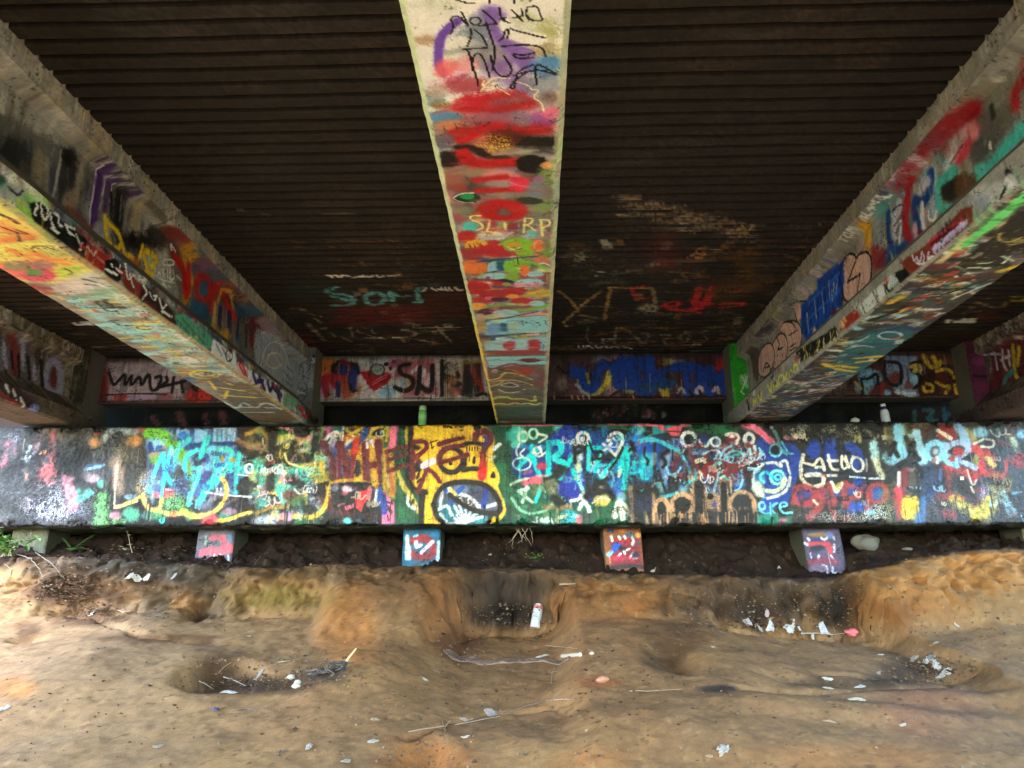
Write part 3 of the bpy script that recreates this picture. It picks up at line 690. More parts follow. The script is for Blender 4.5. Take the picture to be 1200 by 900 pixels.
RG(395, 172, 56, 58, 24, 'wht'); B(395, 172, 34, 36, 'blk', .95, 8); B(520, 180, 44, 54, (34, 54, 120), .95); S('480,180 500,230 545,230 570,180', 18, 'wht', .95); RG(612, 192, 38, 36, 17, (220, 236, 246)); B(612, 195, 20, 18, (40, 60, 140), .9); S('700,135 760,125 800,150 780,205', 24, (238, 226, 226), .95); B(755, 155, 36, 24, (170, 40, 50), .9); S('735,150 760,145', 20, 'wht'); RG(886, 168, 36, 40, 24, (226, 232, 236)); B(886, 168, 16, 20, (60, 70, 120), .9)
DR = (124, 38, 44)
for q in ('400,250 430,350 480,450', '480,480 530,400 600,350', '520,330 600,400 600,470', '545,300 540,480', '690,240 700,350 700,460', '690,235 770,290 850,330', '760,390 770,490', '855,395 900,370 960,350', '300,290 280,420', '320,460 440,490', '640,330 720,360', '880,220 950,300', '720,180 700,230', '560,470 640,420', '780,430 830,380'):
    S(q, 40, DR, .92, .35, .8, .3)
S('880,390 900,360', 30, 'wht', .9); S('530,330 525,360|480,430 500,460|680,470 650,490', 18, 'cream', .9)
S('520,290 580,255 645,270 660,300', 16, (206, 220, 240), .95); S('660,290 690,250 740,225', 16, (150, 200, 226), .9); RG(770, 315, 70, 48, 14, (120, 200, 220), .9); B(770, 325, 50, 36, (34, 60, 80), .8); S('825,425 835,500 815,570 770,590', 15, (150, 206, 230), .9); S('655,360 630,480 600,600', 18, (170, 206, 226), .8); S('730,480 740,600', 14, 'cream', .6); S('640,380 650,420', 40, (180, 210, 206), .7, .5)
S('890,250 895,310 945,345 990,300 970,245', 18, (170, 222, 240), 1, .2); S('930,230 935,270', 24, 'wht', .9); B(940, 290, 30, 20, (170, 50, 60), .8); S('990,270 1040,340 1060,440', 16, (110, 200, 230), .95); S('1108,220 1060,230 1055,290 1108,310', 16, (150, 220, 230), .95)
# creature
B(1040, 560, 130, 90, (220, 232, 206), .9, 24, 20, .85); RG(1050, 500, 130, 140, 24, (196, 226, 226), .95); B(1050, 470, 110, 60, (40, 110, 180), .85); RG(1020, 480, 44, 40, 20, (120, 220, 226)); RG(1095, 470, 40, 40, 18, (120, 220, 226)); S('1040,550 1090,520', 18, (80, 170, 220), .9); S('930,560 980,620 1080,640', 30, (234, 236, 206), .95); S('920,400 980,380', 30, 'wht', .9)
S('230,265 180,290 175,320 210,345 205,380 185,400', 20, BL, 1, .2); S('40,240 30,310 70,340 60,380', 16, BL, .9); S('150,430 130,500 108,560|150,430 180,520 212,605|125,510 190,505', 18, BL, 1, .2); S('240,580 238,440 310,600 308,480', 18, BL, 1, .2); S('265,265 265,340', 14, BL, .8); S('380,400 385,520', 20, BL, .8)
S('120,632 200,640 300,608', 22, (96, 206, 226), .95); S('330,400 300,450 235,465 215,400', 16, (150, 214, 236), .9); S('0,420 20,500 60,490', 16, CYB, .9)
# peach letters with black hearts
PE = (204, 164, 124)
def pb(q, w, h=44): S(q, w + h, PE, .9, .35, .7, .35); S(q, w + 8, (20, 19, 20), 1, .3)
B(60, 680, 130, 130, (54, 52, 60), .6)
for (x, y, rx, ry) in ((60, 600, 90, 70),): B(x, y, rx, ry, (22, 21, 24), .9, 16)
B(40, 690, 70, 60, (38, 46, 90), .85)
S('110,620 120,850', 30, PE, .8, .5, .8, .4); S('40,760 60,850', 20, PE, .7, .5)
RG(178, 760, 60, 100, 34, PE, .95); B(178, 775, 38, 90, (22, 21, 22), 1, 8)
RG(345, 710, 84, 86, 40, PE, .95, .35); B(345, 690, 56, 48, (22, 21, 22), 1, 10); B(330, 790, 90, 30, (40, 34, 30), .8, 14, 14, .75); S('265,790 420,800', 24, (206, 170, 110), .8, .5, .8, .4)
pb('480,540 478,700 480,850', 50); B(480, 560, 36, 50, (26, 22, 22), .9, 10)
B(590, 680, 60, 80, PE, .75, 24, 20, .75); B(572, 640, 24, 26, (22, 21, 22), 1, 6); B(610, 700, 36, 30, (72, 70, 130), .9); S('560,760 570,860', 30, (40, 36, 34), .8, .5, .8, .4)
pb('678,540 682,700 690,850', 34)
RG(830, 720, 100, 120, 30, PE, .9, .35, 180, 360); B(830, 690, 80, 80, (44, 44, 56), .9, 14, 14, .85); S('740,720 735,850|930,700 940,850', 26, PE, .8, .5, .8, .4); B(830, 740, 70, 30, PE, .55, 16, 10, .6); S('830,770 825,860|880,770 885,850', 44, (24, 22, 22), .9, .4)
for k in range(46):
    x = random.uniform(100, 950); S([(x, random.uniform(760, 800)), (x + random.uniform(-6, 6), random.uniform(830, 870))], random.uniform(6, 16), random.choice([PE, (150, 118, 90), (24, 22, 22), (90, 78, 66)]), .7, .4)
B(1030, 720, 80, 60, (60, 110, 200), .9); RG(990, 712, 26, 30, 13, (150, 222, 240)); S('1060,690 1060,740 1090,770', 13, (150, 222, 240), .95); S('970,750 1020,780 1080,760', 12, (120, 210, 236), .8); P('940,780 1120,770 1120,870 950,870', (60, 150, 130), .85, 14, 10)
# -- GATOR and the red letters
Z(cap, 900, 490, K, 'f')
P('150,70 1108,70 1108,880 150,880', (46, 44, 42), .9, 30, 20)
for x, y, rx, ry in ((200, 100, 70, 36), (290, 110, 60, 50), (510, 100, 60, 40), (640, 120, 70, 50), (730, 130, 40, 50)): B(x, y, rx, ry, (182, 180, 164), .8, 24, 24, .4)
S('710,150 700,190|740,110 745,190', 20, (196, 190, 120), .7, .5); S('950,80 955,200|880,140 870,180', 20, (170, 160, 110), .6, .6)
S('0,170 60,215', 40, (230, 120, 148), .95); S('145,158 220,165', 30, (226, 136, 156), .9, .4); B(30, 75, 12, 12, 'wht', .9); B(250, 190, 14, 12, 'lav', .7)
BB = (34, 70, 168)
P('-20,230 120,200 210,200 262,270 270,420 200,560 170,700 -20,720', BB, .95, 12, 10)
P('300,350 340,220 420,180 480,170 560,160 640,190 720,220 790,300 800,470 470,520 300,480', (24, 30, 56), .95, 12, 10)
B(370, 260, 66, 84, BB, 1, 14); S('505,170 510,320', 74, BB, 1, .25); P('605,190 700,200 770,270 760,330 640,260', BB, 1, 8, 6); B(720, 350, 60, 60, BB, .9); B(380, 430, 80, 50, (44, 66, 130), .8)
B(720, 720, 84, 50, (48, 84, 184), .95); B(740, 530, 40, 50, BB, .9); B(440, 620, 50, 50, (40, 64, 130), .8); B(560, 620, 40, 40, (60, 84, 150), .9); B(890, 615, 60, 56, (50, 92, 166), 1); B(680, 590, 44, 46, (54, 84, 160), .95); B(310, 610, 60, 50, (90, 80, 160), .8); B(310, 720, 50, 60, (50, 54, 76), .9); B(580, 730, 40, 40, (80, 100, 130), .8)
RG(62, 262, 46, 50, 15, (130, 216, 226)); B(62, 262, 30, 32, (24, 36, 50), .9); S('50,100 90,180 105,260 150,290', 24, (110, 170, 176), .9); S('110,190 170,290 200,290', 14, (120, 200, 220), .8)
S('-10,365 60,355 110,400 100,360|120,350 150,340 180,450', 20, (226, 232, 230), .95); RG(75, 480, 56, 54, 20, (150, 226, 226)); RG(80, 480, 24, 22, 14, (110, 210, 220)); S('-10,590 60,600 120,560 135,500', 34, (226, 232, 200), .95); S('180,480 170,560 110,620 0,650', 22, (226, 232, 220), .95); S('-10,440 40,480', 20, CYB, .8)
GC = (228, 224, 206)
S('285,300 262,400 275,520 370,560 450,540 455,480 400,455 310,462', 26, GC, .95, .25, .7, .2); S('285,362 365,382', 16, GC, .9); S('375,375 420,320 440,350 455,420|390,400 450,395', 17, GC, .95, .25, .7, .2); S('490,300 500,380 525,420 570,418|485,345 560,345', 18, GC, .95, .25); S('600,310 595,390 625,420 650,380 620,330|630,310 660,400', 18, GC, .95); S('690,310 670,380 720,440 775,420 775,350 720,310 690,330', 19, GC, .95); S('800,330 800,430', 14, GC, .6)
S('485,465 555,466', 18, GC, .9); S('665,475 790,485|820,490 940,490', 14, (200, 216, 226), .9)
RD = (178, 70, 74)
RG(300, 625, 84, 70, 40, RD, .85, .5, 0, 360, .9); S('215,560 330,555 400,600', 40, RD, .85, .5, .9, .3); S('200,690 260,640', 34, RD, .7, .6, .9, .3); S('440,580 430,720 340,800', 40, RD, .85, .5, .9, .3); S('500,540 510,650 540,800', 42, RD, .85, .5, .9, .3); S('500,660 610,650', 36, RD, .8, .5, .9, .3); S('620,520 615,620 630,710', 40, RD, .85, .5, .9, .3); S('640,545 725,560 730,620 640,680', 36, RD, .85, .5, .9, .3); S('780,540 740,640', 34, RD, .8, .5, .9); S('830,560 815,770', 44, RD, .85, .5, .9, .3); RG(890, 610, 74, 72, 36, RD, .85, .5, 0, 360, .9); B(630, 810, 50, 30, RD, .6, 20, 10, .7); S('370,670 400,700', 14, 'cream', .8)
S('515,515 535,560 555,615 600,530', 22, GC, .95); S('560,560 580,540', 30, 'ly', .7)
S('860,210 872,320', 58, (178, 218, 226), .95, .35); S('880,340 890,400 920,460', 46, (218, 216, 186), .9, .4); S('960,320 1010,340', 70, (150, 206, 220), .8, .5)
UL(30, [(150, 150, 120), 'blk', (90, 90, 80), (190, 190, 160), 'char'], 160, 80, 1000, 200, (20, 60), .6, 6, ['cream', 'blk'])
S('950,620 1000,780', 90, (150, 148, 70), .5, .8, .9, .6)
B(620, 800, 420, 56, (176, 176, 168), .7, 30, 30, .45); B(900, 780, 160, 70, (206, 214, 206), .7, 30, 30, .45); B(260, 760, 120, 80, (120, 116, 110), .5, 40, 30, .5)
S('20,690 25,780|20,720 70,690', 14, (120, 206, 226), .9); S('95,725 160,710 140,680 100,690 95,740 130,775 195,765', 14, (130, 212, 230), .95); P('-10,790 200,790 190,870 -10,870', (56, 140, 118), .7, 20, 14); B(120, 830, 40, 24, (220, 120, 150), .8)
# -- right end: pale blue letters, red splash, yellow smile
Z(cap, 1040, 490, K, 'f')
P('20,60 1200,60 1200,880 20,880', (56, 56, 54), .9, 30, 20)
for k in range(44): S([(random.uniform(30, 1100), random.uniform(80, 700))], random.uniform(40, 120), random.choice([(72, 74, 66), (40, 42, 42), (92, 90, 74), (60, 66, 74)]), .5, .8)
S('130,90 160,150 170,190', 70, (160, 150, 70), .7, .6, .9, .4)
UL(50, ['blk', (70, 66, 60), (150, 140, 80), (120, 50, 46), (90, 110, 130), 'char', (60, 80, 90)], 30, 80, 1108, 820, (30, 90), .65, 16, ['cream', 'blk', 'lb', 'red']); S('20,110 30,200', 50, (130, 122, 60), .6, .7, .9, .4); S('660,130 690,160', 60, (190, 170, 90), .8, .6); B(320, 110, 60, 60, (90, 46, 40), .8)
P('420,60 560,70 570,170 500,190 400,180', (140, 34, 36), .95, 12, 10); S('410,100 460,130 510,165', 26, 'cream', .9)
B(340, 530, 90, 150, (44, 66, 112), .75, 50, 30, .8); S('430,420 430,500', 20, (70, 110, 180), .8)
S('480,420 500,520 520,650', 46, (138, 56, 54), .85, .6, .9, .3); B(440, 630, 60, 50, (120, 66, 66), .7); B(560, 470, 60, 70, (66, 50, 48), .7); B(660, 560, 120, 90, (62, 48, 48), .6)
RS = (198, 56, 50)
S('690,240 750,270 770,340 740,410', 60, RS, .95, .4, .9, .2); S('740,420 820,450 900,480', 56, RS, .9, .5, .9, .3); S('500,400 580,410 700,460', 60, RS, .85, .55, .9, .35); S('650,430 690,520 730,460', 34, RS, .9, .5); S('800,280 860,320 850,370', 46, RS, .8, .6, .9, .4); B(1085, 350, 60, 64, RS, .9, 20, 16, .85); S('950,350 970,420 930,490 880,500', 16, RS, .8); B(1000, 340, 50, 40, (160, 60, 50), .6)
B(720, 340, 26, 50, (150, 150, 70), .9); S('800,320 850,390|830,330 870,380', 26, (206, 196, 110), .8, .6); S('760,230 860,240 870,180 800,170|700,210 780,170', 16, 'cream', .8)
LB = (152, 204, 230)
P('70,80 110,70 120,160 190,330 240,360 290,320 320,370 200,400 40,380 60,280', LB, .95, 10, 10); S('85,80 95,220 80,330', 62, LB, 1, .3); S('240,120 260,230 300,340', 56, (170, 208, 226), .95, .35); S('40,300 20,350', 50, LB, .8, .5); RG(385, 270, 66, 70, 40, LB, 1); B(390, 270, 26, 30, (200, 206, 220), .8); S('400,320 405,360', 24, 'wht', .7); S('470,220 450,330 560,385', 46, LB, 1, .3); S('480,300 540,310 560,370', 30, LB, .9)
LL = (168, 186, 216)
S('575,70 610,130 640,200', 62, (160, 190, 222), .95, .3); S('480,240 560,195 640,210 660,270 560,330', 36, LL, 1, .2); S('570,340 640,370 715,405', 36, LL, 1, .2); B(580, 270, 40, 30, (196, 60, 60), .95)
B(520, 330, 24, 20, RS, .8); B(380, 340, 20, 24, (150, 60, 60), .6)
B(750, 115, 66, 40, LB, .85); B(1095, 130, 50, 40, LB, .9); S('1020,180 1060,270', 40, (190, 206, 170), .7, .6); B(890, 110, 40, 36, (90, 140, 150), .6, dens=.6)
S('150,160 200,260 175,330', 28, BL, 1, .25); S('215,200 190,270 255,330', 28, BL, 1, .25); S('60,200 20,300|40,230 85,310', 28, BL, .95, .3)
B(170, 450, 110, 80, (28, 26, 26), .8, 26); S('55,430 90,380 170,355 240,395', 44, (28, 26, 26), 1, .25); S('150,420 220,420', 30, (190, 176, 180), .6, .7)
S('100,445 95,510 108,575', 32, (226, 218, 220), .95, .3); S('140,430 140,520 125,600', 46, (128, 42, 44), .95, .35); S('85,590 115,700 125,760', 44, (206, 66, 84), .9, .4); S('60,640 95,810', 30, (178, 60, 64), .7, .5); B(205, 500, 40, 60, (110, 96, 80), .8); S('170,580 260,600', 24, (40, 40, 36), .8, .5)
S('180,670 170,790|225,670 215,800|150,680 140,780', 50, (222, 194, 52), .9, .4, .9, .2); B(40, 720, 60, 100, (150, 150, 110), .5, 40, 30, .5)
S('290,660 280,840|250,800 240,850', 40, (80, 124, 186), .85, .5)
S('870,500 880,640', 80, (156, 148, 84), .8, .6, .9, .4); S('960,520 940,600', 60, (170, 160, 96), .6, .7); S('560,670 630,730 720,770 800,760 830,700', 84, (196, 180, 62), .9, .5, .9, .3); S('560,680 700,760', 20, (226, 214, 110), .6)
B(780, 610, 50, 70, (176, 170, 206), .75, 30, 24, .6); S('930,600 960,680 1010,760', 50, (150, 190, 200), .7, .6, .9, .4); S('1020,610 1080,600', 14, (110, 180, 210), .8); B(1060, 520, 60, 110, (58, 64, 72), .7)
S('650,420 690,560 725,500', 12, 'cream', .85); S('680,560 700,600', 16, 'cream', .7)
B(420, 770, 300, 70, (120, 120, 130), .45, 40, 30, .5); B(950, 780, 160, 60, (96, 98, 110), .5, 40, 30, .5)
S('20,860 560,858 1108,856', 12, (190, 186, 190), .5, .6)
# last thin layers over everything
Z(cap, 150, 490, K, 'f'); UL(16, ['lb', (190, 220, 236), 'cy', (96, 150, 206)], 160, 130, 900, 640, (30, 90), .6, 0, None, .7, (.2, .5)); UL(6, ['lb', 'cy', 'blu'], 200, 160, 880, 600, (20, 50), .6, 8, ['cy', 'lb', 'wht', 'nav', 'blu'])
Z(cap, 300, 490, K, 'f'); UL(16, [(150, 214, 210), (196, 206, 214), (206, 196, 130), (120, 170, 150)], 20, 90, 560, 840, (30, 90), .6, 0, None, .7, (.2, .5)); UL(26, [(104, 206, 192), (90, 180, 170), (190, 210, 200), (206, 200, 120), (200, 150, 160)], 0, 300, 520, 700, (20, 56), .8, 13, [(140, 220, 206), 'cream', (226, 210, 120), 'wht', 'blk'], 1.2, (.2, .5)); UL(10, ['olv', (170, 160, 90), (120, 150, 100)], 180, 80, 540, 330, (20, 60), .7, 5, ['cream', 'blk', 'ly'], 1.2, (.2, .5))
UL(14, ['yel', (70, 90, 170), 'wht', 'blk', 'red'], 560, 60, 1060, 200, (20, 60), .8, 4, ['wht', 'yel', 'mb'], 1.2, (.15, .4)); UL(16, ['dred', 'pink', 'char', (90, 110, 170)], 560, 560, 1000, 860, (20, 60), .7, 4, ['cream', 'pink', 'blk'], 1.2, (.2, .5))
Z(cap, 600, 490, K, 'f'); UL(18, ['lb', 'cy', (70, 150, 220), (190, 226, 236)], 340, 110, 1108, 600, (30, 90), .6, 0, None, .7, (.2, .5)); UL(16, ['cy', (40, 120, 210), 'blu'], 380, 150, 1108, 540, (30, 80), .7, 7, ['cy', 'lb', 'wht', 'blk'], 1.2, (.15, .35)); UL(10, ['grn', (90, 170, 130), 'tan'], 0, 560, 500, 850, (20, 60), .6, 4, ['cream', 'wht', 'blk'])
Z(cap, 750, 490, K, 'f'); UL(18, ['lb', (80, 120, 200), (190, 210, 226), (120, 190, 210)], 60, 160, 1000, 560, (30, 80), .6, 0, None, .7, (.2, .5)); UL(16, ['dred', (60, 100, 190), 'cy'], 300, 220, 900, 520, (20, 60), .75, 20, ['lb', 'wht', 'dred', 'cream', 'blk'], 1.2, (.2, .5))
Z(cap, 900, 490, K, 'f'); UL(16, [(176, 70, 74), 'blu', 'char'], 200, 480, 1000, 820, (20, 50), .6, 5, ['cream', 'blk', 'lb'], 1.2, (.2, .5))
Z(cap, 1040, 490, K, 'f'); UL(24, ['char', (80, 70, 60), (150, 140, 80), 'red', (90, 110, 130)], 60, 420, 1108, 820, (20, 60), .6, 7, ['cream', 'lb', 'red', 'blk'], .5, (.2, .5))
# unseen ends and overall wear
cap.lim = None
cap.scribbles(26, [(210, 206, 200), (24, 23, 24), (180, 60, 60), (70, 110, 180), (210, 180, 70)], (.03, .07), (.004, .007), .7)
cap.drips(150, [(24, 23, 23), (190, 186, 180), (120, 90, 80), (70, 110, 130)], (.03, .18), (.004, .008), .6)
cap.drips(110, [(22, 21, 20)], (.06, .3), (.006, .02), .75, region=(-5.5, 5.7, .6, .85))
cap.smear(420, .10, .014, (0, -1), .45)
cap.wear(.17, .03, (30, 28, 28), .18)
sf = np.clip(sstep(-3.5, -4.6, cap.U) + sstep(3.9, 4.6, cap.U), 0, 1) * sstep(.4, .6, cap.nl * .6 + cap.nm * .4)
cap.c[:] = cap.c * (1 - .72 * sf[..., None]) + np.array([.12, .115, .115]) * .72 * sf[..., None]
# worn grey lip at the very bottom and a darker line at the top
e = sstep(.03, .0, cap.V - CAPZ0 + (cap.nm - .5) * .03)[..., None]
cap.c[:] = cap.c * (1 - .75 * e) + np.array([.30, .29, .29]) * .75 * e * (cap.nf[..., None] * .9 + .3)
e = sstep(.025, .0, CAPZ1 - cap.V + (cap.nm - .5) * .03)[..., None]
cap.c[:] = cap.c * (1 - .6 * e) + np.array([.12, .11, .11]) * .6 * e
# ------------------------------------------------------------------ girder cross-section and canvases
PR = [(.2085, GB), (.2285, GB + .02), (.2285, 1.642), (.076, 1.79), (.076, 2.11), (.152, 2.157), (.152, GT)]


def girder_canvas(gx, sg, ul, fine, seed, base):
    """canvas round the girder from the far lower corner, under it and up its near side (sg = +1: near side faces +X)"""
    loop = [(-PR[2][0], PR[2][1]), (-PR[1][0], PR[1][1]), (-PR[0][0], PR[0][1])] + PR
    loop = [(gx + sg * x, z) for x, z in loop]
    names = ['fside', 'fcham', 'under', 'cham', 'side', 'slope', 'web', 'fillet', 'top']
    vs = [0.]
    for a, b in zip(loop[:-1], loop[1:]): vs.append(vs[-1] + math.hypot(a[0] - b[0], a[1] - b[1]))
    vl = []; idx = [0]
    for k, n in enumerate(names):
        m = max(1, int(round((vs[k + 1] - vs[k]) / fine.get(n, .02))))
        vl += list(np.linspace(vs[k], vs[k + 1], m + 1)[:-1]); idx.append(len(vl))
    vl.append(vs[-1])
    cv = Canvas(ul, vl, base, seed)
    for k, n in enumerate(names): cv.face_p(n, loop[k], loop[k + 1], vs[k])
    cv.exp = 1.05; cv.gain = 1.22; cv.dk = .42; cv.loop = loop; cv.vs = vs; cv.idx = idx; cv.names = names; cv.gx = gx; cv.sg = sg
    return cv


def vr(cv, n):
    k = cv.names.index(n); return cv.vs[k], cv.vs[k + 1]


GREYS = [(150, 149, 144), (172, 170, 164), (118, 117, 112), (100, 100, 95), (186, 182, 174)]
LIVELY = [PAL[k] for k in ('red', 'mb', 'wht', 'tq', 'yel', 'pink', 'lime', 'blk', 'org', 'pur', 'lb', 'cream', 'dred', 'teal')]


def concrete_bits(cv, n=120):
    v0 = vr(cv, 'slope')[0]; v1 = cv.v[-1]
    cv.underlay(n, GREYS, (.08, .5), .5, 1.2, (cv.u[0], cv.u[-1], v0, v1))
    # runs down the web from the deck
    a, b = vr(cv, 'web')
    cv.drips(260, [(80, 78, 74), (180, 176, 166), (58, 57, 56), (150, 134, 110), (200, 194, 182)], (.1, .42), (.008, .035), .5, -1, (cv.u[0], cv.u[-1], a + .1, b + .1))
    a, b = vr(cv, 'top')
    cv.underlay(160, [(206, 198, 176), (150, 146, 130), (176, 156, 116), (130, 130, 114), (204, 200, 192)], (.03, .15), .6, .5, (cv.u[0], cv.u[-1], a - .03, b))
    cv.drips(200, [(112, 112, 96), (206, 200, 184), (150, 122, 84)], (.05, .14), (.006, .02), .5, -1, (cv.u[0], cv.u[-1], b - .02, b))


# ------------------------------------------------------------------ the girder overhead
gc = girder_canvas(GX[2], 1, np.concatenate([np.arange(1.45, 6.9, .0046), np.linspace(6.9, 7.2, 12)]), {'under': .0036, 'cham': .007, 'fcham': .007, 'fside': .012, 'side': .012}, 21, (150, 146, 134))
a, b = vr(gc, 'under')
gc.underlay(150, LIVELY + GREYS, (.03, .16), .45, 1., (2.2, 7.0, a, b))
concrete_bits(gc, 30)
for q_ in ('side', 'web', 'fside'):
    a, b = vr(gc, q_); gc.underlay(140, LIVELY, (.04, .25), .8, 1.6, (2.2, 7, a, b)); gc.scribbles(30, LIVELY, (.06, .14), (.012, .02), .9, (2.2, 7, a + .03, b - .03))
k = 5.217
Z(gc, 460, 0, k, 'under')
P('10,-190 1150,-190 1090,690 190,690', (220, 224, 228), .95, 30, 10); UL(40, ['wht', (226, 226, 230), (210, 214, 218), (176, 184, 140), (190, 194, 204)], 120, -60, 1080, 360, (60, 200), .8, 0, None, .4)
for x, y, rx, ry, c in ((300, 120, 190, 90, 'wht'), (600, 50, 220, 60, (226, 228, 232)), (960, 50, 110, 70, 'wht'), (240, 30, 160, 40, (196, 200, 190)), (190, 350, 80, 50, 'wht'), (940, 190, 90, 70, (150, 154, 96)), (200, 250, 80, 40, (160, 134, 108)), (940, 310, 110, 60, (150, 140, 104)), (520, 210, 110, 100, (104, 118, 140)), (560, 90, 60, 60, (140, 146, 170)), (400, 280, 140, 40, (214, 214, 216)), (600, 350, 140, 80, (130, 128, 140))):
    B(x, y, rx, ry, c, .85, ry * .7, ry * .3)
S('180,300 330,290 430,240', 60, 'wht', .8, .7); S('330,320 450,300 620,290', 40, (130, 138, 140), .6, .8)
PU = (104, 72, 172)
S('395,130 320,190 285,260 275,340 285,420 340,480 400,475 435,440', 48, PU, 1, .3, .2)
S('610,90 650,180 700,260 780,320 820,400', 110, (112, 84, 170), .9, .5, .3); S('640,420 760,500 800,540', 130, (116, 84, 160), .75, .6, .3); S('700,380 830,330', 50, (124, 96, 180), .7, .6); RG(800, 330, 70, 34, 10, (120, 80, 160), .8)
S('690,150 740,215 820,245 890,235', 64, (240, 240, 244), 1, .35)
B(340, 420, 90, 60, (226, 104, 108), .85, 34); S('250,510 360,490 480,410', 50, (232, 190, 200), .8, .6); B(450, 390, 80, 50, (222, 140, 150), .7, 34); B(960, 410, 110, 76, (84, 134, 186), .95, 34); B(940, 520, 130, 70, (116, 124, 146), .7, 40); B(240, 600, 80, 50, (110, 136, 160), .7, 30)
B(640, 630, 250, 70, (172, 26, 32), .95, 40); B(450, 520, 140, 60, (148, 44, 60), .8, 40); B(500, 640, 120, 60, (186, 28, 36), .8, 34); B(270, 560, 60, 40, (180, 160, 150), .7); B(300, 640, 60, 30, (130, 124, 80), .7); B(980, 600, 80, 40, (150, 104, 96), .6, 30)
Z(gc, 480, 120, 5.714, 'under')
P('90,60 1070,60 1040,743 240,743', (150, 128, 122), .5, 30, 8); UL(50, [(150, 30, 36), (176, 110, 110), (120, 130, 150), (90, 96, 80), (160, 90, 80), (130, 140, 90), 'char', (190, 160, 160), (90, 110, 150)], 150, 20, 1040, 740, (60, 220), .8, 0, None, .3)
B(230, 100, 110, 40, (86, 134, 182), .9, 28); S('330,30 560,60 800,15', 80, (170, 24, 32), .85, .6); B(560, 110, 200, 40, (150, 86, 110), .8, 30); B(280, 150, 90, 30, (206, 126, 80), .8, 24); B(900, 110, 100, 60, (140, 70, 150), .85, 40); B(960, 70, 70, 40, (214, 110, 140), .8, 30); B(760, 90, 80, 40, (120, 120, 140), .6, 30); B(1010, 170, 50, 30, (226, 150, 140), .7)
S('280,240 420,190 560,160 760,200 900,180', 110, (168, 22, 28), .95, .5, .4); B(350, 230, 90, 50, (176, 26, 32), 1, 24)
S('620,250 800,260 1000,265', 110, (34, 26, 24), .95, .45, .4); B(640, 235, 120, 50, (80, 30, 26), .8, 30)
B(570, 290, 150, 80, (170, 120, 40), .6, 40, 20, .45); B(560, 290, 130, 70, (224, 180, 60), .95, 30, 20, .3); B(230, 270, 70, 50, (96, 102, 118), .85, 26); S('200,330 280,310 310,280', 30, (160, 164, 176), .7, .6)
B(270, 380, 90, 60, (36, 26, 26), .95, 26); S('320,300 440,300 520,370 640,370', 50, (44, 28, 26), .95, .4); S('360,350 420,410 560,415 740,400', 84, (172, 24, 24), 1, .35, .3); B(370, 350, 56, 46, (178, 26, 26), 1, 16); B(820, 405, 110, 66, (26, 22, 22), 1, 16); S('560,350 700,340 850,320', 20, (170, 150, 130), .7, .6)
B(300, 520, 90, 60, (150, 92, 80), .8, 40); B(480, 470, 160, 30, (150, 130, 110), .7, 24); B(620, 490, 140, 40, (206, 130, 140), .8, 30); S('440,520 560,510 640,500', 50, (176, 30, 34), .95, .5); S('470,590 600,585 760,580', 56, (174, 26, 30), .95, .45); B(735, 545, 74, 48, (224, 46, 76), 1, 14); S('680,540 790,570', 8, 'pink', .8); B(600, 545, 100, 26, (150, 140, 140), .6)
B(960, 480, 90, 100, (128, 164, 84), .75, 40, 20, .7); B(920, 420, 40, 24, (226, 160, 100), .8); B(860, 520, 40, 30, (140, 120, 170), .7); B(840, 600, 70, 50, (110, 130, 150), .8, 30); S('890,690 1000,650', 46, (106, 140, 76), .8, .5); B(800, 660, 90, 26, (40, 46, 44), .8)
B(380, 640, 96, 34, (24, 60, 40), 1, 10); B(390, 630, 50, 20, (44, 150, 84), .95, 8); S('290,640 340,610 430,605', 10, 'wht', .9); S('290,645 350,670 430,668', 8, 'wht', .7); B(330, 570, 60, 30, (146, 66, 56), .8); S('320,690 400,700', 50, (90, 96, 84), .7, .6)
S('470,740 500,690 600,675 720,690 770,740', 74, (178, 24, 24), 1, .3); B(390, 720, 40, 60, (60, 62, 54), .7); B(880, 720, 90, 24, (150, 176, 110), .7); B(1000, 700, 40, 40, (96, 100, 92), .7); B(620, 730, 70, 20, (60, 44, 44), .8)
S('300,140 320,180|330,140 360,160 370,130|430,130 460,160 480,130|500,160 540,130|940,120 960,140 970,110', 6, 'blk', .6)
Z(gc, 510, 240, 7.06, 'under')
P('80,0 1060,0 1010,706 250,706', (126, 112, 106), .55, 24, 8); UL(70, ['dred', (170, 40, 50), (110, 130, 80), 'lime', 'lb', 'org', (110, 110, 112), 'nav', 'cream', (150, 60, 70)], 160, 10, 1020, 700, (40, 160), .85, 8, ['blk', 'cream', 'nav'], .3)
B(560, 50, 210, 90, (174, 26, 26), 1, 26); B(570, 64, 56, 34, (96, 92, 92), .9, 24); B(250, 60, 60, 50, (120, 130, 110), .8); B(700, 190, 120, 60, (104, 92, 104), .8, 30); B(820, 110, 90, 50, (110, 116, 112), .8, 24); B(900, 20, 90, 30, (122, 150, 92), .8); B(960, 180, 70, 50, (86, 86, 84), .8, 24); S('1000,90 1050,50', 40, 'blk', .8)
B(285, 185, 66, 44, (90, 196, 196), .95, 18); B(800, 230, 50, 26, (90, 190, 190), .9); B(250, 260, 90, 50, (170, 34, 40), .9, 26); B(450, 180, 80, 60, (150, 50, 60), .7, 30); B(640, 190, 40, 60, (140, 44, 54), .8); S('400,285 540,270 640,230', 30, (160, 160, 190), .85, .5)
Y2 = (236, 214, 136)
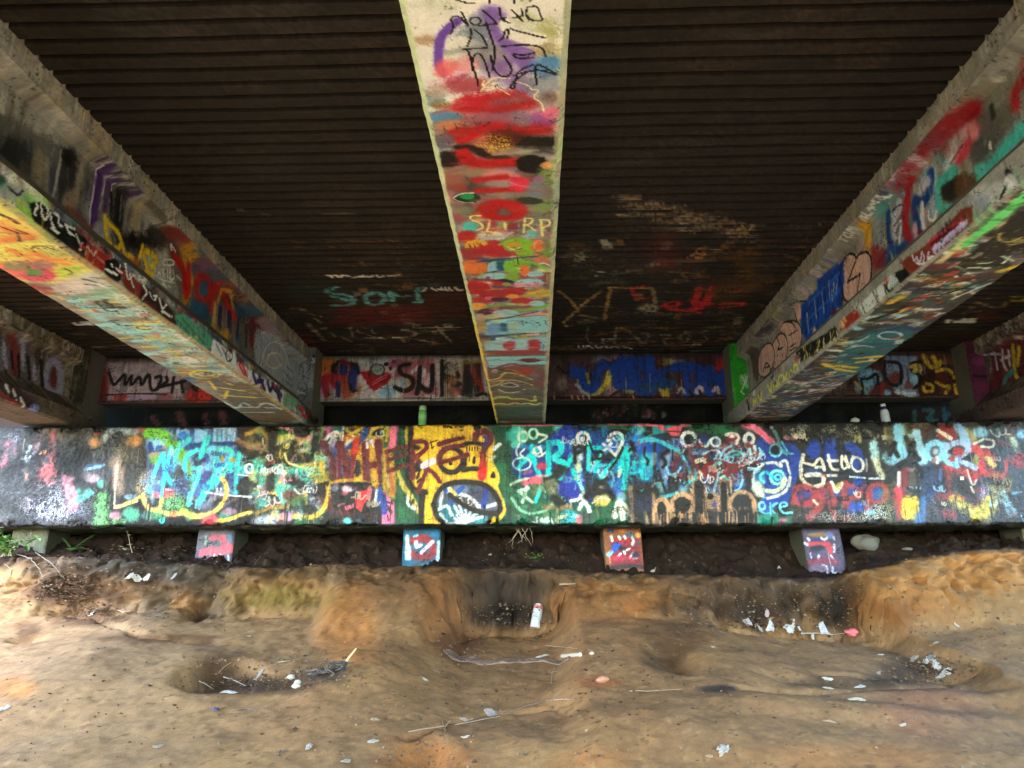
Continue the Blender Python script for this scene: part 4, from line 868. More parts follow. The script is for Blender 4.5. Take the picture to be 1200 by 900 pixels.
S('370,90 300,85 290,120 380,150 400,190 345,212|452,130 428,220|428,222 520,232|575,150 582,205|745,110 728,232|745,110 810,112 795,155 745,172|760,172 830,212|872,130 888,258', 17, Y2, .95, .25); S('865,122 945,125 950,170 880,192', 17, Y2, .95); S('690,150 690,190', 8, 'pink', .6); S('640,150 730,120', 10, (214, 160, 170), .7)
B(350, 345, 100, 56, (226, 164, 48), 1, 8); S('280,320 300,380|320,320 330,360 350,380|340,310 380,350|370,320 400,360|300,350 290,340', 7, (70, 40, 20), .9)
B(530, 380, 230, 50, (168, 28, 44), .9, 24); B(480, 320, 60, 30, (176, 30, 40), .8); B(300, 410, 110, 50, (150, 40, 50), .8, 24); B(690, 330, 140, 60, (130, 184, 40), 1, 14); S('530,330 620,300', 20, (140, 180, 60), .7); B(740, 385, 80, 44, (140, 184, 50), .95); B(860, 340, 70, 50, (226, 112, 52), .95, 14); RG(860, 340, 44, 42, 16, (236, 150, 130), .9); B(650, 330, 70, 24, (214, 140, 50), .7); S('600,345 640,375 700,380|620,380 700,350', 9, 'cream', .9); S('650,350 680,380 720,360', 7, 'nav', .9); B(960, 395, 80, 44, (110, 160, 70), .85); B(930, 330, 60, 40, (110, 108, 96), .7)
B(320, 510, 120, 60, (214, 116, 52), .95, 16); P('440,480 600,440 600,540 430,560', 'lb', .95, 8); S('350,472 560,450 850,425', 20, (28, 60, 110), .95, .35); S('540,460 545,530', 60, (30, 76, 120), .95, .3); S('430,562 590,535', 18, (30, 70, 120), .9)
B(680, 510, 120, 56, (126, 184, 56), 1, 10); S('590,480 700,460 800,470 930,540', 28, (130, 190, 60), .95); B(740, 545, 52, 50, (226, 112, 56), 1, 8); S('680,430 690,500|660,500 720,540', 9, (40, 60, 50), .9); S('680,520 700,530', 20, 'peach', .9); B(880, 460, 60, 30, (206, 120, 90), .7); S('860,490 900,480 940,500', 14, 'wht', .8)
B(500, 592, 110, 26, 'lb', 1, 6); B(830, 575, 70, 24, 'lb', .95, 8); B(640, 600, 70, 40, (126, 170, 60), .9); S('690,610 900,590', 16, (196, 80, 110), .8, .5); B(560, 655, 120, 40, (28, 40, 80), .95, 10); B(510, 652, 66, 24, (168, 34, 46), .95); B(590, 660, 40, 18, (150, 170, 70), .9); B(780, 650, 120, 36, 'lb', 1, 8); S('820,635 850,660 815,670', 8, 'nav'); B(950, 620, 50, 80, (110, 78, 60), .85, 20); S('925,570 925,680', 10, 'tan', .8)
S('300,690 420,640 440,600', 30, (110, 34, 50), .9, .5); B(340, 660, 80, 40, (160, 34, 44), .85); S('640,690 760,690', 26, (160, 30, 44), .9)
Z(gc, 530, 330, 8.571, 'under')
P('130,30 1060,30 1000,770 290,770', (120, 100, 100), .5, 20, 8); UL(80, ['dred', 'lb', 'lb', (150, 170, 90), 'yel', 'nav', 'pink', (120, 60, 80), 'cream', 'mb'], 200, 20, 1020, 760, (40, 200), .85, 8, ['blk', 'nav', 'cream'], .25)
B(260, 60, 120, 60, (166, 30, 38), .95, 20); B(420, 100, 90, 24, (226, 150, 60), .95); B(500, 130, 220, 50, (158, 32, 42), .85, 20); B(640, 90, 120, 26, (172, 34, 40), .9); S('560,60 720,60', 20, (120, 30, 46), .8); B(610, 150, 70, 26, (222, 160, 60), .95, 8); S('690,148 820,135 960,115', 30, (150, 150, 60), .85, .5); B(320, 190, 110, 34, (170, 40, 60), .9); B(370, 165, 40, 16, (222, 110, 140), .9); B(480, 180, 90, 24, (70, 40, 70), .8); B(700, 190, 110, 30, (176, 40, 56), .95); B(860, 220, 90, 30, 'lb', 1, 10); S('940,170 970,230', 50, (90, 92, 110), .8, .5); B(260, 250, 90, 36, (220, 160, 70), 1, 12)
S('370,250 500,230 690,225', 40, (110, 160, 60), .95, .4); S('640,290 800,280 960,240', 46, (120, 176, 66), .95, .4); S('560,225 620,225', 26, 'cream', .7); S('480,265 760,250', 14, (30, 70, 70), .8); B(340, 310, 80, 40, (60, 40, 62), .9); B(430, 300, 60, 16, (190, 60, 90), .8); B(540, 320, 140, 40, (160, 196, 214), .95, 14); B(400, 350, 80, 20, (200, 190, 150), .8); S('330,392 480,375 640,345 860,300', 18, (28, 56, 92), .95, .35); B(280, 360, 50, 40, (200, 170, 160), .8)
P('330,410 560,370 980,330 1000,500 760,520 340,540', (142, 198, 230), 1, 14, 12); S('980,350 900,340 780,345', 12, 'mb', .8); B(420, 470, 80, 70, (110, 150, 204), .9, 26); S('520,430 520,490', 60, (40, 84, 130), .95, .35); B(620, 450, 70, 50, (170, 196, 180), .9, 24, 14, .8); B(290, 440, 60, 70, (170, 150, 90), .8, 24)
gc.lim = None
S('700,390 730,420 750,400|770,410 820,430 890,410 830,405 880,430|800,440 860,450 890,430|790,390 850,410|920,390 950,400 930,420 960,440|690,400 720,440', 9, (34, 50, 84), .9)
S('350,552 480,545 620,530 760,520', 30, (28, 56, 96), .95, .35); P('745,505 872,500 872,538 745,540', 'wht', 1, 3, 2); T('ODDS', 755, 532, 862, 528, 0, -20, 5, 'dred', .9); S('880,520 980,510', 26, (120, 40, 40), .8)
B(500, 580, 130, 34, (32, 70, 120), 1, 8); B(510, 575, 84, 20, (196, 222, 240), 1, 6); P('330,600 990,550 1000,700 330,700', (148, 198, 228), .9, 14, 12); B(470, 640, 90, 60, (158, 206, 234), .95); B(580, 640, 70, 44, (176, 44, 44), 1, 12); B(820, 640, 80, 60, (166, 36, 38), 1, 12); B(700, 640, 70, 60, (160, 208, 234), .95); S('360,700 560,700 740,715', 26, (140, 50, 60), .9); S('340,735 600,728', 16, (240, 226, 226), .9); S('440,735 620,728', 14, 'red', .7); S('900,640 930,620 910,680|880,600 910,640', 10, 'mb', .8)
Z(gc, 550, 410, 10, 'under')
P('190,10 960,10 920,830 310,830', (92, 84, 76), .75, 20, 8); UL(50, ['mar', (130, 120, 110), (60, 60, 56), (140, 70, 70), (110, 110, 130), 'olv'], 220, 60, 920, 820, (40, 200), .8, 0, None, .25)
B(550, 30, 360, 30, (160, 50, 56), .7); P('180,80 960,70 930,170 600,175 250,215', (150, 204, 230), 1, 8, 8); S('200,130 350,115', 20, (110, 140, 160), .7); B(715, 124, 110, 26, (92, 34, 44), 1, 6)
S('250,225 360,200 490,155 590,185 780,205', 34, (110, 56, 66), 1, .3); S('400,200 500,180', 16, (214, 150, 160), .8); B(680, 255, 110, 44, (170, 40, 40), .95, 16); B(850, 330, 90, 130, (128, 70, 70), .9, 30); B(760, 300, 50, 40, (120, 124, 140), .7); B(300, 250, 40, 26, (200, 190, 200), .8); S('430,230 520,230 640,300', 18, (220, 140, 90), .8)
S('250,352 350,335 420,265 560,280 740,350', 20, (226, 220, 110), 1, .25); S('270,376 480,345 620,370 740,415', 18, (220, 216, 110), 1, .25); S('240,432 330,410 400,370', 16, (226, 214, 110), 1); S('380,290 420,270', 34, (214, 210, 90), .9)
S('370,405 470,382 600,425 500,440 380,420', 18, 'wht', 1, .25); S('345,462 420,500 500,510 650,462', 22, (230, 214, 226), 1, .25); B(490, 412, 40, 16, (60, 54, 60), .9); B(520, 475, 120, 14, (80, 74, 80), .8)
S('280,575 360,545 440,550 500,580 620,570 740,600', 34, (206, 214, 90), 1, .2); S('320,560 420,560', 30, (206, 214, 90), .9); P('750,540 790,540 790,605 750,605', (206, 214, 90), 1, 4, 3); S('290,640 370,625 450,645 540,615 600,640 680,620 780,650 830,625', 34, (206, 214, 90), 1, .2); S('840,625 905,636', 12, 'ly', .9)
P('300,670 910,660 900,830 330,830', (66, 74, 66), .8, 14, 10); S('420,720 640,700|500,690 740,690', 26, (44, 84, 66), .6, .6); S('680,740 880,720|720,760 880,780', 18, (150, 130, 120), .7, .6); S('380,770 600,770', 22, (120, 118, 110), .5, .7)
# black marker hand over the white cloud
Z(gc, 460, 0, 5.217, 'under')
MK = (26, 20, 34)
S('355,205 372,180 370,150 352,105 400,98 440,135 470,165 440,110 418,75|475,130 485,105 520,105 540,130 520,155 490,150 475,130|550,65 595,105 640,150|530,160 580,150 640,145|655,45 655,90 670,125 715,140|655,120 690,110|725,60 760,90 795,130|790,55 795,100|740,110 790,95|825,45 810,90 845,130 925,128 900,80 880,35 825,45', 12, MK, 1, .15, .1)
S('478,175 480,230 455,285|500,180 550,220 580,285|570,140 610,250 630,330 612,430|650,250 680,230 692,175 715,190 700,235|720,175 820,205 930,232|665,285 780,272 880,275 930,300 935,345|430,303 580,292|455,305 500,420 527,522|490,430 490,330 540,330 575,400 595,475|600,340 620,430 680,480 740,440 680,340', 12, MK, 1, .15, .1)
S('870,320 800,340 730,325 760,360 860,350|720,530 760,480 860,420 950,440 1025,462 950,420 865,380 885,515|720,530 745,550 755,480 770,430 860,395|740,460 850,430 940,430|380,-5 430,15 500,20|590,-10 590,20|740,-10 745,20|850,-10 840,5', 12, MK, 1, .15, .1)
S('560,495 545,530 620,540|610,510 660,545 712,580|540,560 600,470 720,480|760,500 830,520 850,550 905,545 850,600 910,620 926,680', 6, (226, 214, 170), .95, .25)
gc.lim = None
a, b = vr(gc, 'under')
gc.smear(420, .10, .022, (0, 1), .55, (2.0, 4.4, a, b)); gc.smear(700, .12, .035, (0, 1), .5, (4.2, 6.9, a, b)); gc.smear(120, .10, .012, (1, 0), .4, (2.4, 6.9, a, b))
# pale and yellow arrises
Z(gc, 530, 0, 1, 'fcham')
v0, v1 = vr(gc, 'fside')[0], vr(gc, 'fcham')[1]
ef = sstep(v1 + .006, v1 - .002, gc.V + (gc.nm - .5) * .012)[..., None] * .9
yy = sstep(3.6, 4.3, gc.U)[..., None]
edge = np.array((186, 196, 158)) / 255 * (1 - yy) + np.array((206, 190, 84)) / 255 * yy
gc.c[:] = gc.c * (1 - ef) + edge * ef
a, b = vr(gc, 'under')
ef = sstep(.016, .0, b - gc.V + (gc.nm - .5) * .03)[..., None] * .6
gc.c[:] = gc.c * (1 - ef) + np.array((186, 188, 158)) / 255 * ef
for k in range(110):   # dabs along the right arris
    u = random.uniform(2.4, 6.6); gc.line([(u, b - random.uniform(0, .03)), (u + .02, b + .02)], random.uniform(.01, .025), random.choice([(54, 54, 50), (204, 196, 170), (120, 110, 90), (160, 96, 76)]), .6)
gc.wear(.15, .02, (70, 66, 60))

# ------------------------------------------------------------------ left girder
ul = np.concatenate([np.arange(.9, 2.35, .03), np.arange(2.35, 6.8, .0095), np.linspace(6.8, 7.2, 12)])
fi = {'under': .007, 'cham': .01, 'side': .0075, 'slope': .02, 'web': .0085, 'fillet': .012, 'top': .012, 'fside': .04, 'fcham': .015}
gl = girder_canvas(GX[1], 1, ul, fi, 31, (142, 142, 138))
concrete_bits(gl)
a, b = vr(gl, 'under'); gl.underlay(220, LIVELY, (.04, .16), .6, 1., (.9, 7, a, b)); gl.underlay(70, [PAL['ly'], PAL['org'], PAL['lime'], PAL['wht'], PAL['pink']], (.1, .4), .8, 1., (.9, 2.6, a, b))
a, b = vr(gl, 'side'); gl.underlay(300, [PAL[k] for k in ('blk', 'char', 'dred', 'grey', 'wht', 'teal', 'mar', 'nav')], (.03, .1), .8, 2, (2.4, 7, a, b))
k = 5.625
Z(gl, 0, 170, k, 'web'); P('-300,-360 330,-60 660,200 700,620 470,440 200,230 -300,-120', (74, 75, 76), .75, 40, 20)
for q in range(70):
    x = random.uniform(-40, 640); y = random.uniform(-120, 120) + x * .45; S([(x, y), (x - random.uniform(0, 14), y + random.uniform(80, 240))], random.uniform(10, 44), random.choice([(40, 42, 46), (56, 56, 58), (128, 118, 98), (96, 94, 90), (60, 64, 80), (150, 142, 124)]), random.uniform(.4, .85), .7, .7, .3)
B(60, 60, 120, 110, (36, 40, 44), .85, 50); B(20, 160, 100, 80, (50, 54, 56), .8, 40); B(440, 180, 60, 160, (54, 54, 58), .8, 40); B(460, 80, 40, 60, (26, 26, 28), .9, 24); S('260,80 250,230', 70, (140, 128, 104), .8, .7); S('355,180 350,300', 50, (54, 58, 90), .7, .7); S('405,40 380,200 350,340', 16, (170, 170, 170), .8); S('160,140 150,260', 60, (70, 68, 64), .7, .7)
S('560,60 530,200 500,320', 50, (150, 142, 124), .8, .6); B(470, 360, 50, 60, (150, 130, 106), .7); B(620, 430, 60, 100, (150, 150, 156), .7, 40)
VI = (72, 42, 106)
S('665,110 640,300 615,500', 66, VI, .95, .4); S('730,190 700,330 690,440', 40, VI, .9, .4); S('850,260 820,340', 46, (66, 40, 96), .9, .5); S('640,120 600,400 588,540', 14, (196, 190, 206), .95); S('700,170 675,330|740,250 720,420', 11, (190, 184, 200), .8)
S('790,310 770,560', 100, (34, 34, 42), .95, .45); S('735,320 730,470', 30, (30, 30, 38), .9); S('800,330 790,500|850,320 830,520', 10, (130, 130, 140), .7); S('905,380 880,580', 76, (154, 138, 112), .85, .5); B(900, 640, 130, 70, (30, 26, 32), .95, 40); B(1040, 610, 80, 90, (44, 42, 40), .85, 40)
Z(gl, 0, 170, k, 'fillet')
S('640,110 700,85 760,60|680,150 760,130 830,120|720,190 800,180 880,170|760,240 850,235 920,230|800,290 900,280 960,270', 20, (60, 44, 80), .85, .5); S('660,130 790,95|740,215 880,200|790,265 930,250', 9, (190, 184, 196), .7)
P('940,380 1040,340 1125,440 1090,540', (84, 80, 70), .8, 16)
Z(gl, 0, 170, k, 'web')
S('470,430 540,500 590,560', 50, (124, 42, 38), .85, .6); B(660, 560, 50, 60, (160, 158, 176), .8)
YO = (228, 184, 24)
S('692,470 700,600 730,670 780,690 805,640 770,560 705,510', 34, YO, 1, .2); S('800,640 830,740 860,720 900,790 920,740 942,665', 30, YO, 1, .2); S('942,680 960,780 985,870|945,690 1000,710 1045,760 1000,800', 30, YO, 1, .2); S('740,600 745,670', 16, (40, 36, 40), .7); S('960,840 1000,850', 30, YO, .9)
B(870, 800, 60, 50, (150, 60, 40), .7, 30)
Z(gl, 0, 170, k, 'side')
P('-20,190 30,210 50,300 30,330 -20,320', (40, 84, 66), .9, 10); B(90, 300, 110, 60, (160, 164, 164), .85, 24); S('60,280 120,340 150,300', 12, 'char', .9)
P('180,370 260,370 570,630 740,760 760,860 640,860 220,500', (20, 20, 22), .97, 8, 8)
S('235,460 225,430 250,415 240,390|270,385 275,470 310,500 325,420 280,380|332,440 345,540 395,580|335,545 385,580|360,450 395,470 380,520 410,540|430,520 450,580 480,590|440,560 490,600|430,530 490,550|505,590 540,680 520,690|530,690 545,640', 13, (214, 216, 216), 1, .2)
P('570,640 720,730 740,800 640,860 560,770', (156, 42, 34), .95, 8); S('560,720 575,660 590,700|600,700 615,740 630,700', 12, (200, 180, 176), .9); S('640,740 700,790', 12, (176, 120, 110), .7)
P('690,760 760,740 800,800 860,900 700,900', (20, 20, 24), .97, 6); S('700,820 770,855|735,790 740,800', 14, 'wht', 1); S('790,790 790,840 830,840 830,790|830,840 820,890|860,850 830,860 850,890|860,860 890,865', 11, 'wht', 1)
Z(gl, 0, 250, 3.0, 'side')
P('395,180 440,195 520,270 490,300 440,260', (126, 44, 32), .9, 5); S('410,195 430,210|440,180 450,240 470,215|455,215 470,260', 6, 'wht', .95); P('500,250 600,340 620,390 560,370 490,300', (58, 26, 28), .9, 5)
S('505,255 520,280 500,300|525,275 540,310 555,290 540,290|560,300 570,340 585,320|570,345 605,365', 8, 'wht', 1, .2); P('500,290 560,350 610,385 600,400 540,370', (120, 48, 44), .7, 5)
P('615,360 650,350 745,440 750,480 700,470 630,410', (92, 156, 130), 1, 5); S('620,375 660,420 700,430|640,370 720,460|660,390 650,420', 8, (60, 110, 90), .8); P('750,440 830,510 835,560 790,550 740,490', (214, 214, 224), 1, 5); S('760,460 780,500|780,470 800,510|795,490 815,520 800,520', 5, (90, 90, 130), .8); RG(805, 500, 12, 20, 5, 'blk')
P('835,520 870,540 870,590 830,570', (226, 190, 196), 1, 4); S('840,530 860,570|850,525 872,580', 10, (190, 40, 60), .9); P('870,545 1020,640 1030,690 960,660 870,600', (206, 206, 214), 1, 4); S('890,560 900,600|910,570 930,620|905,590 925,590|940,590 950,630 960,600|970,615 985,660|960,610 990,640', 14, (40, 40, 100), 1, .25); S('880,590 900,615|915,610 930,630', 8, 'dred', .8); B(1020, 660, 24, 26, (120, 170, 140), .9); S('1050,680 1070,690 1060,710 1080,715', 9, (214, 40, 44), 1)
# underside
Z(gl, 0, 250, 3.0, 'under')
P('-120,-80 130,20 380,190 300,250 60,240 -120,120', (214, 206, 104), .97, 16, 12); B(40, 60, 90, 40, (228, 184, 90), .8, 20); B(80, 130, 80, 30, (236, 214, 90), .8, 16); B(200, 120, 60, 30, (200, 204, 120), .8)
OR = (238, 132, 58)
S('-20,40 40,60 100,80', 44, OR, .95, .35); S('-10,100 60,90', 30, OR, .85, .45); S('40,130 110,160 170,180', 30, OR, .9, .35); S('130,140 180,170', 36, OR, .9, .4); S('140,170 220,160 240,190', 26, OR, .85, .45); S('-20,170 60,200', 34, OR, .8, .5)
B(90, 200, 110, 30, (216, 96, 110), .85, 14); B(140, 220, 60, 22, (206, 70, 110), .85); B(60, 186, 50, 16, (130, 140, 90), .8); B(120, 208, 30, 12, (90, 150, 80), .9); B(240, 205, 50, 22, (180, 206, 60), .95); B(160, 180, 40, 16, (110, 110, 140), .6)
S('0,45 60,70 110,75 60,60|60,70 70,100|110,125 130,110 200,130|230,195 260,210 240,215', 3.5, (50, 40, 40), .95, .3); S('-10,0 40,20 60,35', 14, (60, 40, 30), .9)
B(330, 240, 100, 40, (186, 190, 190), .9, 18); B(250, 260, 60, 30, (214, 200, 206), .7); S('290,230 360,250|300,250 420,260|320,225 400,235', 9, (70, 74, 90), .8); S('350,250 420,290', 16, 'wht', .8); B(370, 280, 60, 24, (130, 170, 150), .7)
LB2 = (152, 206, 222)
P('240,300 420,290 560,360 760,470 900,560 800,570 640,540 520,460 380,400 300,350', LB2, .85, 14, 14, None, .35)
for q in ('250,310 350,305 450,312', '330,360 440,350 540,370', '350,395 480,385 580,395', '430,420 540,410 620,420', '470,450 580,440 660,455', '500,500 620,480 720,500', '560,530 680,520 780,545'): S(q, 22, (160, 214, 230), .95, .4, .8)
for q in ('280,340 330,345', '440,360 500,362', '540,360 560,375', '480,400 520,402', '560,440 600,445', '420,440 470,436', '500,470 540,470', '520,530 560,536', '640,470 690,468', '600,560 650,560'): S(q, 9, (226, 206, 70), .95)
for q in ('300,330 360,335', '380,380 420,375', '440,395 500,392', '560,405 610,415', '480,430 530,432', '600,470 650,475', '540,500 590,510', '450,470 490,480'): S(q, 7, (60, 60, 62), .8)
S('600,480 700,475', 14, (170, 70, 54), .85); B(705, 520, 40, 14, (140, 74, 58), .95, 4); S('640,500 690,505', 12, (196, 150, 60), .8); S('560,490 640,500', 10, (170, 90, 70), .7)
P('760,560 870,560 1080,710 1000,740 880,730 740,600', (96, 86, 74), .9, 12); RG(720, 566, 52, 15, 8, (216, 196, 60)); RG(722, 566, 26, 7, 5, (216, 196, 60)); S('735,590 760,620|750,610 860,625|780,640 900,648|800,625 790,650', 9, (226, 200, 80), .95); S('820,605 880,610', 9, (206, 110, 60), .9)
S('790,665 840,690 850,660 900,690 930,660 990,690|800,680 990,685|860,700 960,700', 9, (190, 206, 220), .95, .3, .8); S('880,715 1000,715', 10, (140, 90, 70), .6)
# web: large red and yellow letters
Z(gl, 0, 250, 3.0, 'under'); UL(110, [(160, 214, 230), (140, 196, 214), 'cream', 'yel', (120, 90, 70), (190, 206, 200), (150, 206, 226)], 300, 300, 900, 600, (20, 70), .85, 10, ['blk', 'yel', 'wht'], .3)
k = 5.625
Z(gl, 180, 270, k, 'web'); UL(60, ['dred', (180, 130, 40), (50, 90, 130), (90, 80, 110), (110, 40, 40), (60, 60, 90), (150, 120, 70)], 100, 80, 900, 860, (50, 160), .8, 14, ['blk', 'cream', 'dred', 'nav'])
P('90,60 420,300 660,560 700,860 560,860 180,520', (70, 60, 56), .5, 30, 24)
S('180,60 220,200 225,360 215,520', 90, (186, 138, 30), .9, .5); S('240,160 250,330', 50, (206, 160, 40), .8, .5); S('60,-20 160,30', 60, (120, 40, 24), .8, .6); S('140,170 200,260 210,400', 54, (176, 24, 20), 1, .3); S('230,230 235,380 215,430', 44, (184, 26, 22), .95, .35); S('110,95 120,130|115,90 145,140', 10, 'wht', 1)
RG(97, 212, 40, 20, 9, (230, 226, 220)); S('10,250 20,320 40,260 50,330|60,250 70,340|90,245 95,335|110,250 105,330 140,320 130,270|150,300 180,325|10,300 60,330 140,345|60,350 90,375|100,370 110,375', 7, (220, 216, 210), .95, .25)
B(320, 250, 80, 70, (108, 86, 112), .9, 34); B(390, 290, 70, 50, (74, 86, 110), .8, 34); RG(325, 385, 48, 84, 38, (182, 30, 36), 1, .35); B(330, 385, 26, 46, (60, 90, 130), .95, 12); S('410,370 380,440 375,520', 60, (178, 28, 32), .95, .4); B(290, 520, 80, 60, (36, 88, 124), .9, 34); B(340, 580, 60, 50, (40, 80, 110), .8, 30)
S('425,470 440,400 475,380 510,430 525,510', 30, (204, 150, 50), .95, .35); S('405,500 395,640', 40, (196, 160, 70), .85, .5); S('465,430 500,520 540,580', 46, (182, 28, 34), .95, .35); S('440,520 430,650', 40, (40, 28, 90), .95, .35); S('500,560 500,700', 50, (36, 30, 84), .9, .4); S('560,600 550,700', 40, (30, 34, 80), .8, .5); B(600, 520, 70, 60, (38, 84, 120), .85, 34); S('650,590 645,740', 46, (110, 28, 44), .95, .4); S('610,640 610,760', 30, (60, 26, 50), .8, .5); B(460, 690, 50, 40, (196, 156, 40), .9); S('560,720 590,800', 40, (50, 90, 110), .7, .6); B(400, 660, 40, 40, (150, 120, 60), .7)
P('690,640 760,680 930,800 960,900 680,900 660,760', (160, 168, 182), .95, 20, 14); B(760, 740, 60, 80, (170, 184, 206), .8, 30); RG(790, 830, 50, 50, 8, (226, 214, 206), .9); S('690,740 720,650 760,720|700,800 730,720 820,700 860,860|740,880 800,760 880,880', 7, (224, 220, 220), .85)
Z(gl, 160, 360, 5.454, 'web')
P('760,180 840,170 960,230 1040,300 1030,560 960,520 800,390', (156, 166, 182), .95, 16, 12); RG(880, 340, 50, 50, 8, (222, 206, 196), .9); RG(880, 335, 22, 26, 6, (200, 150, 130), .9); S('790,380 830,240 900,210 960,300 990,440|820,380 870,260 950,440', 7, (226, 226, 230), .85); S('960,380 1000,420|930,400 990,470|950,470 990,500', 9, (80, 110, 170), .8)
Z(gl, 160, 360, 5.454, 'fillet'); B(880, 110, 120, 60, (150, 140, 156), .8, 30); S('860,40 870,70', 20, (60, 50, 100), .8)
gl.lim = None
v0, v1 = vr(gl, 'slope'); e = (sstep(v0 - .005, v0 + .02, gl.V) * sstep(v1 + .01, v1 - .01, gl.V))[..., None] * .8
gl.c[:] = gl.c * (1 - e) + np.array((96, 84, 72)) / 255 * e
v0, v1 = vr(gl, 'cham'); e = (sstep(v0 - .012, v0, gl.V) * sstep(v1 + .006, v1 - .006, gl.V))[..., None] * .6
gl.c[:] = gl.c * (1 - e) + np.array((190, 176, 140)) / 255 * e
gl.scribbles(36, [(220, 216, 210), (30, 30, 34), (190, 60, 60), (230, 200, 90)], (.03, .06), (.004, .007), .75, (3, 6.7, vr(gl, 'under')[0], vr(gl, 'side')[1]))
a, b = vr(gl, 'under'); gl.smear(500, .14, .03, (0, 1), .5, (2.5, 7, a, b)); a, b = vr(gl, 'web'); gl.smear(260, .16, .02, (0, -1), .5, (2.5, 7, a, b))
gl.wear(.16, .03, (60, 56, 50), .12)

# ------------------------------------------------------------------ right girder
gr = girder_canvas(GX[3], -1, ul, fi, 41, (142, 142, 136))
concrete_bits(gr)
Z(gr, 0, 0, 1, 'under'); P('840,500 1320,120 1320,260 920,520', (58, 56, 52), .9, 20, 8)
a, b = vr(gr, 'under'); gr.underlay(900, [PAL[q] for q in ('blk', 'char', 'wht', 'cream', 'nav', 'teal', 'yel', 'olv', 'lb', 'mar')], (.03, .16), .9, .3, (.9, 7, a, b), (.12, .35))
a, b = vr(gr, 'side'); gr.underlay(420, [PAL[q] for q in ('blk', 'char', 'wht', 'grey', 'dred', 'cream', 'olv')], (.03, .09), .75, 2, (2.4, 7, a, b))
Z(gr, 1000, 60, 5.625, 'web')
B(940, 260, 160, 100, (120, 116, 100), .7, 50); B(900, 520, 110, 130, (86, 88, 84), .85, 50); B(1000, 430, 80, 90, (96, 94, 86), .8, 40); B(820, 660, 90, 90, (70, 72, 72), .8, 40); S('910,370 920,430', 40, (50, 52, 48), .9, .5)
S('800,380 700,460 560,560 440,680 370,800 340,900', 120, (140, 20, 30), .98, .4, .3); S('560,500 640,450 760,390', 70, (138, 34, 40), .7, .6); S('700,700 760,600 800,520', 80, (206, 60, 76), .85, .5); B(780, 530, 56, 60, (214, 150, 156), .8, 26); S('1110,200 1060,290 1070,350', 80, (160, 36, 44), .95, .4); S('1125,60 1100,160', 60, (170, 90, 70), .6, .6)
S('1125,520 1040,620 960,710 870,820 800,880', 120, (84, 184, 176), .97, .35, .3); B(850, 790, 60, 50, (96, 196, 186), .9); B(740, 850, 70, 50, (86, 66, 46), .9, 26); B(680, 880, 60, 60, (40, 40, 44), .8, 26); S('640,780 590,850 560,900', 50, (96, 190, 180), .9, .4); S('640,700 600,760', 46, 'wht', .9, .4); S('720,620 640,740', 7, (60, 20, 30), .8); S('520,800 500,900', 50, (30, 70, 150), .95, .35); S('470,820 430,900|540,780 545,860', 24, (206, 206, 226), .9); S('900,610 910,640', 22, 'wht', .9); RG(980, 180, 30, 14, 8, (200, 196, 180), .5)
Z(gr, 960, 200, 5.0, 'web'); UL(60, ['grey', (96, 98, 110), 'dred', (60, 90, 150), (150, 60, 70), (120, 130, 130), (70, 150, 150), (210, 206, 220), (206, 150, 160), (150, 190, 220)], 300, 60, 900, 560, (50, 140), .75, 14, ['blk', 'wht', 'nav'])
B(760, 100, 70, 80, (40, 38, 40), .85, 30); B(860, 90, 70, 80, (92, 68, 44), .95, 30); S('700,60 690,160 720,240 790,210', 46, (84, 184, 176), .95, .35); S('800,0 720,60', 46, (84, 184, 176), .9, .4)
S('655,20 650,140 600,200 560,160 550,240 590,350', 54, (26, 64, 140), .95, .35); S('640,60 590,120', 44, (200, 196, 214), .9, .4); S('600,200 610,330', 34, (216, 216, 230), .95, .35); S('640,240 640,290 680,290 685,240', 14, 'wht', .95); B(600, 370, 50, 30, (130, 40, 60), .8)
S('540,60 510,180 500,300 530,440', 60, (172, 26, 34), .95, .4); S('560,320 570,410', 36, (220, 160, 170), .8, .5); S('470,200 440,320 430,450', 66, (190, 190, 206), .95, .4); S('480,300 470,420', 24, 'wht', .9); S('405,260 400,380 440,480 510,440', 50, (28, 74, 144), .95, .35); S('340,320 350,460', 60, (140, 158, 170), .85, .5); S('420,240 480,190 500,220|440,330 490,240|450,370 500,270', 7, 'nav', .8)
S('285,310 285,420', 66, (208, 158, 30), .95, .35); S('230,470 260,420', 10, 'pink', .6); B(350, 530, 60, 70, (126, 40, 50), .85, 26); B(330, 480, 40, 40, (150, 60, 60), .7); S('400,470 400,560', 50, (36, 74, 130), .8, .5); S('450,520 450,545', 30, 'wht', .8)
Z(gr, 960, 200, 5.0, 'fillet')
Z(gr, 970, 220, 11.25, 'fillet'); T('TOM', 235, 735, 405, 560, -125, -60, 19, (224, 224, 214), .95, .3, .08); T('BLANCK', 500, 440, 745, 120, -105, -65, 19, (224, 224, 214), .95, .3, .08); S('740,150 830,95', 20, (224, 224, 214), .95)
Z(gr, 960, 200, 5.0, 'fillet')
S('400,160 420,140', 8, 'wht', .9); S('20,480 50,440|40,470 70,460', 8, 'cream', .6)
Z(gr, 960, 200, 5.0, 'web')
PK = (214, 176, 164); UL(40, ['grey', (90, 110, 160), (120, 110, 120), (70, 60, 66), (60, 84, 150), (190, 186, 196), (206, 170, 176), (140, 170, 206)], -300, 420, 400, 1200, (50, 140), .7, 10, ['blk', 'wht'])
P('130,560 170,490 220,490 300,480 315,560 290,680 220,770 150,780 130,680', PK, 1, 6, 5); S('130,560 165,485 210,490 215,520 240,480 290,475 312,540 300,650 250,740 200,775 150,770 135,690', 13, (34, 26, 28), 1, .25); S('215,530 165,655 240,605 222,720', 13, (34, 26, 28), 1, .25, .3, 0, 0)
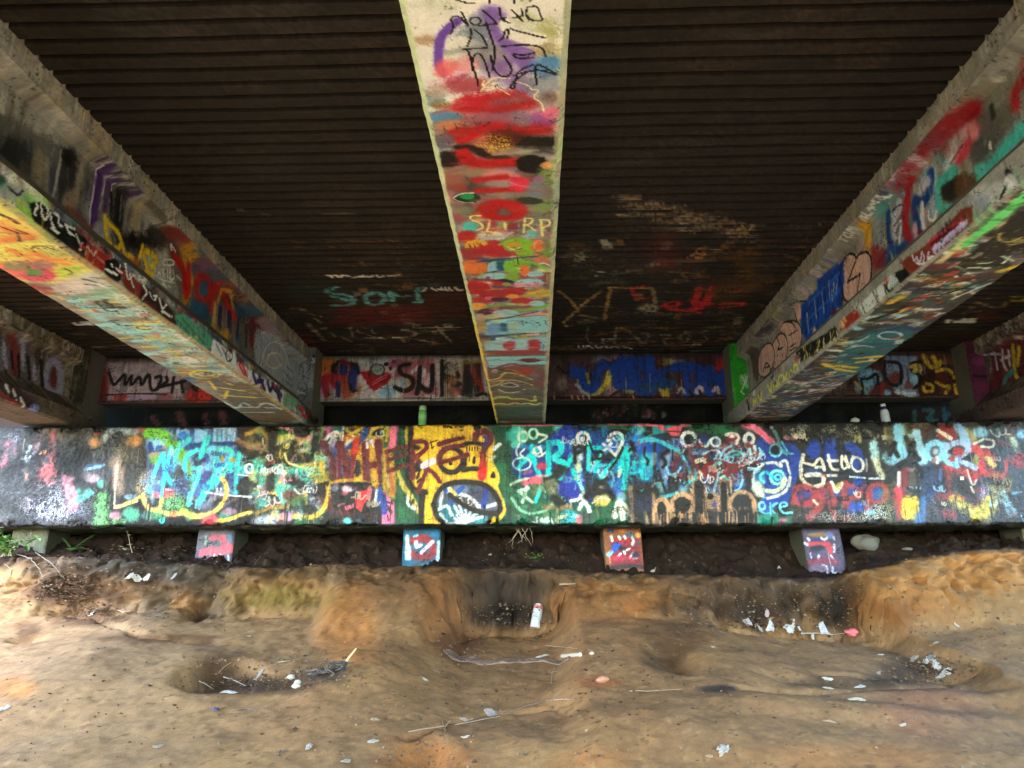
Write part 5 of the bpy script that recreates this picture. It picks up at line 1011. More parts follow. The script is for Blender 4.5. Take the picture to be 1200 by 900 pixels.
P('-10,640 110,540 140,600 140,790 60,830 -10,830', (24, 66, 162), .95, 10, 8); S('80,620 90,760', 24, (150, 170, 210), .7, .6); S('120,640 140,760', 8, 'blk', .9)
Z(gr, 850, 300, 4.5, 'web')
for x, y, rx, ry, ro in ((345, 440, 56, 100, .2), (285, 505, 42, 98, .15), (215, 550, 42, 92, .2)):
    B(x, y, rx, ry, PK, 1, 4, 3, None, 0, ro); RGp = ell(x, y, rx, ry, 24, ro); S(RGp + RGp[:2], 8, (34, 26, 28), 1, .25, .3, 0, 0)
B(330, 375, 44, 34, PK, 1, 4); S('285,390 300,350 350,345 370,380', 8, (34, 26, 28)); S('270,430 290,470 270,500 305,480|335,420 350,410 380,390|340,480 370,460|340,500 375,480|200,610 215,550 240,600|210,590 235,580', 7, (40, 26, 28), 1, .25)
BB2 = (26, 70, 170)
P('390,270 470,180 560,90 620,30 630,130 600,260 520,360 430,450 400,400', BB2, .9, 12, 12)
for q in ('420,270 430,440', '450,220 470,400', '490,180 500,380', '530,130 540,340', '570,90 580,300', '610,50 600,240', '400,330 560,130', '440,400 600,180'): S(q, 24, random.choice([BB2, (30, 84, 186), (22, 56, 140)]), .95, .3, .6)
S('570,150 565,230', 22, (190, 196, 214), .8, .5); S('430,300 440,400|470,230 480,330|510,190 520,300|545,130 550,220|590,120 585,200|455,380 465,430', 9, (176, 186, 214), .8, .4); S('415,290 425,420 440,440|485,200 490,380|525,140 530,330|565,100 570,280', 7, (18, 34, 90), .9, .3); S('440,250 600,90|420,350 580,200', 12, (70, 122, 214), .7, .5); S('355,250 380,235 420,240|360,260 375,340', 8, (34, 26, 28)); P('360,260 400,250 400,330 380,340', PK, .9, 5); S('470,390 480,420', 24, PK, .9); S('600,110 625,180 600,320', 8, (34, 26, 28)); B(580, 300, 20, 24, (110, 40, 70), .9)
P('170,660 180,500 160,460 130,500 150,640', (70, 40, 44), .6, 8)
Z(gr, 850, 300, 4.5, 'fillet'); B(230, 280, 40, 40, (170, 166, 70), .8, 20); B(180, 370, 70, 50, (64, 62, 66), .9, 26); S('150,360 200,380 240,340', 10, (150, 140, 150), .7); S('360,70 370,130', 26, (40, 80, 140), .8, .5); B(300, 240, 60, 30, (120, 124, 130), .6)
Z(gr, 960, 200, 5.0, 'side')
B(1010, 130, 120, 60, (176, 178, 178), .95, 24); S('1100,10 1160,60', 40, 'blk', .9, .3); S('1060,170 1100,80', 26, 'blk', .9); B(930, 190, 60, 50, (150, 156, 176), .8, 24); B(1130, 60, 40, 40, 'wht', .7)
P('640,420 830,240 900,200 900,300 700,480 600,590 500,600 480,540', (120, 48, 32), .95, 10, 8); P('640,430 850,280 860,320 690,480', (96, 24, 36), .8, 8); S('640,430 690,380 740,350 790,315 840,285', 7, (196, 50, 90), .9)
for k in range(26):
    t = k / 25; x, y = 665 + 190 * t, 455 - 165 * t; S([(x, y), (x + random.uniform(-4, 10), y + random.uniform(8, 16)), (x + 9, y + random.uniform(-2, 10))], 5, (206, 180, 226), .95); S([(x + 6, y + 16), (x + random.uniform(4, 14), y + random.uniform(24, 30))], 5, (170, 170, 220), .9)
S('545,500 560,540 570,500 590,545 600,490|600,480 620,510 610,530|640,480 630,520 660,500|570,540 600,550 650,530', 11, (196, 192, 226), 1, .25)
P('440,600 500,570 540,620 480,670', (24, 24, 26), .95, 6); P('230,790 420,610 460,640 400,720 280,810', (186, 200, 206), .95, 8); S('380,670 420,720 430,690|400,690 395,660', 14, 'blk', 1); S('300,740 320,790|330,720 350,760|260,770 300,800', 8, (60, 80, 110), .9)
Z(gr, 850, 300, 4.5, 'side')
P('600,350 690,280 720,330 640,390 600,390', (150, 48, 30), .95, 6); P('700,270 820,150 850,190 740,330', (206, 210, 210), .95, 8); S('720,250 740,320 760,300|780,190 800,240|840,160 850,210 870,200', 9, (40, 50, 70), .9); P('370,510 580,370 600,420 400,560', (34, 32, 32), .9, 8)
for k in range(26):
    x = random.uniform(390, 640); y = 540 - (x - 370) * .63 + random.uniform(-24, 24); S([(x, y), (x + random.uniform(-12, 12), y + random.uniform(18, 36))], 9, random.choice([(196, 190, 90), (214, 210, 160), (120, 130, 60), (30, 30, 30)]), .9)
T('MV VNCKOD', 150, 800, 385, 612, -6, -46, 12, (212, 206, 70), 1, .25, .08)
S('120,770 125,820', 24, 'blk', .9)
Z(gr, 960, 200, 5.0, 'under')
LG = (112, 228, 124)
S('1290,90 1190,165 1040,290 900,400 810,460', 66, LG, 1, .3, .3); S('1300,200 1200,250 1080,320', 60, (214, 196, 160), .8, .6); S('920,300 1000,230 1100,130', 50, (170, 160, 70), .7, .6); S('700,540 800,470 900,330', 30, (216, 206, 150), .8, .5); S('870,380 930,330|700,520 720,490|840,390 870,350', 8, (120, 70, 50), .9)
P('800,560 1040,370 1130,260 1300,200 1300,470 1100,560 900,590', (44, 40, 36), .97, 14, 12)
for k in range(34): S([(random.uniform(880, 1280), random.uniform(330, 560))], 10, (150, 140, 90), .7)
S('1060,370 1050,410 1110,420 1190,390', 6, (190, 180, 110), .9); S('1060,590 1130,570 1220,530', 44, (206, 190, 50), .95, .4); B(1150, 510, 60, 40, (120, 110, 130), .6)
S('680,610 760,600 820,630|800,560 860,590 910,620|930,545 1010,540|1070,500 1140,530|1080,540 1120,500|870,570 1000,570', 12, (206, 232, 206), .95, .3); S('560,665 700,640 900,625', 26, (128, 56, 40), .95, .4); S('700,660 720,690|780,670 820,690 830,650|900,640 930,660', 7, (226, 150, 110), .8); S('680,690 860,640 1040,600', 18, (60, 40, 50), .8); P('640,620 800,560 900,590 700,640', (60, 60, 58), .8, 8)
S('520,760 760,720 980,640|620,700 900,690', 18, 'blk', .9, .4, .8); S('600,740 700,730|780,750 900,700', 10, 'wht', .8); S('880,710 1000,660', 20, (196, 206, 226), .8, .5); S('420,770 500,730', 40, (206, 170, 40), .9, .5)
Z(gr, 850, 300, 4.5, 'under')
P('640,480 760,400 900,370 1000,400 900,520 780,600 640,640 520,600', (36, 104, 124), .85, 24, 20); S('860,390 960,370 1010,390', 26, (34, 50, 140), .95, .4); RG(870, 420, 60, 20, 12, (196, 206, 226), .95); S('640,490 720,470 780,480', 14, (206, 206, 220), .9); S('700,450 760,420', 8, 'wht', .8)
for q in ('520,570 600,600 680,610', '590,580 690,590', '690,540 780,530 840,530', '700,560 800,550', '870,250 930,220', '900,300 940,280'): S(q, 26, (222, 190, 46), .95, .4, .8)
for q in ('400,680 520,640', '440,720 600,660', '360,740 480,720', '300,800 420,770', '520,640 640,620', '240,820 360,800', '560,690 680,650', '200,850 320,840'): S(q, 13, (200, 196, 206), .75, .5, .9)
for q in ('380,700 500,690', '420,640 560,600', '300,770 400,740', '480,700 640,680', '340,830 460,800'): S(q, 15, (36, 44, 90), .85, .4, .9)
for q in ('100,850 300,850', '180,870 350,860', '240,830 300,830'): S(q, 20, (120, 96, 84), .6, .6)
S('760,340 860,310 940,270', 22, 'blk', .9, .4, .8); S('900,330 960,310', 12, 'wht', .7)
gr.lim = None
v0, v1 = vr(gr, 'slope'); e = (sstep(v0 - .005, v0 + .02, gr.V) * sstep(v1 + .01, v1 - .01, gr.V))[..., None] * .8
gr.c[:] = gr.c * (1 - e) + np.array((112, 108, 100)) / 255 * e
gr.scribbles(60, [(220, 216, 210), (24, 24, 28), (190, 60, 60), (230, 210, 120)], (.03, .07), (.004, .008), .8, (3, 6.7, vr(gr, 'under')[0], vr(gr, 'side')[1]))
a, b = vr(gr, 'under'); gr.smear(500, .14, .03, (0, 1), .5, (2.5, 7, a, b)); a, b = vr(gr, 'web'); gr.smear(260, .16, .02, (0, -1), .5, (2.5, 7, a, b))
gr.wear(.16, .03, (60, 56, 50), .12)

# ------------------------------------------------------------------ outermost girders (seen only at their far ends)
ul2 = np.concatenate([np.arange(4.6, 6.9, .014), np.linspace(6.9, 7.2, 8)])
fi2 = {'under': .014, 'cham': .02, 'side': .014, 'slope': .03, 'web': .012, 'fillet': .02, 'top': .02, 'fside': .06, 'fcham': .02}
ga = girder_canvas(GX[0], 1, ul2, fi2, 51, (104, 92, 80)); concrete_bits(ga, 40)
Z(ga, 0, 360, 4.615, 'web')
P('-20,150 160,190 200,420 -20,420', (120, 110, 128), .8, 20); S('60,170 90,260 70,400', 50, (140, 50, 44), .8, .6); S('100,260 105,400|150,270 160,390|20,300 40,400|60,240 70,330', 16, 'blk', .9); S('120,180 130,330|20,200 30,320|180,280 190,380', 26, (180, 176, 200), .9, .5); RG(290, 380, 40, 90, 34, (166, 166, 200), .95); B(290, 380, 20, 60, (110, 40, 50), .9); S('220,290 230,420', 20, 'blk', .9)
Z(ga, 0, 360, 4.615, 'fillet'); S('80,60 190,120', 60, (176, 150, 156), .8, .6); S('20,90 190,150', 8, 'blk', .7)
Z(ga, 0, 360, 4.615, 'side'); S('0,400 100,480 190,550', 60, (60, 40, 50), .9, .5); S('30,420 50,460|70,450 90,500|110,490 130,530', 14, 'wht', .9); B(185, 550, 30, 26, (150, 160, 220), .9); S('0,470 110,530', 20, (150, 60, 60), .8)
ga.wear(.3, .06, (44, 40, 36), .2)
gb = girder_canvas(GX[4], -1, ul2, fi2, 61, (92, 76, 72)); concrete_bits(gb, 40)
Z(gb, 980, 380, 5.454, 'web')
P('1010,150 1230,20 1230,400 1080,470 960,520', (104, 34, 44), .8, 24); S('960,190 1050,190|1010,180 1030,290|1060,160 1070,270 1090,290|1050,230 1110,200|1100,170 1110,260', 16, (206, 206, 220), .95); S('1130,140 1140,320 1170,350|1170,150 1160,260', 26, (214, 190, 60), .9); S('1130,300 1080,340 1070,420 1140,410', 26, (70, 150, 150), .9); S('1050,430 990,460 960,510|1000,440 1030,470', 22, (90, 170, 170), .9); B(1180, 80, 30, 20, 'cream', .8)
gb.wear(.3, .06, (44, 40, 36), .2)
# ------------------------------------------------------------------ diaphragms between the girder ends
DZ0, DZ1 = 1.79, 2.268
DIA = []
for k in range(4):
    x0, x1 = GX[k] + .228, GX[k + 1] - .228
    st = .007 if k in (1, 2) else .009
    cv = Canvas(np.arange(x0, x1 + st, st), np.linspace(DZ0, DZ1, 60), (96, 84, 80), 70 + k)
    cv.face_y('f', DIAY); DIA.append(cv)
d0, d1, d2, d3 = DIA
d0.underlay(60, [(150, 140, 150), (70, 50, 48), (44, 38, 36), (126, 60, 56)], (.05, .2), .7)
Z(d0, 0, 360, 4.615, 'f')
P('470,270 1300,270 1300,520 470,520', (120, 92, 96), .6, 20); B(540, 440, 70, 70, (130, 36, 34), .9, 30); P('590,300 1000,300 1000,500 580,500', (206, 192, 212), .85, 20); B(760, 330, 160, 40, (160, 150, 164), .6, 24); B(720, 490, 130, 18, (196, 170, 210), .8); B(1080, 480, 70, 40, (214, 60, 46), .9); B(650, 490, 40, 20, (190, 80, 70), .8); B(900, 480, 40, 20, (150, 80, 84), .7)
P('440,270 560,280 520,380 480,520 440,520', (20, 18, 18), .9, 16); S('590,350 610,430 640,400 680,350 670,440 720,350 700,440 760,360 760,440 810,340 810,450 850,450 880,370 840,380|850,440 910,400 900,380|870,430 1000,400|940,380 930,460|980,400 990,460|1040,430 1060,450', 13, 'blk', 1, .2); S('570,475 700,468 900,470', 7, (60, 30, 60), .95)
d1.underlay(40, [(200, 190, 200), (150, 90, 80), (190, 150, 120)], (.05, .2), .7)
Z(d1, 360, 400, 5.217, 'f')
P('40,90 1130,90 1110,370 30,370', (214, 208, 214), .92, 20); B(130, 170, 60, 70, (206, 130, 50), .9, 24); S('90,110 250,330', 50, (196, 110, 50), .5, .7); B(270, 280, 60, 60, (190, 110, 60), .8, 24)
S('170,150 200,120 260,140|270,150 300,140 310,190|160,150 160,190 200,190', 26, (44, 28, 40), .95, .3); S('215,130 200,200|240,140 260,200', 40, (150, 34, 50), .9, .4); B(220, 180, 34, 30, (44, 60, 140), .95); S('290,170 275,240 275,280', 40, (50, 60, 150), .95, .35); S('265,270 275,310 300,300', 14, 'blk', .95)
S('80,240 130,215 200,225|110,250 120,330|150,230 180,270', 36, (182, 30, 60), .95, .35); S('190,260 190,330', 26, (40, 50, 110), .9); S('230,230 230,340', 30, (170, 70, 40), .8); S('80,250 110,300', 20, (150, 40, 80), .8)
P('320,190 390,180 430,210 480,190 515,200 490,250 410,310 370,270', (178, 26, 40), 1, 8, 6); RG(430, 175, 42, 36, 8, (70, 70, 76)); B(430, 175, 34, 28, (150, 180, 180), .8, 10); S('350,140 400,100 480,110', 30, (176, 190, 190), .9, .4); B(485, 140, 15, 15, 'blk', 1, 4); B(510, 166, 13, 13, 'blk', 1, 4); B(530, 125, 12, 12, 'blk', .9, 4); S('400,250 500,195|400,265 490,215', 5, 'pink', .9); S('450,285 480,290 500,270', 6, (60, 50, 80), .9); B(490, 320, 60, 36, (140, 190, 226), .8, 20); S('520,140 600,120 560,200', 40, (150, 60, 90), .7, .5)
P('600,120 780,100 800,330 580,340', (170, 80, 96), .7, 16); S('640,190 690,150 720,190 690,220 760,200 740,260 700,270', 20, (230, 216, 226), .95, .3); B(740, 240, 50, 40, (226, 196, 214), .8); B(610, 250, 30, 50, (206, 160, 120), .8); B(590, 260, 30, 30, (130, 180, 210), .7)
S('625,140 560,150 570,200 640,220 655,270 600,310 535,280|690,160 680,290 670,320|690,270 740,310 765,290 765,150|825,120 825,330|825,180 880,120 940,230 850,210|850,240 950,260 890,270|830,200 950,320', 22, (28, 20, 22), 1, .22)
P('840,110 1080,110 1100,340 830,340', (190, 160, 130), .3, 14); B(890, 160, 36, 30, (190, 180, 170), .8); B(880, 240, 40, 30, (206, 150, 110), .7); S('980,140 970,300|1040,140 1050,290', 40, (80, 30, 36), .9, .5); S('1000,230 1000,320', 60, (50, 46, 46), .8, .5); S('1020,170 1030,260|1050,230 1070,300', 20, (176, 60, 40), .8); S('940,130 1060,120', 20, (170, 170, 90), .7, .6); B(900, 310, 50, 30, (190, 110, 90), .7); S('1040,330 1080,315 1100,330', 16, 'blk', .9)
S('50,360 600,355 1100,352', 16, (190, 186, 180), .8, .4, .8, .4); S('590,345 760,350', 8, (80, 60, 60), .8, .4, .8, .5)
d2.underlay(70, [(96, 60, 70), (60, 44, 52), (150, 120, 130), (110, 90, 100)], (.05, .2), .7)
Z(d2, 640, 400, 5, 'f')
P('30,80 1090,80 1090,350 20,350', (100, 62, 72), .6, 20); B(90, 200, 60, 70, (106, 84, 86), .7, 24); B(90, 250, 36, 40, (170, 150, 150), .8); S('70,150 110,190 150,170', 12, 'blk', .8); B(430, 90, 60, 20, (170, 120, 140), .8); B(330, 110, 60, 30, (150, 140, 150), .8); S('330,110 380,130', 12, 'blk', .9); B(380, 270, 50, 50, (190, 160, 176), .9, 16); B(250, 290, 60, 30, (186, 180, 190), .9); S('380,320 430,290', 16, (70, 30, 40), .9); B(700, 120, 60, 20, (200, 190, 90), .8); B(660, 110, 30, 40, (90, 40, 40), .8); B(780, 130, 50, 20, (160, 150, 160), .8); B(1020, 140, 40, 40, (190, 40, 44), .95); B(930, 120, 60, 40, (80, 34, 48), .8); B(1060, 200, 30, 30, (60, 120, 110), .8)
S('190,230 220,290 290,320 370,230|370,180 350,270|400,200 420,260 500,290|660,270 690,290 720,270|690,280 700,340', 24, (222, 208, 80), .95, .3); S('180,250 250,310', 20, (220, 216, 220), .8)
UB = (22, 74, 176)
S('170,190 200,170 230,260 280,280 300,160 330,140', 56, UB, 1, .25); S('160,170 220,180', 40, UB, 1, .3); B(450, 190, 90, 90, UB, 1, 14); S('400,150 480,130 540,240 520,260 430,250', 50, UB, 1, .3); S('500,100 560,130 600,80 610,200 600,300', 46, UB, 1, .3); S('560,150 640,170 650,260 560,300', 46, UB, 1, .3); S('800,140 700,160 650,220 740,250 690,270', 36, UB, 1, .25); S('760,160 860,145 900,160|820,150 830,250 820,310', 36, UB, 1, .25); S('890,160 900,230 870,300|890,200 960,150 940,260 960,310|960,150 1020,250 1050,180|1000,230 1060,300|1040,180 1050,310', 32, UB, 1, .25); S('900,240 1060,250', 30, (24, 70, 160), .9); S('560,270 740,240', 30, (30, 96, 150), .8, .5); S('240,190 250,240', 18, (190, 180, 90), .8)
S('770,300 790,270 810,300|880,290 900,260 920,290 880,300|980,290 1000,260 1010,300', 16, (226, 214, 230), .9); S('840,290 860,320|900,290 910,320', 12, 'blk', .9); S('680,290 700,340|710,280 715,330', 20, (222, 200, 70), .9); S('0,335 500,335 1090,345', 22, (90, 30, 40), .9, .5, .8, .3)
for x in (45, 150, 185, 215, 250, 510): S([(x, 320), (x + 4, 338)], 8, (214, 190, 170), .8)
d3.underlay(60, [(96, 40, 44), (60, 40, 50), (150, 120, 130), (110, 60, 40)], (.05, .2), .7)
Z(d3, 980, 380, 5.4545, 'f')
P('100,190 860,190 880,480 60,480', (100, 40, 42), .6, 20); P('310,200 520,200 520,460 380,440 320,330', (140, 160, 196), .95, 10); B(220, 340, 70, 60, (140, 190, 224), .95, 14); B(170, 410, 50, 40, (150, 190, 214), .9); B(320, 440, 30, 20, 'lb', .9); S('390,430 450,455 510,450', 24, (200, 214, 230), .95); S('520,300 490,370', 40, (140, 196, 224), .95, .3); B(380, 350, 50, 50, (120, 50, 40), .9); B(460, 390, 40, 30, (130, 70, 60), .8); B(600, 340, 70, 90, (66, 30, 30), .7); B(690, 330, 60, 50, (110, 34, 34), .9); P('780,200 860,200 860,370 770,360', (44, 54, 110), .95, 10); B(720, 240, 70, 30, (120, 70, 40), .8)
S('310,240 310,350 370,400 420,370 415,245 330,240|540,240 470,250 480,300 530,320 550,360 500,410|160,350 170,450|165,350 210,350 270,300 260,450|640,280 700,250 760,340|790,380 800,450 820,460', 16, 'blk', 1, .22); S('480,270 530,260 540,290 500,300', 22, (206, 186, 90), .95); S('560,200 590,270 640,280 670,240|620,210 640,250', 22, (206, 180, 60), .95, .3); S('640,300 720,280 760,350|560,400 560,430 620,430 620,390 580,380|640,370 690,400 730,390 700,440|760,390 770,440|800,400 830,390 850,450', 18, (226, 196, 50), .95, .3); S('300,380 290,460|260,400 250,450', 20, (150, 40, 40), .8); S('120,370 160,410', 14, (206, 190, 90), .8)
for cv in DIA:
    cv.lim = None; cv.drips(40, [(30, 28, 28), (190, 186, 180), (90, 60, 60)], (.05, .2), (.004, .01), .6); cv.wear(.3, .06, (36, 33, 32), .25)
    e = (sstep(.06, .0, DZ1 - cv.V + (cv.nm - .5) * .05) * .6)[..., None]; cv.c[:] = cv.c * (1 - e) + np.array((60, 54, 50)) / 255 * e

# ------------------------------------------------------------------ back wall behind the girder ends
bk = Canvas(np.arange(-5.3, 5.5, .014), np.linspace(CAPZ1, 2.29, 50), (30, 28, 27), 81)  # near-black base stands in for the missing light back here
bk.face_y('f', BACKY)
bk.underlay(160, [(26, 25, 25), (40, 36, 34), (34, 30, 28), (52, 44, 42)], (.05, .3), .7)
bk.drips(150, [(120, 90, 86), (70, 60, 56), (110, 50, 56), (16, 16, 16)], (.03, .2), (.008, .03), .6)
Z(bk, 980, 380, 5.4545, 'f'); B(640, 570, 180, 60, (84, 30, 36), .8, 30); S('500,560 500,620|560,550 630,550 570,620 640,615|690,540 700,610|700,580 770,570 770,610', 24, (80, 140, 140), .85, .5)
Z(bk, 640, 400, 5, 'f')
for k in range(50): S([(random.uniform(260, 700), random.uniform(370, 460))], random.uniform(10, 26), random.choice([(150, 70, 90), (130, 120, 116), (90, 30, 40), (60, 54, 54)]), .8, .6)
Z(bk, 0, 480, 4, 'f'); S('720,40 740,70|840,20 860,70|960,30 970,60|1040,20 1050,60', 30, (150, 90, 84), .7, .6)
bk.wear(.3, .06, (20, 19, 19))

# ------------------------------------------------------------------ end blocks and piles
def small(x0, x1, z0, z1, Y, base, seed, st=.006):
    cv = Canvas(np.arange(x0, x1 + st, st), np.arange(z0, z1 + st, st), base, seed); cv.face_y('f', Y); return cv


EBY = 6.78
EB = []
for k, gx in enumerate(GX):
    EB.append(small(gx - .2275, gx + .2275, 1.60, 2.29, EBY, [(84, 78, 64), (120, 122, 130), (90, 84, 80), (70, 160, 44), (96, 46, 76)][k], 90 + k))
EB[0].underlay(60, [(96, 90, 70), (60, 56, 48), (44, 40, 36), (110, 104, 84), (76, 70, 60)], (.04, .2), .8); EB[1].scribbles(22, [(60, 66, 90), (210, 210, 216), (40, 40, 50)], (.03, .07), (.006, .01), .9)
Z(EB[1], 160, 360, 5.454, 'f'); B(1080, 440, 50, 90, (170, 174, 186), .8, 24); S('1050,360 1070,400 1060,430|1090,360 1110,390 1080,420|1060,440 1110,460|1070,480 1100,520 1060,540|1090,560 1060,600', 6, (70, 80, 110), .8)
P('862,410 890,410 890,500 855,500', (70, 160, 44), 1) if 0 else None
Z(EB[3], 640, 400, 5, 'f'); P('1000,60 1330,60 1330,480 1000,480', (62, 168, 34), 1, 10); B(1160, 230, 30, 40, (170, 206, 170), .9, 12, 10, .7); S('1140,200 1180,270|1180,210 1150,280|1140,290 1160,310', 8, (206, 226, 206), .8)
Z(EB[4], 980, 380, 5.4545, 'f'); P('850,190 1000,190 1000,520 850,520', (110, 50, 92), .9, 14); B(920, 240, 50, 30, (150, 70, 120), .8); B(930, 400, 50, 40, (140, 60, 100), .7); S('880,330 960,335', 14, (40, 30, 40), .8)
for c in EB: c.lim = None; c.drips(14, [(40, 38, 36), (180, 176, 166)], (.05, .3), (.004, .012), .5); c.wear(.3, .05, (50, 46, 42))

PILEX = [-4.68, -2.93, -1.03, .79, 2.57, 4.52]
PILEY = 6.84
PLC = [small(x - .17, x + .17, -.35, .545, PILEY, b, 110 + k) for k, (x, b) in enumerate(zip(PILEX, [(124, 126, 108), (96, 98, 110), (52, 104, 128), (110, 70, 70), (76, 74, 100), (110, 112, 92)]))]
Z(PLC[1], 220, 610, 15, 'f'); B(520, 440, 330, 300, (120, 122, 132), .7, 60); S('420,300 560,290 640,330 660,420', 90, (206, 100, 116), .9, .6, .9, .3); S('270,560 420,520 560,540 740,480', 110, (226, 100, 116), .95, .4, .8); S('330,290 320,420', 50, (170, 186, 176), .8, .5); B(740, 310, 60, 80, (110, 130, 160), .8); S('250,680 520,700 760,670', 70, (90, 96, 120), .9, .5); S('580,590 570,710|480,600 470,680|720,620 730,700', 22, (210, 210, 206), .8)
Z(PLC[2], 460, 612, 15, 'f'); P('220,120 850,120 850,810 220,810', (48, 110, 142), .95, 20); S('370,320 480,280 620,300 720,420 720,540 600,620 420,600 340,560', 110, (160, 50, 60), .95, .35, .6); B(560, 600, 180, 60, (140, 60, 70), .8); S('415,360 430,440 490,410', 60, 'wht', 1, .3); S('700,350 600,440 510,540', 56, (240, 214, 224), 1, .25); S('255,250 265,400 250,520 260,640|290,450 300,640', 50, (214, 226, 230), .9, .5); S('815,350 820,460 800,600 810,740', 50, (206, 224, 234), .9, .4); S('380,250 440,230', 30, 'lb', .9); B(740, 220, 90, 50, (50, 130, 190), .8); S('560,760 620,770', 40, 'lb', .8); B(400, 760, 90, 40, (110, 80, 84), .6)
Z(PLC[3], 695, 612, 14.06, 'f'); P('150,80 820,80 820,820 150,820', (150, 96, 52), .95, 20); P('280,280 760,260 780,720 280,720', (140, 44, 58), .95, 20); B(290, 130, 60, 50, (60, 64, 120), .95); B(500, 130, 90, 40, (206, 130, 60), .95); S('380,310 500,320 620,310', 70, (176, 40, 54), .95); P('290,400 360,330 460,360 420,440 330,520', (40, 100, 200), 1, 12); S('290,240 310,310|420,240 440,270|510,230 525,265|640,250 660,310 640,370', 40, (226, 232, 236), 1, .25); S('240,540 290,490', 50, 'lb', .9); S('490,460 510,520|650,490 590,590|640,600 700,590|540,460 590,440|400,560 440,520', 30, (236, 226, 232), 1, .25); B(470, 430, 60, 40, (60, 40, 60), .8); B(690, 540, 60, 50, (60, 60, 84), .8); B(590, 200, 60, 40, (80, 110, 140), .8); B(740, 220, 50, 40, (216, 170, 90), .9); B(740, 330, 40, 40, (100, 86, 80), .8); S('300,600 500,580 640,620', 60, (196, 60, 90), .7, .6); S('280,760 560,720 780,740', 60, (70, 62, 64), .9, .5)
Z(PLC[4], 920, 612, 12.5, 'f'); P('240,110 800,110 830,820 300,820', (96, 84, 112), .9, 20); B(480, 180, 180, 40, (150, 130, 80), .8); B(640, 190, 60, 50, (120, 140, 200), .9); S('360,330 500,310 620,320 640,440', 60, (190, 76, 84), .95, .4); B(440, 380, 120, 50, (50, 54, 80), .9, 24); B(470, 260, 140, 30, (60, 66, 120), .8); S('270,300 300,330|320,240 340,260|520,230 560,260 600,230|700,220 710,250|700,330 690,430|340,460 350,520|460,490 450,540|640,490 700,580|500,620 570,640 560,740|650,660 640,760 700,740', 26, (206, 206, 216), .9, .35); S('300,600 500,560 700,580', 70, (140, 60, 76), .8, .5); S('380,800 560,790 780,760', 30, (196, 190, 180), .8); B(450, 690, 110, 70, (130, 110, 130), .7); S('250,430 270,560', 24, 'cream', .8)
for c in PLC: c.lim = None; c.drips(10, [(60, 56, 50), (190, 186, 180)], (.03, .15), (.004, .01), .6); c.wear(.26, .06, (66, 62, 54))

# ------------------------------------------------------------------ corrugated deck sheets
SHZ, PITCHC, SHD = 2.268, .0975, .036
SH = []
for k in range(4):
    x0, x1 = GX[k] + .156, GX[k + 1] - .156
    fine = k in (1, 2)
    yy = np.arange(1.8 if fine else 4.2, 7.02, .0098 if fine else .0122)
    cv = Canvas(yy, np.linspace(0, x1 - x0, 128 if fine else 60), (39, 35, 33), 130 + k)
    cv.face_p('f', (x0, SHZ), (x1, SHZ)); cv.x0 = x0; cv.exp = 1.0; SH.append(cv)
    cv.gain = 1.22; cv.dk = 0; cv.underlay(150, [(60, 46, 37), (27, 25, 24), (60, 54, 50), (45, 39, 36), (35, 31, 29), (50, 42, 37), (42, 37, 35), (54, 44, 38)], (.1, .6), .5, .5)
s0, s1, s2, s3 = SH
GD = (150, 112, 60)
Z(s1, 320, 320, 5.0, 'f'); UL(70, [(86, 40, 36), (60, 66, 60), (96, 80, 66), (50, 74, 78), (110, 92, 74), (74, 60, 50), (40, 34, 30)], 60, -60, 1120, 470, (30, 160), .6, 16, [(170, 160, 140), (120, 90, 60), (150, 150, 140)], .12, (.1, .3))
for q in ('380,90 310,105 320,125 430,130 480,160 460,195 350,195|340,140 440,165', '600,120 550,130 540,170 580,195 640,185 660,150 630,120 590,118', '690,120 700,170|690,125 760,150 790,140', '880,90 840,100 850,150 870,180 820,175'): S(q, 26, (104, 176, 184), .9, .45, .6, .3)
P('400,200 900,200 930,300 330,310', (110, 34, 34), .6, 40, 20); B(200, 110, 120, 60, (40, 56, 44), .5, 40); P('880,100 1130,110 1130,260 900,280', (76, 28, 24), .5, 30)
S('310,15 360,20|330,15 350,35|370,15 390,30 410,15|420,18 450,20|470,30 520,22|530,15 540,30 560,20 570,32 590,15|610,15 620,32 650,18|660,16 700,20 740,14', 7, (226, 216, 206), .95)
S('875,115 895,95|930,95 950,105|960,108 970,95 985,108 990,92|1005,105 1010,92 1020,108|1030,95 1050,108|1070,90 1080,108 1110,104', 7, (226, 220, 214), .95)
KU = (146, 138, 116)
S('200,300 250,350 300,405|310,330 240,350|340,360 360,380', 20, KU, .7, .5, .8, .4); S('450,320 470,380|470,340 620,390|530,320 600,360|400,380 460,410|540,390 640,390', 16, KU, .75, .5, .8, .4); S('720,340 840,350 830,380 740,385 770,410|840,400 940,415', 16, KU, .85, .5); S('870,328 1090,326|970,340 1040,410', 16, KU, .9, .4); S('90,210 180,215|210,240 280,260|240,270 290,300|150,220 200,230', 12, (190, 150, 110), .8, .5, .8, .5); B(180, 420, 90, 60, (80, 24, 26), .7, 30); B(120, 350, 60, 60, (40, 36, 26), .7); S('250,460 600,470|650,450 800,460', 10, (120, 114, 100), .6, .5, .8, .5); S('620,385 660,392|690,385 740,388', 5, 'cream', .7)
Z(s1, 300, 280, 3.913, 'f')
S('170,15 240,20|180,40 260,45|330,20 380,15|340,40 420,45|430,15 560,20|570,15 600,20|610,10 690,20|600,40 690,40', 8, (120, 84, 44), .7, .5, .8, .6); S('370,95 400,110|380,120 450,125|470,100 500,125|510,120 600,118|650,95 660,125', 8, (110, 78, 44), .7, .5, .8, .5); S('625,75 690,70', 10, (130, 130, 126), .7, .5, .8, .6)
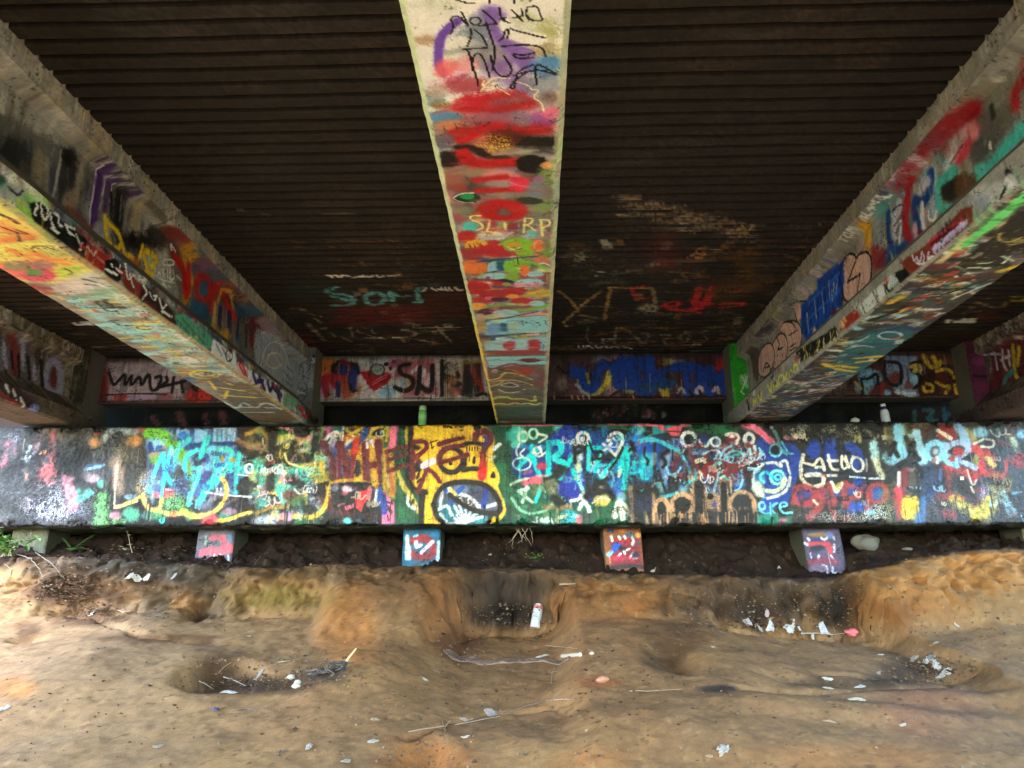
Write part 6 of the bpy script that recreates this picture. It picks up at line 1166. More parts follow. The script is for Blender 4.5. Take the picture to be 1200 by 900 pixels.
S('-90,-130 -60,-125|30,-110 60,-112|310,-115 460,-112', 8, (110, 90, 70), .6, .5)
Z(s2, 640, 300, 5.0, 'f'); UL(150, [(110, 74, 40), (80, 40, 34), (110, 96, 76), (60, 50, 40), (126, 92, 48), (40, 34, 30), (130, 122, 104), (70, 74, 66)], 80, -160, 1200, 560, (40, 220), .75, 16, [(180, 160, 120), (150, 110, 60), (170, 170, 150)], .12, (.1, .3))
S('75,215 130,250 190,330|320,215 250,260 180,320 100,395|200,350 240,355', 17, (170, 134, 76), .9, .4, .6, .25); S('370,190 490,195 620,195|375,190 360,280 340,385', 17, (166, 128, 66), .9, .4, .6, .25); S('625,200 640,280', 20, (150, 134, 100), .8, .5); B(600, 310, 70, 30, (170, 164, 130), .75, 20, 14, .7)
RD2 = (190, 38, 36)
S('610,175 520,190 500,220 540,265 620,250|680,300 740,270 790,280 760,300 680,300|700,310 900,335', 20, RD2, .85, .5, .6, .2); S('900,190 880,260 860,320|970,185 960,250 900,310|860,270 960,290', 34, RD2, .95, .4, .6, .15); S('1030,190 1140,190 1140,215 1080,215|1020,290 1110,280 1180,292 1020,310', 20, RD2, .95, .4, .6, .15)
S('245,420 235,520 320,520|410,430 400,520|410,430 480,440 560,520|560,460 610,460 580,520|670,470 740,470 680,500 700,520|770,480 820,520 840,470|970,440 890,460 960,490 900,525 850,530|1040,470 1100,450|1050,500 1100,490', 15, (136, 128, 98), .8, .5, .8, .4)
S('185,530 195,545|215,535 220,548 240,535|250,535 280,547|290,533 310,547 330,535|350,535 370,550 390,535|400,535 440,547|450,535 500,548', 5, (226, 220, 210), .95); S('310,97 340,99', 9, 'wht', .95); S('290,123 300,122', 5, 'wht', .8)
for q in ('720,100 880,105 920,130 760,150', '780,90 820,140', '700,215 900,230', '640,340 1000,345', '690,390 860,400'): S(q, 14, (140, 112, 62), .6, .6, .8, .6)
P('1030,20 1250,-60 1250,200 1030,300 960,200', (92, 62, 26), .55, 60, 30); P('640,20 780,30 760,90 640,90', (96, 46, 34), .5, 40); S('270,300 430,310|430,330 540,340', 12, (120, 112, 96), .6, .6, .8, .6); P('880,545 1080,530 1080,590 900,590', (50, 70, 66), .5, 20); P('100,90 620,100 640,180 100,180', (36, 40, 32), .4, 30)
Z(s2, 630, 200, 2.903, 'f')
for k in range(170):
    x = random.uniform(240, 740); y = 70 + (x - 240) * .25 + random.uniform(0, 80); S([(x, y), (x + random.uniform(20, 90), y + random.uniform(-2, 2))], random.uniform(3, 8), random.choice([(120, 108, 92), (96, 84, 72), (136, 110, 70), (150, 140, 126)]), random.uniform(.4, .85), .7, .8, .6)
S('570,275 620,272', 12, (206, 190, 180), .95, .4); B(430, 270, 70, 60, (84, 32, 30), .5, 30); B(590, 230, 60, 30, (24, 20, 18), .7, 20); B(700, 200, 30, 16, (190, 160, 100), .6, 8, 6, .6); B(620, 340, 60, 30, (20, 18, 16), .7, 20)
for k in range(60):
    x = random.uniform(620, 860); y = random.uniform(255, 430); S([(x, y), (x + random.uniform(30, 90), y)], random.uniform(3, 7), random.choice([(126, 86, 36), (110, 74, 36), (80, 50, 26), (64, 60, 50)]), random.uniform(.3, .6), .7, .8, .6)
Z(s0, 0, 250, 3, 'f')
for k in range(40):
    x = random.uniform(-40, 380); y = random.uniform(200, 480); S([(x, y), (x + random.uniform(40, 130), y + random.uniform(-3, 6))], random.uniform(5, 14), random.choice([(120, 92, 66), (84, 52, 40), (136, 116, 90), (70, 40, 32), (60, 54, 44)]), random.uniform(.3, .7), .7, .8, .5)
S('260,390 280,395|290,385 300,395 310,385|318,395 322,386', 6, 'wht', .9); S('330,475 400,470|410,472 440,470', 4, (150, 120, 90), .7, .5, .8, .5)
Z(s3, 1080, 310, 10, 'f')
P('1040,385 1300,380 1300,440 1040,440', (216, 200, 40), .95, 6); S('1060,425 1075,395 1090,425|1110,395 1105,425|1130,425 1150,400 1160,425|1185,395 1190,425', 9, (60, 50, 20), .95)
for q in ('830,370 840,360', '640,460 700,480', '720,420 770,410', '700,470 740,490', '900,510 950,500', '970,460 960,510', '580,510 600,530', '510,570 540,575', '590,570 660,560', '820,510 860,520', '840,570 860,575', '680,620 710,610', '450,620 490,620'): S(q, 34, (150, 126, 90), .7, .6, .8, .4)
S('290,660 310,690 330,660|390,680 420,670|450,690 470,650|500,650 505,690|560,650 555,690 580,690|590,690 620,650', 20, 'cream', .9); B(450, 740, 250, 40, (40, 60, 36), .5, 30); B(760, 620, 160, 60, (84, 36, 26), .6, 40)
for cv in SH: cv.lim = None; cv.wear(.3, .03, (36, 30, 26))
# ------------------------------------------------------------------ bridge geometry
def loop_xz(cv, v):
    k = np.clip(np.searchsorted(cv.vs, v, side='right') - 1, 0, len(cv.vs) - 2)
    L = np.array(cv.loop); vs = np.array(cv.vs)
    t = ((v - vs[k]) / (vs[k + 1] - vs[k]))[:, None]
    return L[k] * (1 - t) + L[k + 1] * t


def build_girder(cv, label):
    gx, sg = cv.gx, cv.sg
    root = empty('concrete_girder', (gx, CAPY, GB))
    tag(root, label, 'girder', 'concrete girders under the deck')
    ys0 = np.linspace(Y_NEAR, cv.u[0], 60)[:-1]
    ys = np.concatenate([ys0, cv.u]); n0 = len(ys0)
    xz = loop_xz(cv, cv.v); colr = cv.rgba()
    k = cv.names.index; i_sl = cv.idx[k('slope') + 1]; i_w0 = cv.idx[k('web')]; i_w1 = cv.idx[k('web') + 1]; i_f = cv.idx[k('fillet')]
    nz = fbm(ys0[:, None] * 3 + 0 * cv.v[None], cv.v[None] * 9 + 0 * ys0[:, None], 5, 4)
    far = np.array((.22, .21, .18))[None, None] * (.5 + nz[..., None])
    full = np.concatenate([np.concatenate([far, np.zeros(far.shape[:2] + (1,))], -1), colr], 0)
    jit = (fbm(ys[:, None] * 14 + 0 * cv.v[None], cv.v[None] * 30 + 0 * ys[:, None], 9, 3) - .5) * .006

    def prism(name, sl, extra):
        mb = MB()
        a = xz[sl]; n = len(a)
        P_ = np.zeros((len(ys), n, 3))
        P_[..., 0] = a[None, :, 0] + sg * 0; P_[..., 1] = ys[:, None]; P_[..., 2] = a[None, :, 1]
        P_[..., 0] += jit[:, sl] * sg; P_[..., 2] += jit[:, sl] * .7
        mb.grid(P_, full[:, sl])
        # hidden and far side, coarse
        ex = [tuple(a[-1])] + [(gx + sg * x, z) for x, z in extra] + [tuple(a[0])]
        Q = np.zeros((len(ys), len(ex), 3)); Q[..., 0] = [e[0] for e in ex]; Q[..., 2] = [e[1] for e in ex]; Q[..., 1] = ys[:, None]
        c = np.zeros(Q.shape[:2] + (4,)); c[..., :3] = .2 * (.6 + .8 * fbm(Q[..., 1] * 4, np.arange(len(ex))[None] * 3. + 0 * Q[..., 1], 8, 4))[..., None]
        mb.grid(Q, c)
        ring = np.concatenate([P_, Q[:, 1:-1]], 1)
        for e in (0, -1):
            r_ = ring[e]; m = len(r_)
            mb.add(np.vstack([r_, [r_.mean(0)]]), None, [(j, (j + 1) % m, m) for j in range(m)], (.2, .19, .17))
        return part(mb, name, M['concrete'], root)

    prism('bottom_flange', slice(0, i_sl + 1), [(-.076, 1.79)])
    prism('web', slice(i_w0, i_w1 + 1), [(-.076, 2.11), (-.076, 1.79)])
    prism('top_flange', slice(i_f, len(cv.v)), [(-.152, GT), (-.152, 2.157), (-.076, 2.11)])
    return root


GLAB = ['concrete girder at the far left with lilac and black tags', 'concrete girder on the left with yellow and light blue underside',
        'concrete girder overhead in the middle with red and white painted underside', 'concrete girder on the right with pink bubble letters on its web',
        'concrete girder at the far right with maroon paint']
for kk, cv in enumerate((ga, gl, gc, gr, gb)):
    root = build_girder(cv, GLAB[kk])
    c = EB[kk]; mb = MB()
    P_ = np.zeros(c.U.shape + (3,)); P_[..., 0] = c.U; P_[..., 2] = c.V; P_[..., 1] = EBY + (c.nm - .5) * .006
    mb.grid(P_, c.rgba())
    mb.box(c.u[0], c.u[-1], EBY + .004, 7.195, c.v[0], c.v[-1], (.2, .19, .16), ('y0',))
    part(mb, 'end_block', M['concrete'], root)
    mb = MB(); mb.box(GX[kk] - .16, GX[kk] + .16, 6.75, 7.1, CAPZ1 + .001, GB + .006, (.03, .03, .03)); part(mb, 'bearing_pad', M['rough'], root)

# pile cap
mb = MB(); c = cap
P_ = np.zeros(c.U.shape + (3,)); P_[..., 0] = c.U; P_[..., 2] = c.V
dd = np.minimum(c.V - CAPZ0, CAPZ1 - c.V); chip = fbm(c.U * 9, c.V * 9, 77, 4)
P_[..., 1] = CAPY + .026 * (1 - np.clip(dd / .022, 0, 1)) ** 2 + (c.nl - .5) * .014 + (c.nm - .5) * .006 + .03 * sstep(.58, .7, chip) * sstep(.08, 0, dd)
P_[..., 2] += sstep(.03, 0, c.V - CAPZ0) * ((c.nl - .45) * .03 + (c.nm - .5) * .014) - sstep(.03, 0, CAPZ1 - c.V) * (fbm(c.U * 16, c.V * 0, 78, 3) - .4) * .016
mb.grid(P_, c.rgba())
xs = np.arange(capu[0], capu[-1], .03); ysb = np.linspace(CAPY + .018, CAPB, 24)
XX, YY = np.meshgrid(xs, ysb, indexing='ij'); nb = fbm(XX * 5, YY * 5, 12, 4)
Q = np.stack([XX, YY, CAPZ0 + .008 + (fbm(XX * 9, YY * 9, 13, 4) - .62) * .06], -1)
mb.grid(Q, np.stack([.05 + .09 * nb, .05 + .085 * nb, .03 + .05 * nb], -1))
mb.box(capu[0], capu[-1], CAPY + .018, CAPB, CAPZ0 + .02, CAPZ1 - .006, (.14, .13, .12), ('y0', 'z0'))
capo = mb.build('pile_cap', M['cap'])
tag(capo, 'long concrete pile cap covered in graffiti with a yellow face', 'pile cap')

# diaphragms
DL = ['concrete diaphragm at far left with black scrawl on lilac', 'concrete diaphragm with red heart and black letters left of middle', 'concrete diaphragm with big blue letters right of middle', 'concrete diaphragm at right with yellow and black letters']
for kk, c in enumerate(DIA):
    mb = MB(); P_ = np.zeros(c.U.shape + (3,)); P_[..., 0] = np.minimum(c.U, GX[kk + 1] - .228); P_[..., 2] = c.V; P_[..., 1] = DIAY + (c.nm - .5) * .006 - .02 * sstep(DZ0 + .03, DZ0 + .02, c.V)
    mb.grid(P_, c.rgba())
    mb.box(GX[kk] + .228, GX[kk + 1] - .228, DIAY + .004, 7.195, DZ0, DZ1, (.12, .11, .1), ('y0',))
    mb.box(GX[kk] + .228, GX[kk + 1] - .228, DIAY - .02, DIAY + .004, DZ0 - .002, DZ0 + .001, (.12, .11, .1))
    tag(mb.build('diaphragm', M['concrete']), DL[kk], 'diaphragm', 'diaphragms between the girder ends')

# back wall
mb = MB(); c = bk; P_ = np.stack([c.U, np.full(c.U.shape, BACKY), c.V], -1); mb.grid(P_, c.rgba())
mb.box(c.u[0], c.u[-1], BACKY + .003, 7.6, c.v[0] - .004, c.v[-1], (.1, .1, .09), ('y0',))
tag(mb.build('back_wall', M['concrete']), 'stained concrete back wall, shade painted in, behind the girder ends', 'wall')

# piles
PLAB = ['bare mossy concrete pile at the left end behind green plants', 'concrete pile with coral red paint on its face', 'concrete pile with a red and blue painted face', 'concrete pile with red face, blue patch and orange corner', 'leaning concrete pile with purple and red paint', 'bare concrete pile at the right end above the clay bank']
BAT = [0, 0, 0, .03, .06, 0]
for kk, c in enumerate(PLC):
    mb = MB(); x = PILEX[kk]
    P_ = np.stack([c.U, PILEY + (c.nm - .5) * .006 + .012 * (1 - np.clip((.17 - np.abs(c.U - x)) / .018, 0, 1)) ** 2, c.V], -1)
    P_[..., 1] -= .06 * np.clip(CAPZ0 - c.V, 0, 1) * (1 if kk in (1, 2, 3, 4) else .3); P_[..., 0] += BAT[kk] * (CAPZ0 - c.V)
    mb.grid(P_, c.rgba())
    b = MB(); b.box(x - .17, x + .17, PILEY + .01, PILEY + .35, -.35, .56, (.07, .07, .05), ('y0',))
    v = b.v[0]; v[:, 0] += BAT[kk] * (CAPZ0 - v[:, 2]); v[:, 1] -= .06 * np.clip(CAPZ0 - v[:, 2], 0, 1) * (1 if kk in (1, 2, 3, 4) else .3)
    mb.add(v, b.q[0], None, (.07, .072, .05))
    tag(mb.build('concrete_pile', M['concrete']), PLAB[kk], 'pile', 'piles under the cap')

# corrugated sheets and the deck slab
FR = np.array([0, .15, .30, .45, .60, .635, .69, .90, .955]); ZR = np.array([0, 0, 0, 0, 0, 0, 1, 1, 0.])
SLAB = ['corrugated steel deck at the far left, brown and white streaked', 'dark corrugated steel deck with turquoise and chalky letters, left of middle', 'dark corrugated steel deck with red and gold letters, right of middle', 'dark corrugated steel deck at the far right with a yellow sticker']
Y0C = 2.503 - .80 * PITCHC
SEAMS = (4.742, 6.28)
for kk, cv in enumerate(SH):
    mb = MB(); w = cv.v[-1]
    ks = np.arange(int((Y_NEAR - Y0C) / PITCHC), int((7.02 - Y0C) / PITCHC) + 1)
    yl = (Y0C + (ks[:, None] + FR[None]) * PITCHC).ravel(); zl = (np.tile(ZR, len(ks)) * SHD)
    for s_ in SEAMS:
        zl = zl + .005 * (yl > s_); zl[np.abs(yl - s_) < .022] = .05
    near = yl < cv.u[0]
    for mask, vv in ((near | (np.arange(len(yl)) == near.sum()), np.linspace(0, w, 4)), (~near, cv.v)):
        y_ = yl[mask]; z_ = zl[mask]
        YY, VV = np.meshgrid(y_, vv, indexing='ij')
        sag = (fbm(YY * 2, VV * 1.5, 33 + kk, 3) - .5) * .012
        Q = np.stack([cv.x0 + VV, YY + (fbm(VV * 6, YY * 10, 35, 3) - .5) * .006, SHZ + z_[:, None] + sag + (fbm(VV * 30, YY * 30, 36, 2) - .5) * .003], -1)
        iu = np.clip(np.searchsorted(cv.u, y_), 0, len(cv.u) - 1); iv = np.clip(np.searchsorted(cv.v, vv), 0, len(cv.v) - 1)
        full = cv.rgba()[iu][:, iv].copy()
        # paint only sits on the ridges; grooves get rust darkened for their shade
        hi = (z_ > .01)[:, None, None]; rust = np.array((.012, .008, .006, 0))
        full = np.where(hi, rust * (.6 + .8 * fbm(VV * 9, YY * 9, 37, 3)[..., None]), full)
        mb.grid(Q, full)
    tag(mb.build('corrugated_deck_sheet', M['steel']), SLAB[kk], 'deck sheet', 'corrugated deck sheets between the girders')
mb = MB(); mb.box(-5.5, 5.5, Y_NEAR - .1, 7.62, 2.335, 2.56, (.25, .25, .23))
tag(mb.build('deck_slab', M['rough']), 'concrete road deck slab lying on the corrugated sheets', 'deck')
# ------------------------------------------------------------------ clay slope under the bridge
def phi(py): return np.tan(PITCH + np.arctan((450 - np.asarray(py, float)) / FPX))


# foot and top of the eroded bank: photo x, foot y, foot distance, top y, top distance
BANK = np.array([(-400, 668, 6.4, 626, 7.0), (-100, 680, 6.3, 640, 6.8), (0, 690, 6.1, 650, 6.55), (40, 708, 6.0, 652, 6.45), (70, 720, 5.95, 655, 6.35), (150, 718, 5.98, 655, 6.35), (240, 714, 6.0, 660, 6.32),
                 (300, 724, 5.95, 664, 6.28), (385, 726, 5.85, 664, 6.28), (425, 770, 4.9, 664, 6.32), (470, 775, 4.8, 665, 6.34), (515, 770, 4.9, 666, 6.32), (545, 736, 5.9, 666, 6.2), (560, 739, 6.05, 666, 6.22), (605, 742, 6.14, 666, 6.24), (642, 739, 6.08, 667, 6.22),
                 (668, 729, 5.68, 669, 6.22), (720, 724, 5.72, 671, 6.3), (790, 724, 5.85, 673, 6.28), (840, 736, 5.95, 675, 6.2), (930, 744, 6.04, 678, 6.2), (985, 747, 6.1, 676, 6.26), (1012, 744, 5.6, 668, 6.3), (1060, 740, 5.65, 655, 6.38),
                 (1150, 736, 5.55, 647, 6.45), (1250, 732, 5.5, 640, 6.5), (1500, 720, 5.5, 622, 6.6)])
BX = (BANK[:, 0] - 627) / 846 * 6.05
BH = np.stack([BANK[:, 2], phi(BANK[:, 1]) * BANK[:, 2], BANK[:, 4], phi(BANK[:, 3]) * BANK[:, 4]], 1)


def h0(X, Y):
    jx = X + (fbm(X * 2.2, Y * 2.2, 201, 3) - .5) * .28
    Yf, Hf, Yt, Ht = (np.interp(jx, BX, BH[:, k]) for k in range(4))
    wob = (fbm(X * 5, Y * 2 + 9, 202, 4) - .5) * .16
    Yf = Yf + wob; Yt = Yt + wob * .6
    near = -.86 + (Y - 3) * (Hf + .86) / (Yf - 3)
    near = np.where(Y < 3, -.86 - .27 * (3 - Y), near)
    near = np.maximum(near, -2.1 + .02 * (Y + 5))
    t = np.clip((Y - Yf) / (Yt - Yf), 0, 1)
    wall = Hf + (Ht - Hf) * (t * t * (3 - 2 * t) * .75 + t * .25)
    q = np.clip((Y - 6.78) / (7.48 - 6.78), 0, 1)
    back = Ht + .03 * (Y - Yt) + (.58 - Ht) * (q ** 1.1)
    H = np.where(Y < Yf, near, np.where(Y < Yt, wall, back))
    H = np.where(Y > 7.5, .60 + np.clip((Y - 7.5) / .14, 0, 1) * 1.75, H)
    out = np.clip(-1.6 + .31 * Y, -2.05, 2.35)
    m = sstep(5.7, 7.2, np.abs(X))
    return H * (1 - m) + out * m


def gpos(px, py, hf):
    d = ray(px, py); t = np.linspace(2.2, 9, 3000)
    P_ = d[None] * t[:, None]
    g = P_[:, 2] - hf(P_[:, 0], P_[:, 1])
    i = np.argmax(g < 0)
    return P_[i]


FEAT = []
for px, py, rx, ry, dep in ((988, 722, .11, .14, -.14), (945, 738, .25, .10, -.05), (605, 730, .2, .08, -.05), (1020, 700, .12, .2, .06), (525, 725, .12, .25, .05), (690, 715, .25, .12, .03), (258, 795, .18, .21, -.32), (300, 803, .22, .10, -.10), (350, 797, .20, .09, -.06), (392, 788, .10, .07, -.05), (785, 765, .13, .26, -.10), (32, 745, .10, .10, -.06), (80, 700, .26, .16, -.10),
                            (1085, 788, .30, .12, -.11), (985, 800, .4, .07, -.05), (980, 836, .7, .14, .05), (1120, 820, .4, .12, .04), (430, 780, .26, .5, .06), (497, 885, .10, .16, -.08), (700, 860, .9, .3, .05), (120, 800, .7, .5, .06),
                            (560, 715, .10, .2, -.06), (975, 735, .3, .12, -.10), (880, 735, .35, .10, -.06), (600, 742, .24, .10, -.04), (240, 712, .06, .3, -.05), (40, 690, .4, .3, .05), (1090, 690, .2, .2, .05), (540, 745, .06, .25, -.05)):
    g = gpos(px, py, h0); FEAT.append((g[0], g[1], rx, ry, dep))
CRACK = [([(88, 712), (120, 728), (170, 748), (245, 752)], .055, .03), ([(478, 866), (520, 848), (580, 832), (672, 819)], .03, .022), ([(1105, 800), (1020, 808), (950, 814), (870, 808)], .06, .03), ([(500, 890), (470, 900)], .03, .05), ([(960, 790), (1060, 790)], .03, .04),
      ([(500, 690), (520, 730), (545, 770)], .025, .04), ([(660, 700), (650, 735)], .03, .03), ([(905, 690), (915, 735)], .03, .03), ([(232, 700), (236, 730)], .03, .04)]
CRW = [([gpos(x, y, h0)[:2] for x, y in l], dp, w) for l, dp, w in CRACK]


def hfull(X, Y, fine=True):
    H = h0(X, Y)
    for gx, gy, rx, ry, dep in FEAT:
        q = ((X - gx) / rx) ** 2 + ((Y - gy) / ry) ** 2
        H = H + dep * np.exp(-q ** (2.0 if dep < -.12 else 1.3))
    wb = (fbm(X * 9, Y * 9, 211, 3) - .5) * .08
    for l, dp, w in CRW:
        D = np.full(np.shape(X), 9.); 
        for p, q in zip(l[:-1], l[1:]):
            e = q - p; t = np.clip(((X - p[0]) * e[0] + (Y - p[1]) * e[1]) / (e @ e), 0, 1)
            D = np.minimum(D, np.hypot(X - p[0] - t * e[0], Y - p[1] - t * e[1]))
        H = H - dp * np.exp(-((D + wb) / w) ** 2)
    H = H + (fbm(X * 4.5, Y * 5, 217, 4) - .5) * .16 * sstep(6.45, 6.8, Y) * sstep(7.5, 7.3, Y) + sstep(.55, .75, fbm(X * 11, Y * 11, 218, 3)) * .05 * sstep(6.4, 6.7, Y) * sstep(7.5, 7.3, Y)
    bank = sstep(5.7, 5.95, Y) * sstep(6.6, 6.3, Y)
    H = H + (fbm(X * 1.1, Y * 1.1, 212, 3) - .5) * .07 + (fbm(X * 4, Y * 4, 213, 4) - .5) * .028
    H = H + (fbm(X * 14, Y * 14, 214, 4) - .5) * (.007 + .05 * bank) + (fbm(X * 45, Y * 45, 216, 3) - .5) * (.0035 + .014 * bank) + sstep(.6, .75, fbm(X * 22, Y * 22, 215, 3)) * .004
    return H


def axis(a, b, st, lo, hi, far):
    f = np.arange(a, b, st); l = [a]; r = [f[-1]]; s1 = st
    while l[-1] > lo: s1 *= 1.18; l.append(l[-1] - min(s1, far))
    s1 = st
    while r[-1] < hi: s1 *= 1.18; r.append(r[-1] + min(s1, far))
    return np.concatenate([l[:0:-1], f, r[1:]])


gxs = axis(-5.3, 5.3, .0165, -1500, 1500, 120); gys = axis(3.0, 7.45, .0138, -1500, 1500, 120)
gys = np.sort(np.concatenate([gys, [7.49, 7.5, 7.56, 7.64]]))
XX, YY = np.meshgrid(gxs, gys, indexing='ij')
HH = hfull(XX, YY)
far = sstep(25, 60, np.hypot(XX, YY)); HH = HH * (1 - far) + far * -2.0
# photo coordinates of every ground point, to lay soil colours and painted shade where they were surveyed
PX = np.stack([XX, YY, HH], -1); zc = PX @ CF; zc = np.where(zc < .3, .3, zc)
U_ = 600 + FPX * (PX @ np.array([math.cos(YAW), math.sin(YAW), 0.])) / zc
V_ = 450 - FPX * (PX @ CU) / zc
n1 = fbm(XX * 3, YY * 3, 221, 5); n2 = fbm(XX * 12, YY * 12, 222, 4); n3 = fbm(XX * 50, YY * 50, 223, 3)
soil = np.zeros(XX.shape + (3,)); soil[:] = np.array((160, 128, 86)) / 255
SOIL_SHADE = [(520, 676, 420, 16, (92, 74, 56), .85), (650, 700, 500, 40, (120, 92, 62), .5), (60, 780, 240, 120, (178, 146, 110), .8), (700, 790, 330, 110, (152, 116, 78), .85), (1060, 810, 260, 110, (150, 120, 86), .8), (420, 850, 200, 60, (156, 122, 84), .6),  # broad patches carry the daylight fading from left to right
        (150, 664, 130, 18, (80, 73, 66), 1.), (225, 690, 60, 30, (88, 80, 70), .9), (140, 690, 120, 14, (110, 84, 56), .7), (75, 692, 50, 24, (84, 60, 42), .95), (235, 715, 12, 20, (80, 64, 48), .7),
        (330, 692, 80, 26, (150, 114, 58), .95), (335, 702, 60, 14, (122, 108, 54), .7), (218, 708, 22, 14, (176, 124, 64), .9), (412, 735, 34, 46, (192, 128, 64), .9), (330, 667, 90, 8, (104, 84, 62), .8),
        (470, 690, 50, 28, (128, 96, 60), .7), (520, 715, 26, 44, (150, 98, 52), .9), (540, 755, 26, 20, (122, 84, 54), .9), (602, 694, 60, 26, (66, 57, 49), 1.), (600, 722, 52, 14, (50, 43, 36), 1.05), (655, 715, 14, 20, (150, 112, 70), .8),
        (720, 702, 80, 26, (152, 106, 58), .95), (745, 712, 22, 12, (188, 116, 56), .8), (700, 672, 80, 8, (100, 80, 56), .8), (785, 765, 30, 22, (92, 70, 44), .9), (800, 745, 50, 20, (112, 84, 54), .8),  # the dip's brown patch has its shadow painted in
        (900, 700, 110, 34, (78, 63, 49), 1.), (880, 720, 70, 16, (66, 52, 40), 1.), (985, 708, 32, 36, (42, 34, 27), 1.05), (940, 684, 70, 10, (96, 82, 66), .8), (1075, 700, 80, 34, (172, 120, 60), .9), (1160, 668, 70, 26, (188, 136, 74), .95), (1040, 720, 40, 20, (130, 88, 46), .8),  # near-black patch in the right hollow is its painted shadow
        (258, 790, 32, 32, (76, 56, 36), .95), (300, 803, 56, 11, (56, 44, 33), .95), (380, 790, 36, 10, (84, 70, 56), .9), (1080, 785, 60, 16, (66, 54, 44), .9), (1000, 800, 80, 8, (80, 66, 50), .8), (1100, 760, 60, 14, (120, 96, 72), .6),
        (500, 892, 50, 26, (176, 112, 56), .9), (690, 890, 50, 20, (176, 120, 66), .7), (1000, 888, 130, 16, (184, 132, 80), .9), (20, 806, 26, 12, (206, 140, 76), .9), (700, 800, 26, 6, (176, 104, 64), .8), (1075, 840, 60, 30, (150, 104, 80), .5), (840, 807, 24, 4, (60, 54, 50), .9), (95, 722, 40, 10, (90, 64, 42), .8), (170, 748, 60, 5, (104, 76, 50), .8), (32, 740, 16, 18, (120, 90, 62), .8)]
for x, y, rx, ry, c, a in SOIL_SHADE:
    q = ((U_ - x) / rx) ** 2 + ((V_ - y) / ry) ** 2
    m = sstep(1.5, .35, np.sqrt(q) + (n1 - .5) * 1.1 + (n2 - .5) * .5) * a * (.62 if c[0] - c[2] > 85 else .9)
    soil = soil * (1 - m[..., None]) + np.array(c) / 255 * m[..., None]
und = sstep(6.30, 6.5, YY + (n1 - .5) * .2)[..., None] * .92; soil = soil * (1 - und) + np.array((50, 37, 28)) / 255 * und  # soil under the cap darkened in colour to hold its shade
out = sstep(6.5, 9, np.abs(XX) + .0 * YY)[..., None]; soil = soil * (1 - out) + np.array((108, 112, 66)) / 255 * out
beh = sstep(-4, -9, YY)[..., None]; soil = soil * (1 - beh) + np.array((128, 126, 84)) / 255 * beh
flat = 1 / (1 + (np.gradient(HH, axis=1) / np.gradient(YY, axis=1)) ** 2 * 2.5)
soil = soil * (1 + ((n2[..., None] - .5) * .2 + (n1[..., None] - .5) * .12 + (n3[..., None] - .5) * .22) * flat[..., None])
spk = sstep(.66, .74, n3 * .6 + n2 * .4)[..., None]; soil = soil * (1 - spk * .5) + np.array((70, 52, 38)) / 255 * spk * .5
spk = sstep(.70, .78, fbm(XX * 33, YY * 33, 224, 3))[..., None]; soil = soil * (1 - spk * .25) + np.array((206, 180, 146)) / 255 * spk * .25
gl_ = soil.mean(-1, keepdims=True); soil = np.clip((gl_ + (soil - gl_) * .98), 0, 1) ** 1.2 * .99
bm = sstep(5.9, 6.06, YY) * sstep(6.7, 6.45, YY) * (np.abs(XX) < 5.6)
PX[..., 1] += np.clip(fbm(XX * 7, HH * 13, 231, 4) - .38, 0, 1) * .36 * bm; PX[..., 0] += (fbm(XX * 9, HH * 15, 232, 3) - .5) * .10 * bm
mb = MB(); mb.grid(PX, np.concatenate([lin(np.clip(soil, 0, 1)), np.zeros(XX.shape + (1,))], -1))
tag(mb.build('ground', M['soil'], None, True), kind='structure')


def gz(x, y):
    i = np.clip(np.searchsorted(gxs, x) - 1, 0, len(gxs) - 2); j = np.clip(np.searchsorted(gys, y) - 1, 0, len(gys) - 2)
    fx = (x - gxs[i]) / (gxs[i + 1] - gxs[i]); fy = (y - gys[j]) / (gys[j + 1] - gys[j])
    return (HH[i, j] * (1 - fx) + HH[i + 1, j] * fx) * (1 - fy) + (HH[i, j + 1] * (1 - fx) + HH[i + 1, j + 1] * fx) * fy


def at(px, py):
    d = ray(px, py); t = np.linspace(2.2, 9, 2500); P_ = d[None] * t[:, None]
    g = P_[:, 2] - gz(P_[:, 0], P_[:, 1]); i = np.argmax(g < 0)
    p = P_[i]; return Vector((p[0], p[1], float(gz(p[0], p[1]))))


# loose crumbs of clay and gravel, and the drifts of dead leaves: nobody could count them
mb = MB()
def clod(p, s, col):
    v = np.array([(1, 0, 0), (-1, 0, 0), (0, 1, 0), (0, -1, 0), (0, 0, .8), (0, 0, -.6)]) * s * (.6 + .8 * rng.random((6, 1)))
    a = random.uniform(0, 6.3); c, q = math.cos(a), math.sin(a); v = v @ np.array([(c, q, 0), (-q, c, 0), (0, 0, 1)])
    mb.add(v + np.array(p), None, [(0, 2, 4), (2, 1, 4), (1, 3, 4), (3, 0, 4), (2, 0, 5), (1, 2, 5), (3, 1, 5), (0, 3, 5)], col)
ZONES = [(600, 800, 620, 100, 800), (170, 690, 130, 40, 300), (900, 720, 110, 26, 300), (320, 790, 110, 20, 260), (540, 745, 30, 35, 160), (600, 725, 50, 16, 160), (500, 885, 60, 24, 80), (1090, 785, 50, 16, 160), (600, 650, 560, 14, 200), (1080, 720, 110, 40, 200)]
for zx, zy, rx, ry, n in ZONES:
    for _ in range(n):
        px, py = zx + random.uniform(-1, 1) * rx, zy + random.uniform(-1, 1) * ry
        p = at(px, py); s = random.choice([.003, .004, .005, .006, .009]) * random.uniform(.6, 1.3) * (1.3 if n < 450 else 1)
        b = random.uniform(.5, 1.25); base = random.choice([(.20, .13, .07), (.15, .10, .06), (.26, .19, .12), (.10, .075, .055), (.17, .12, .075)])
        clod((p.x, p.y, p.z + s * .25), s, tuple(k * b for k in base))
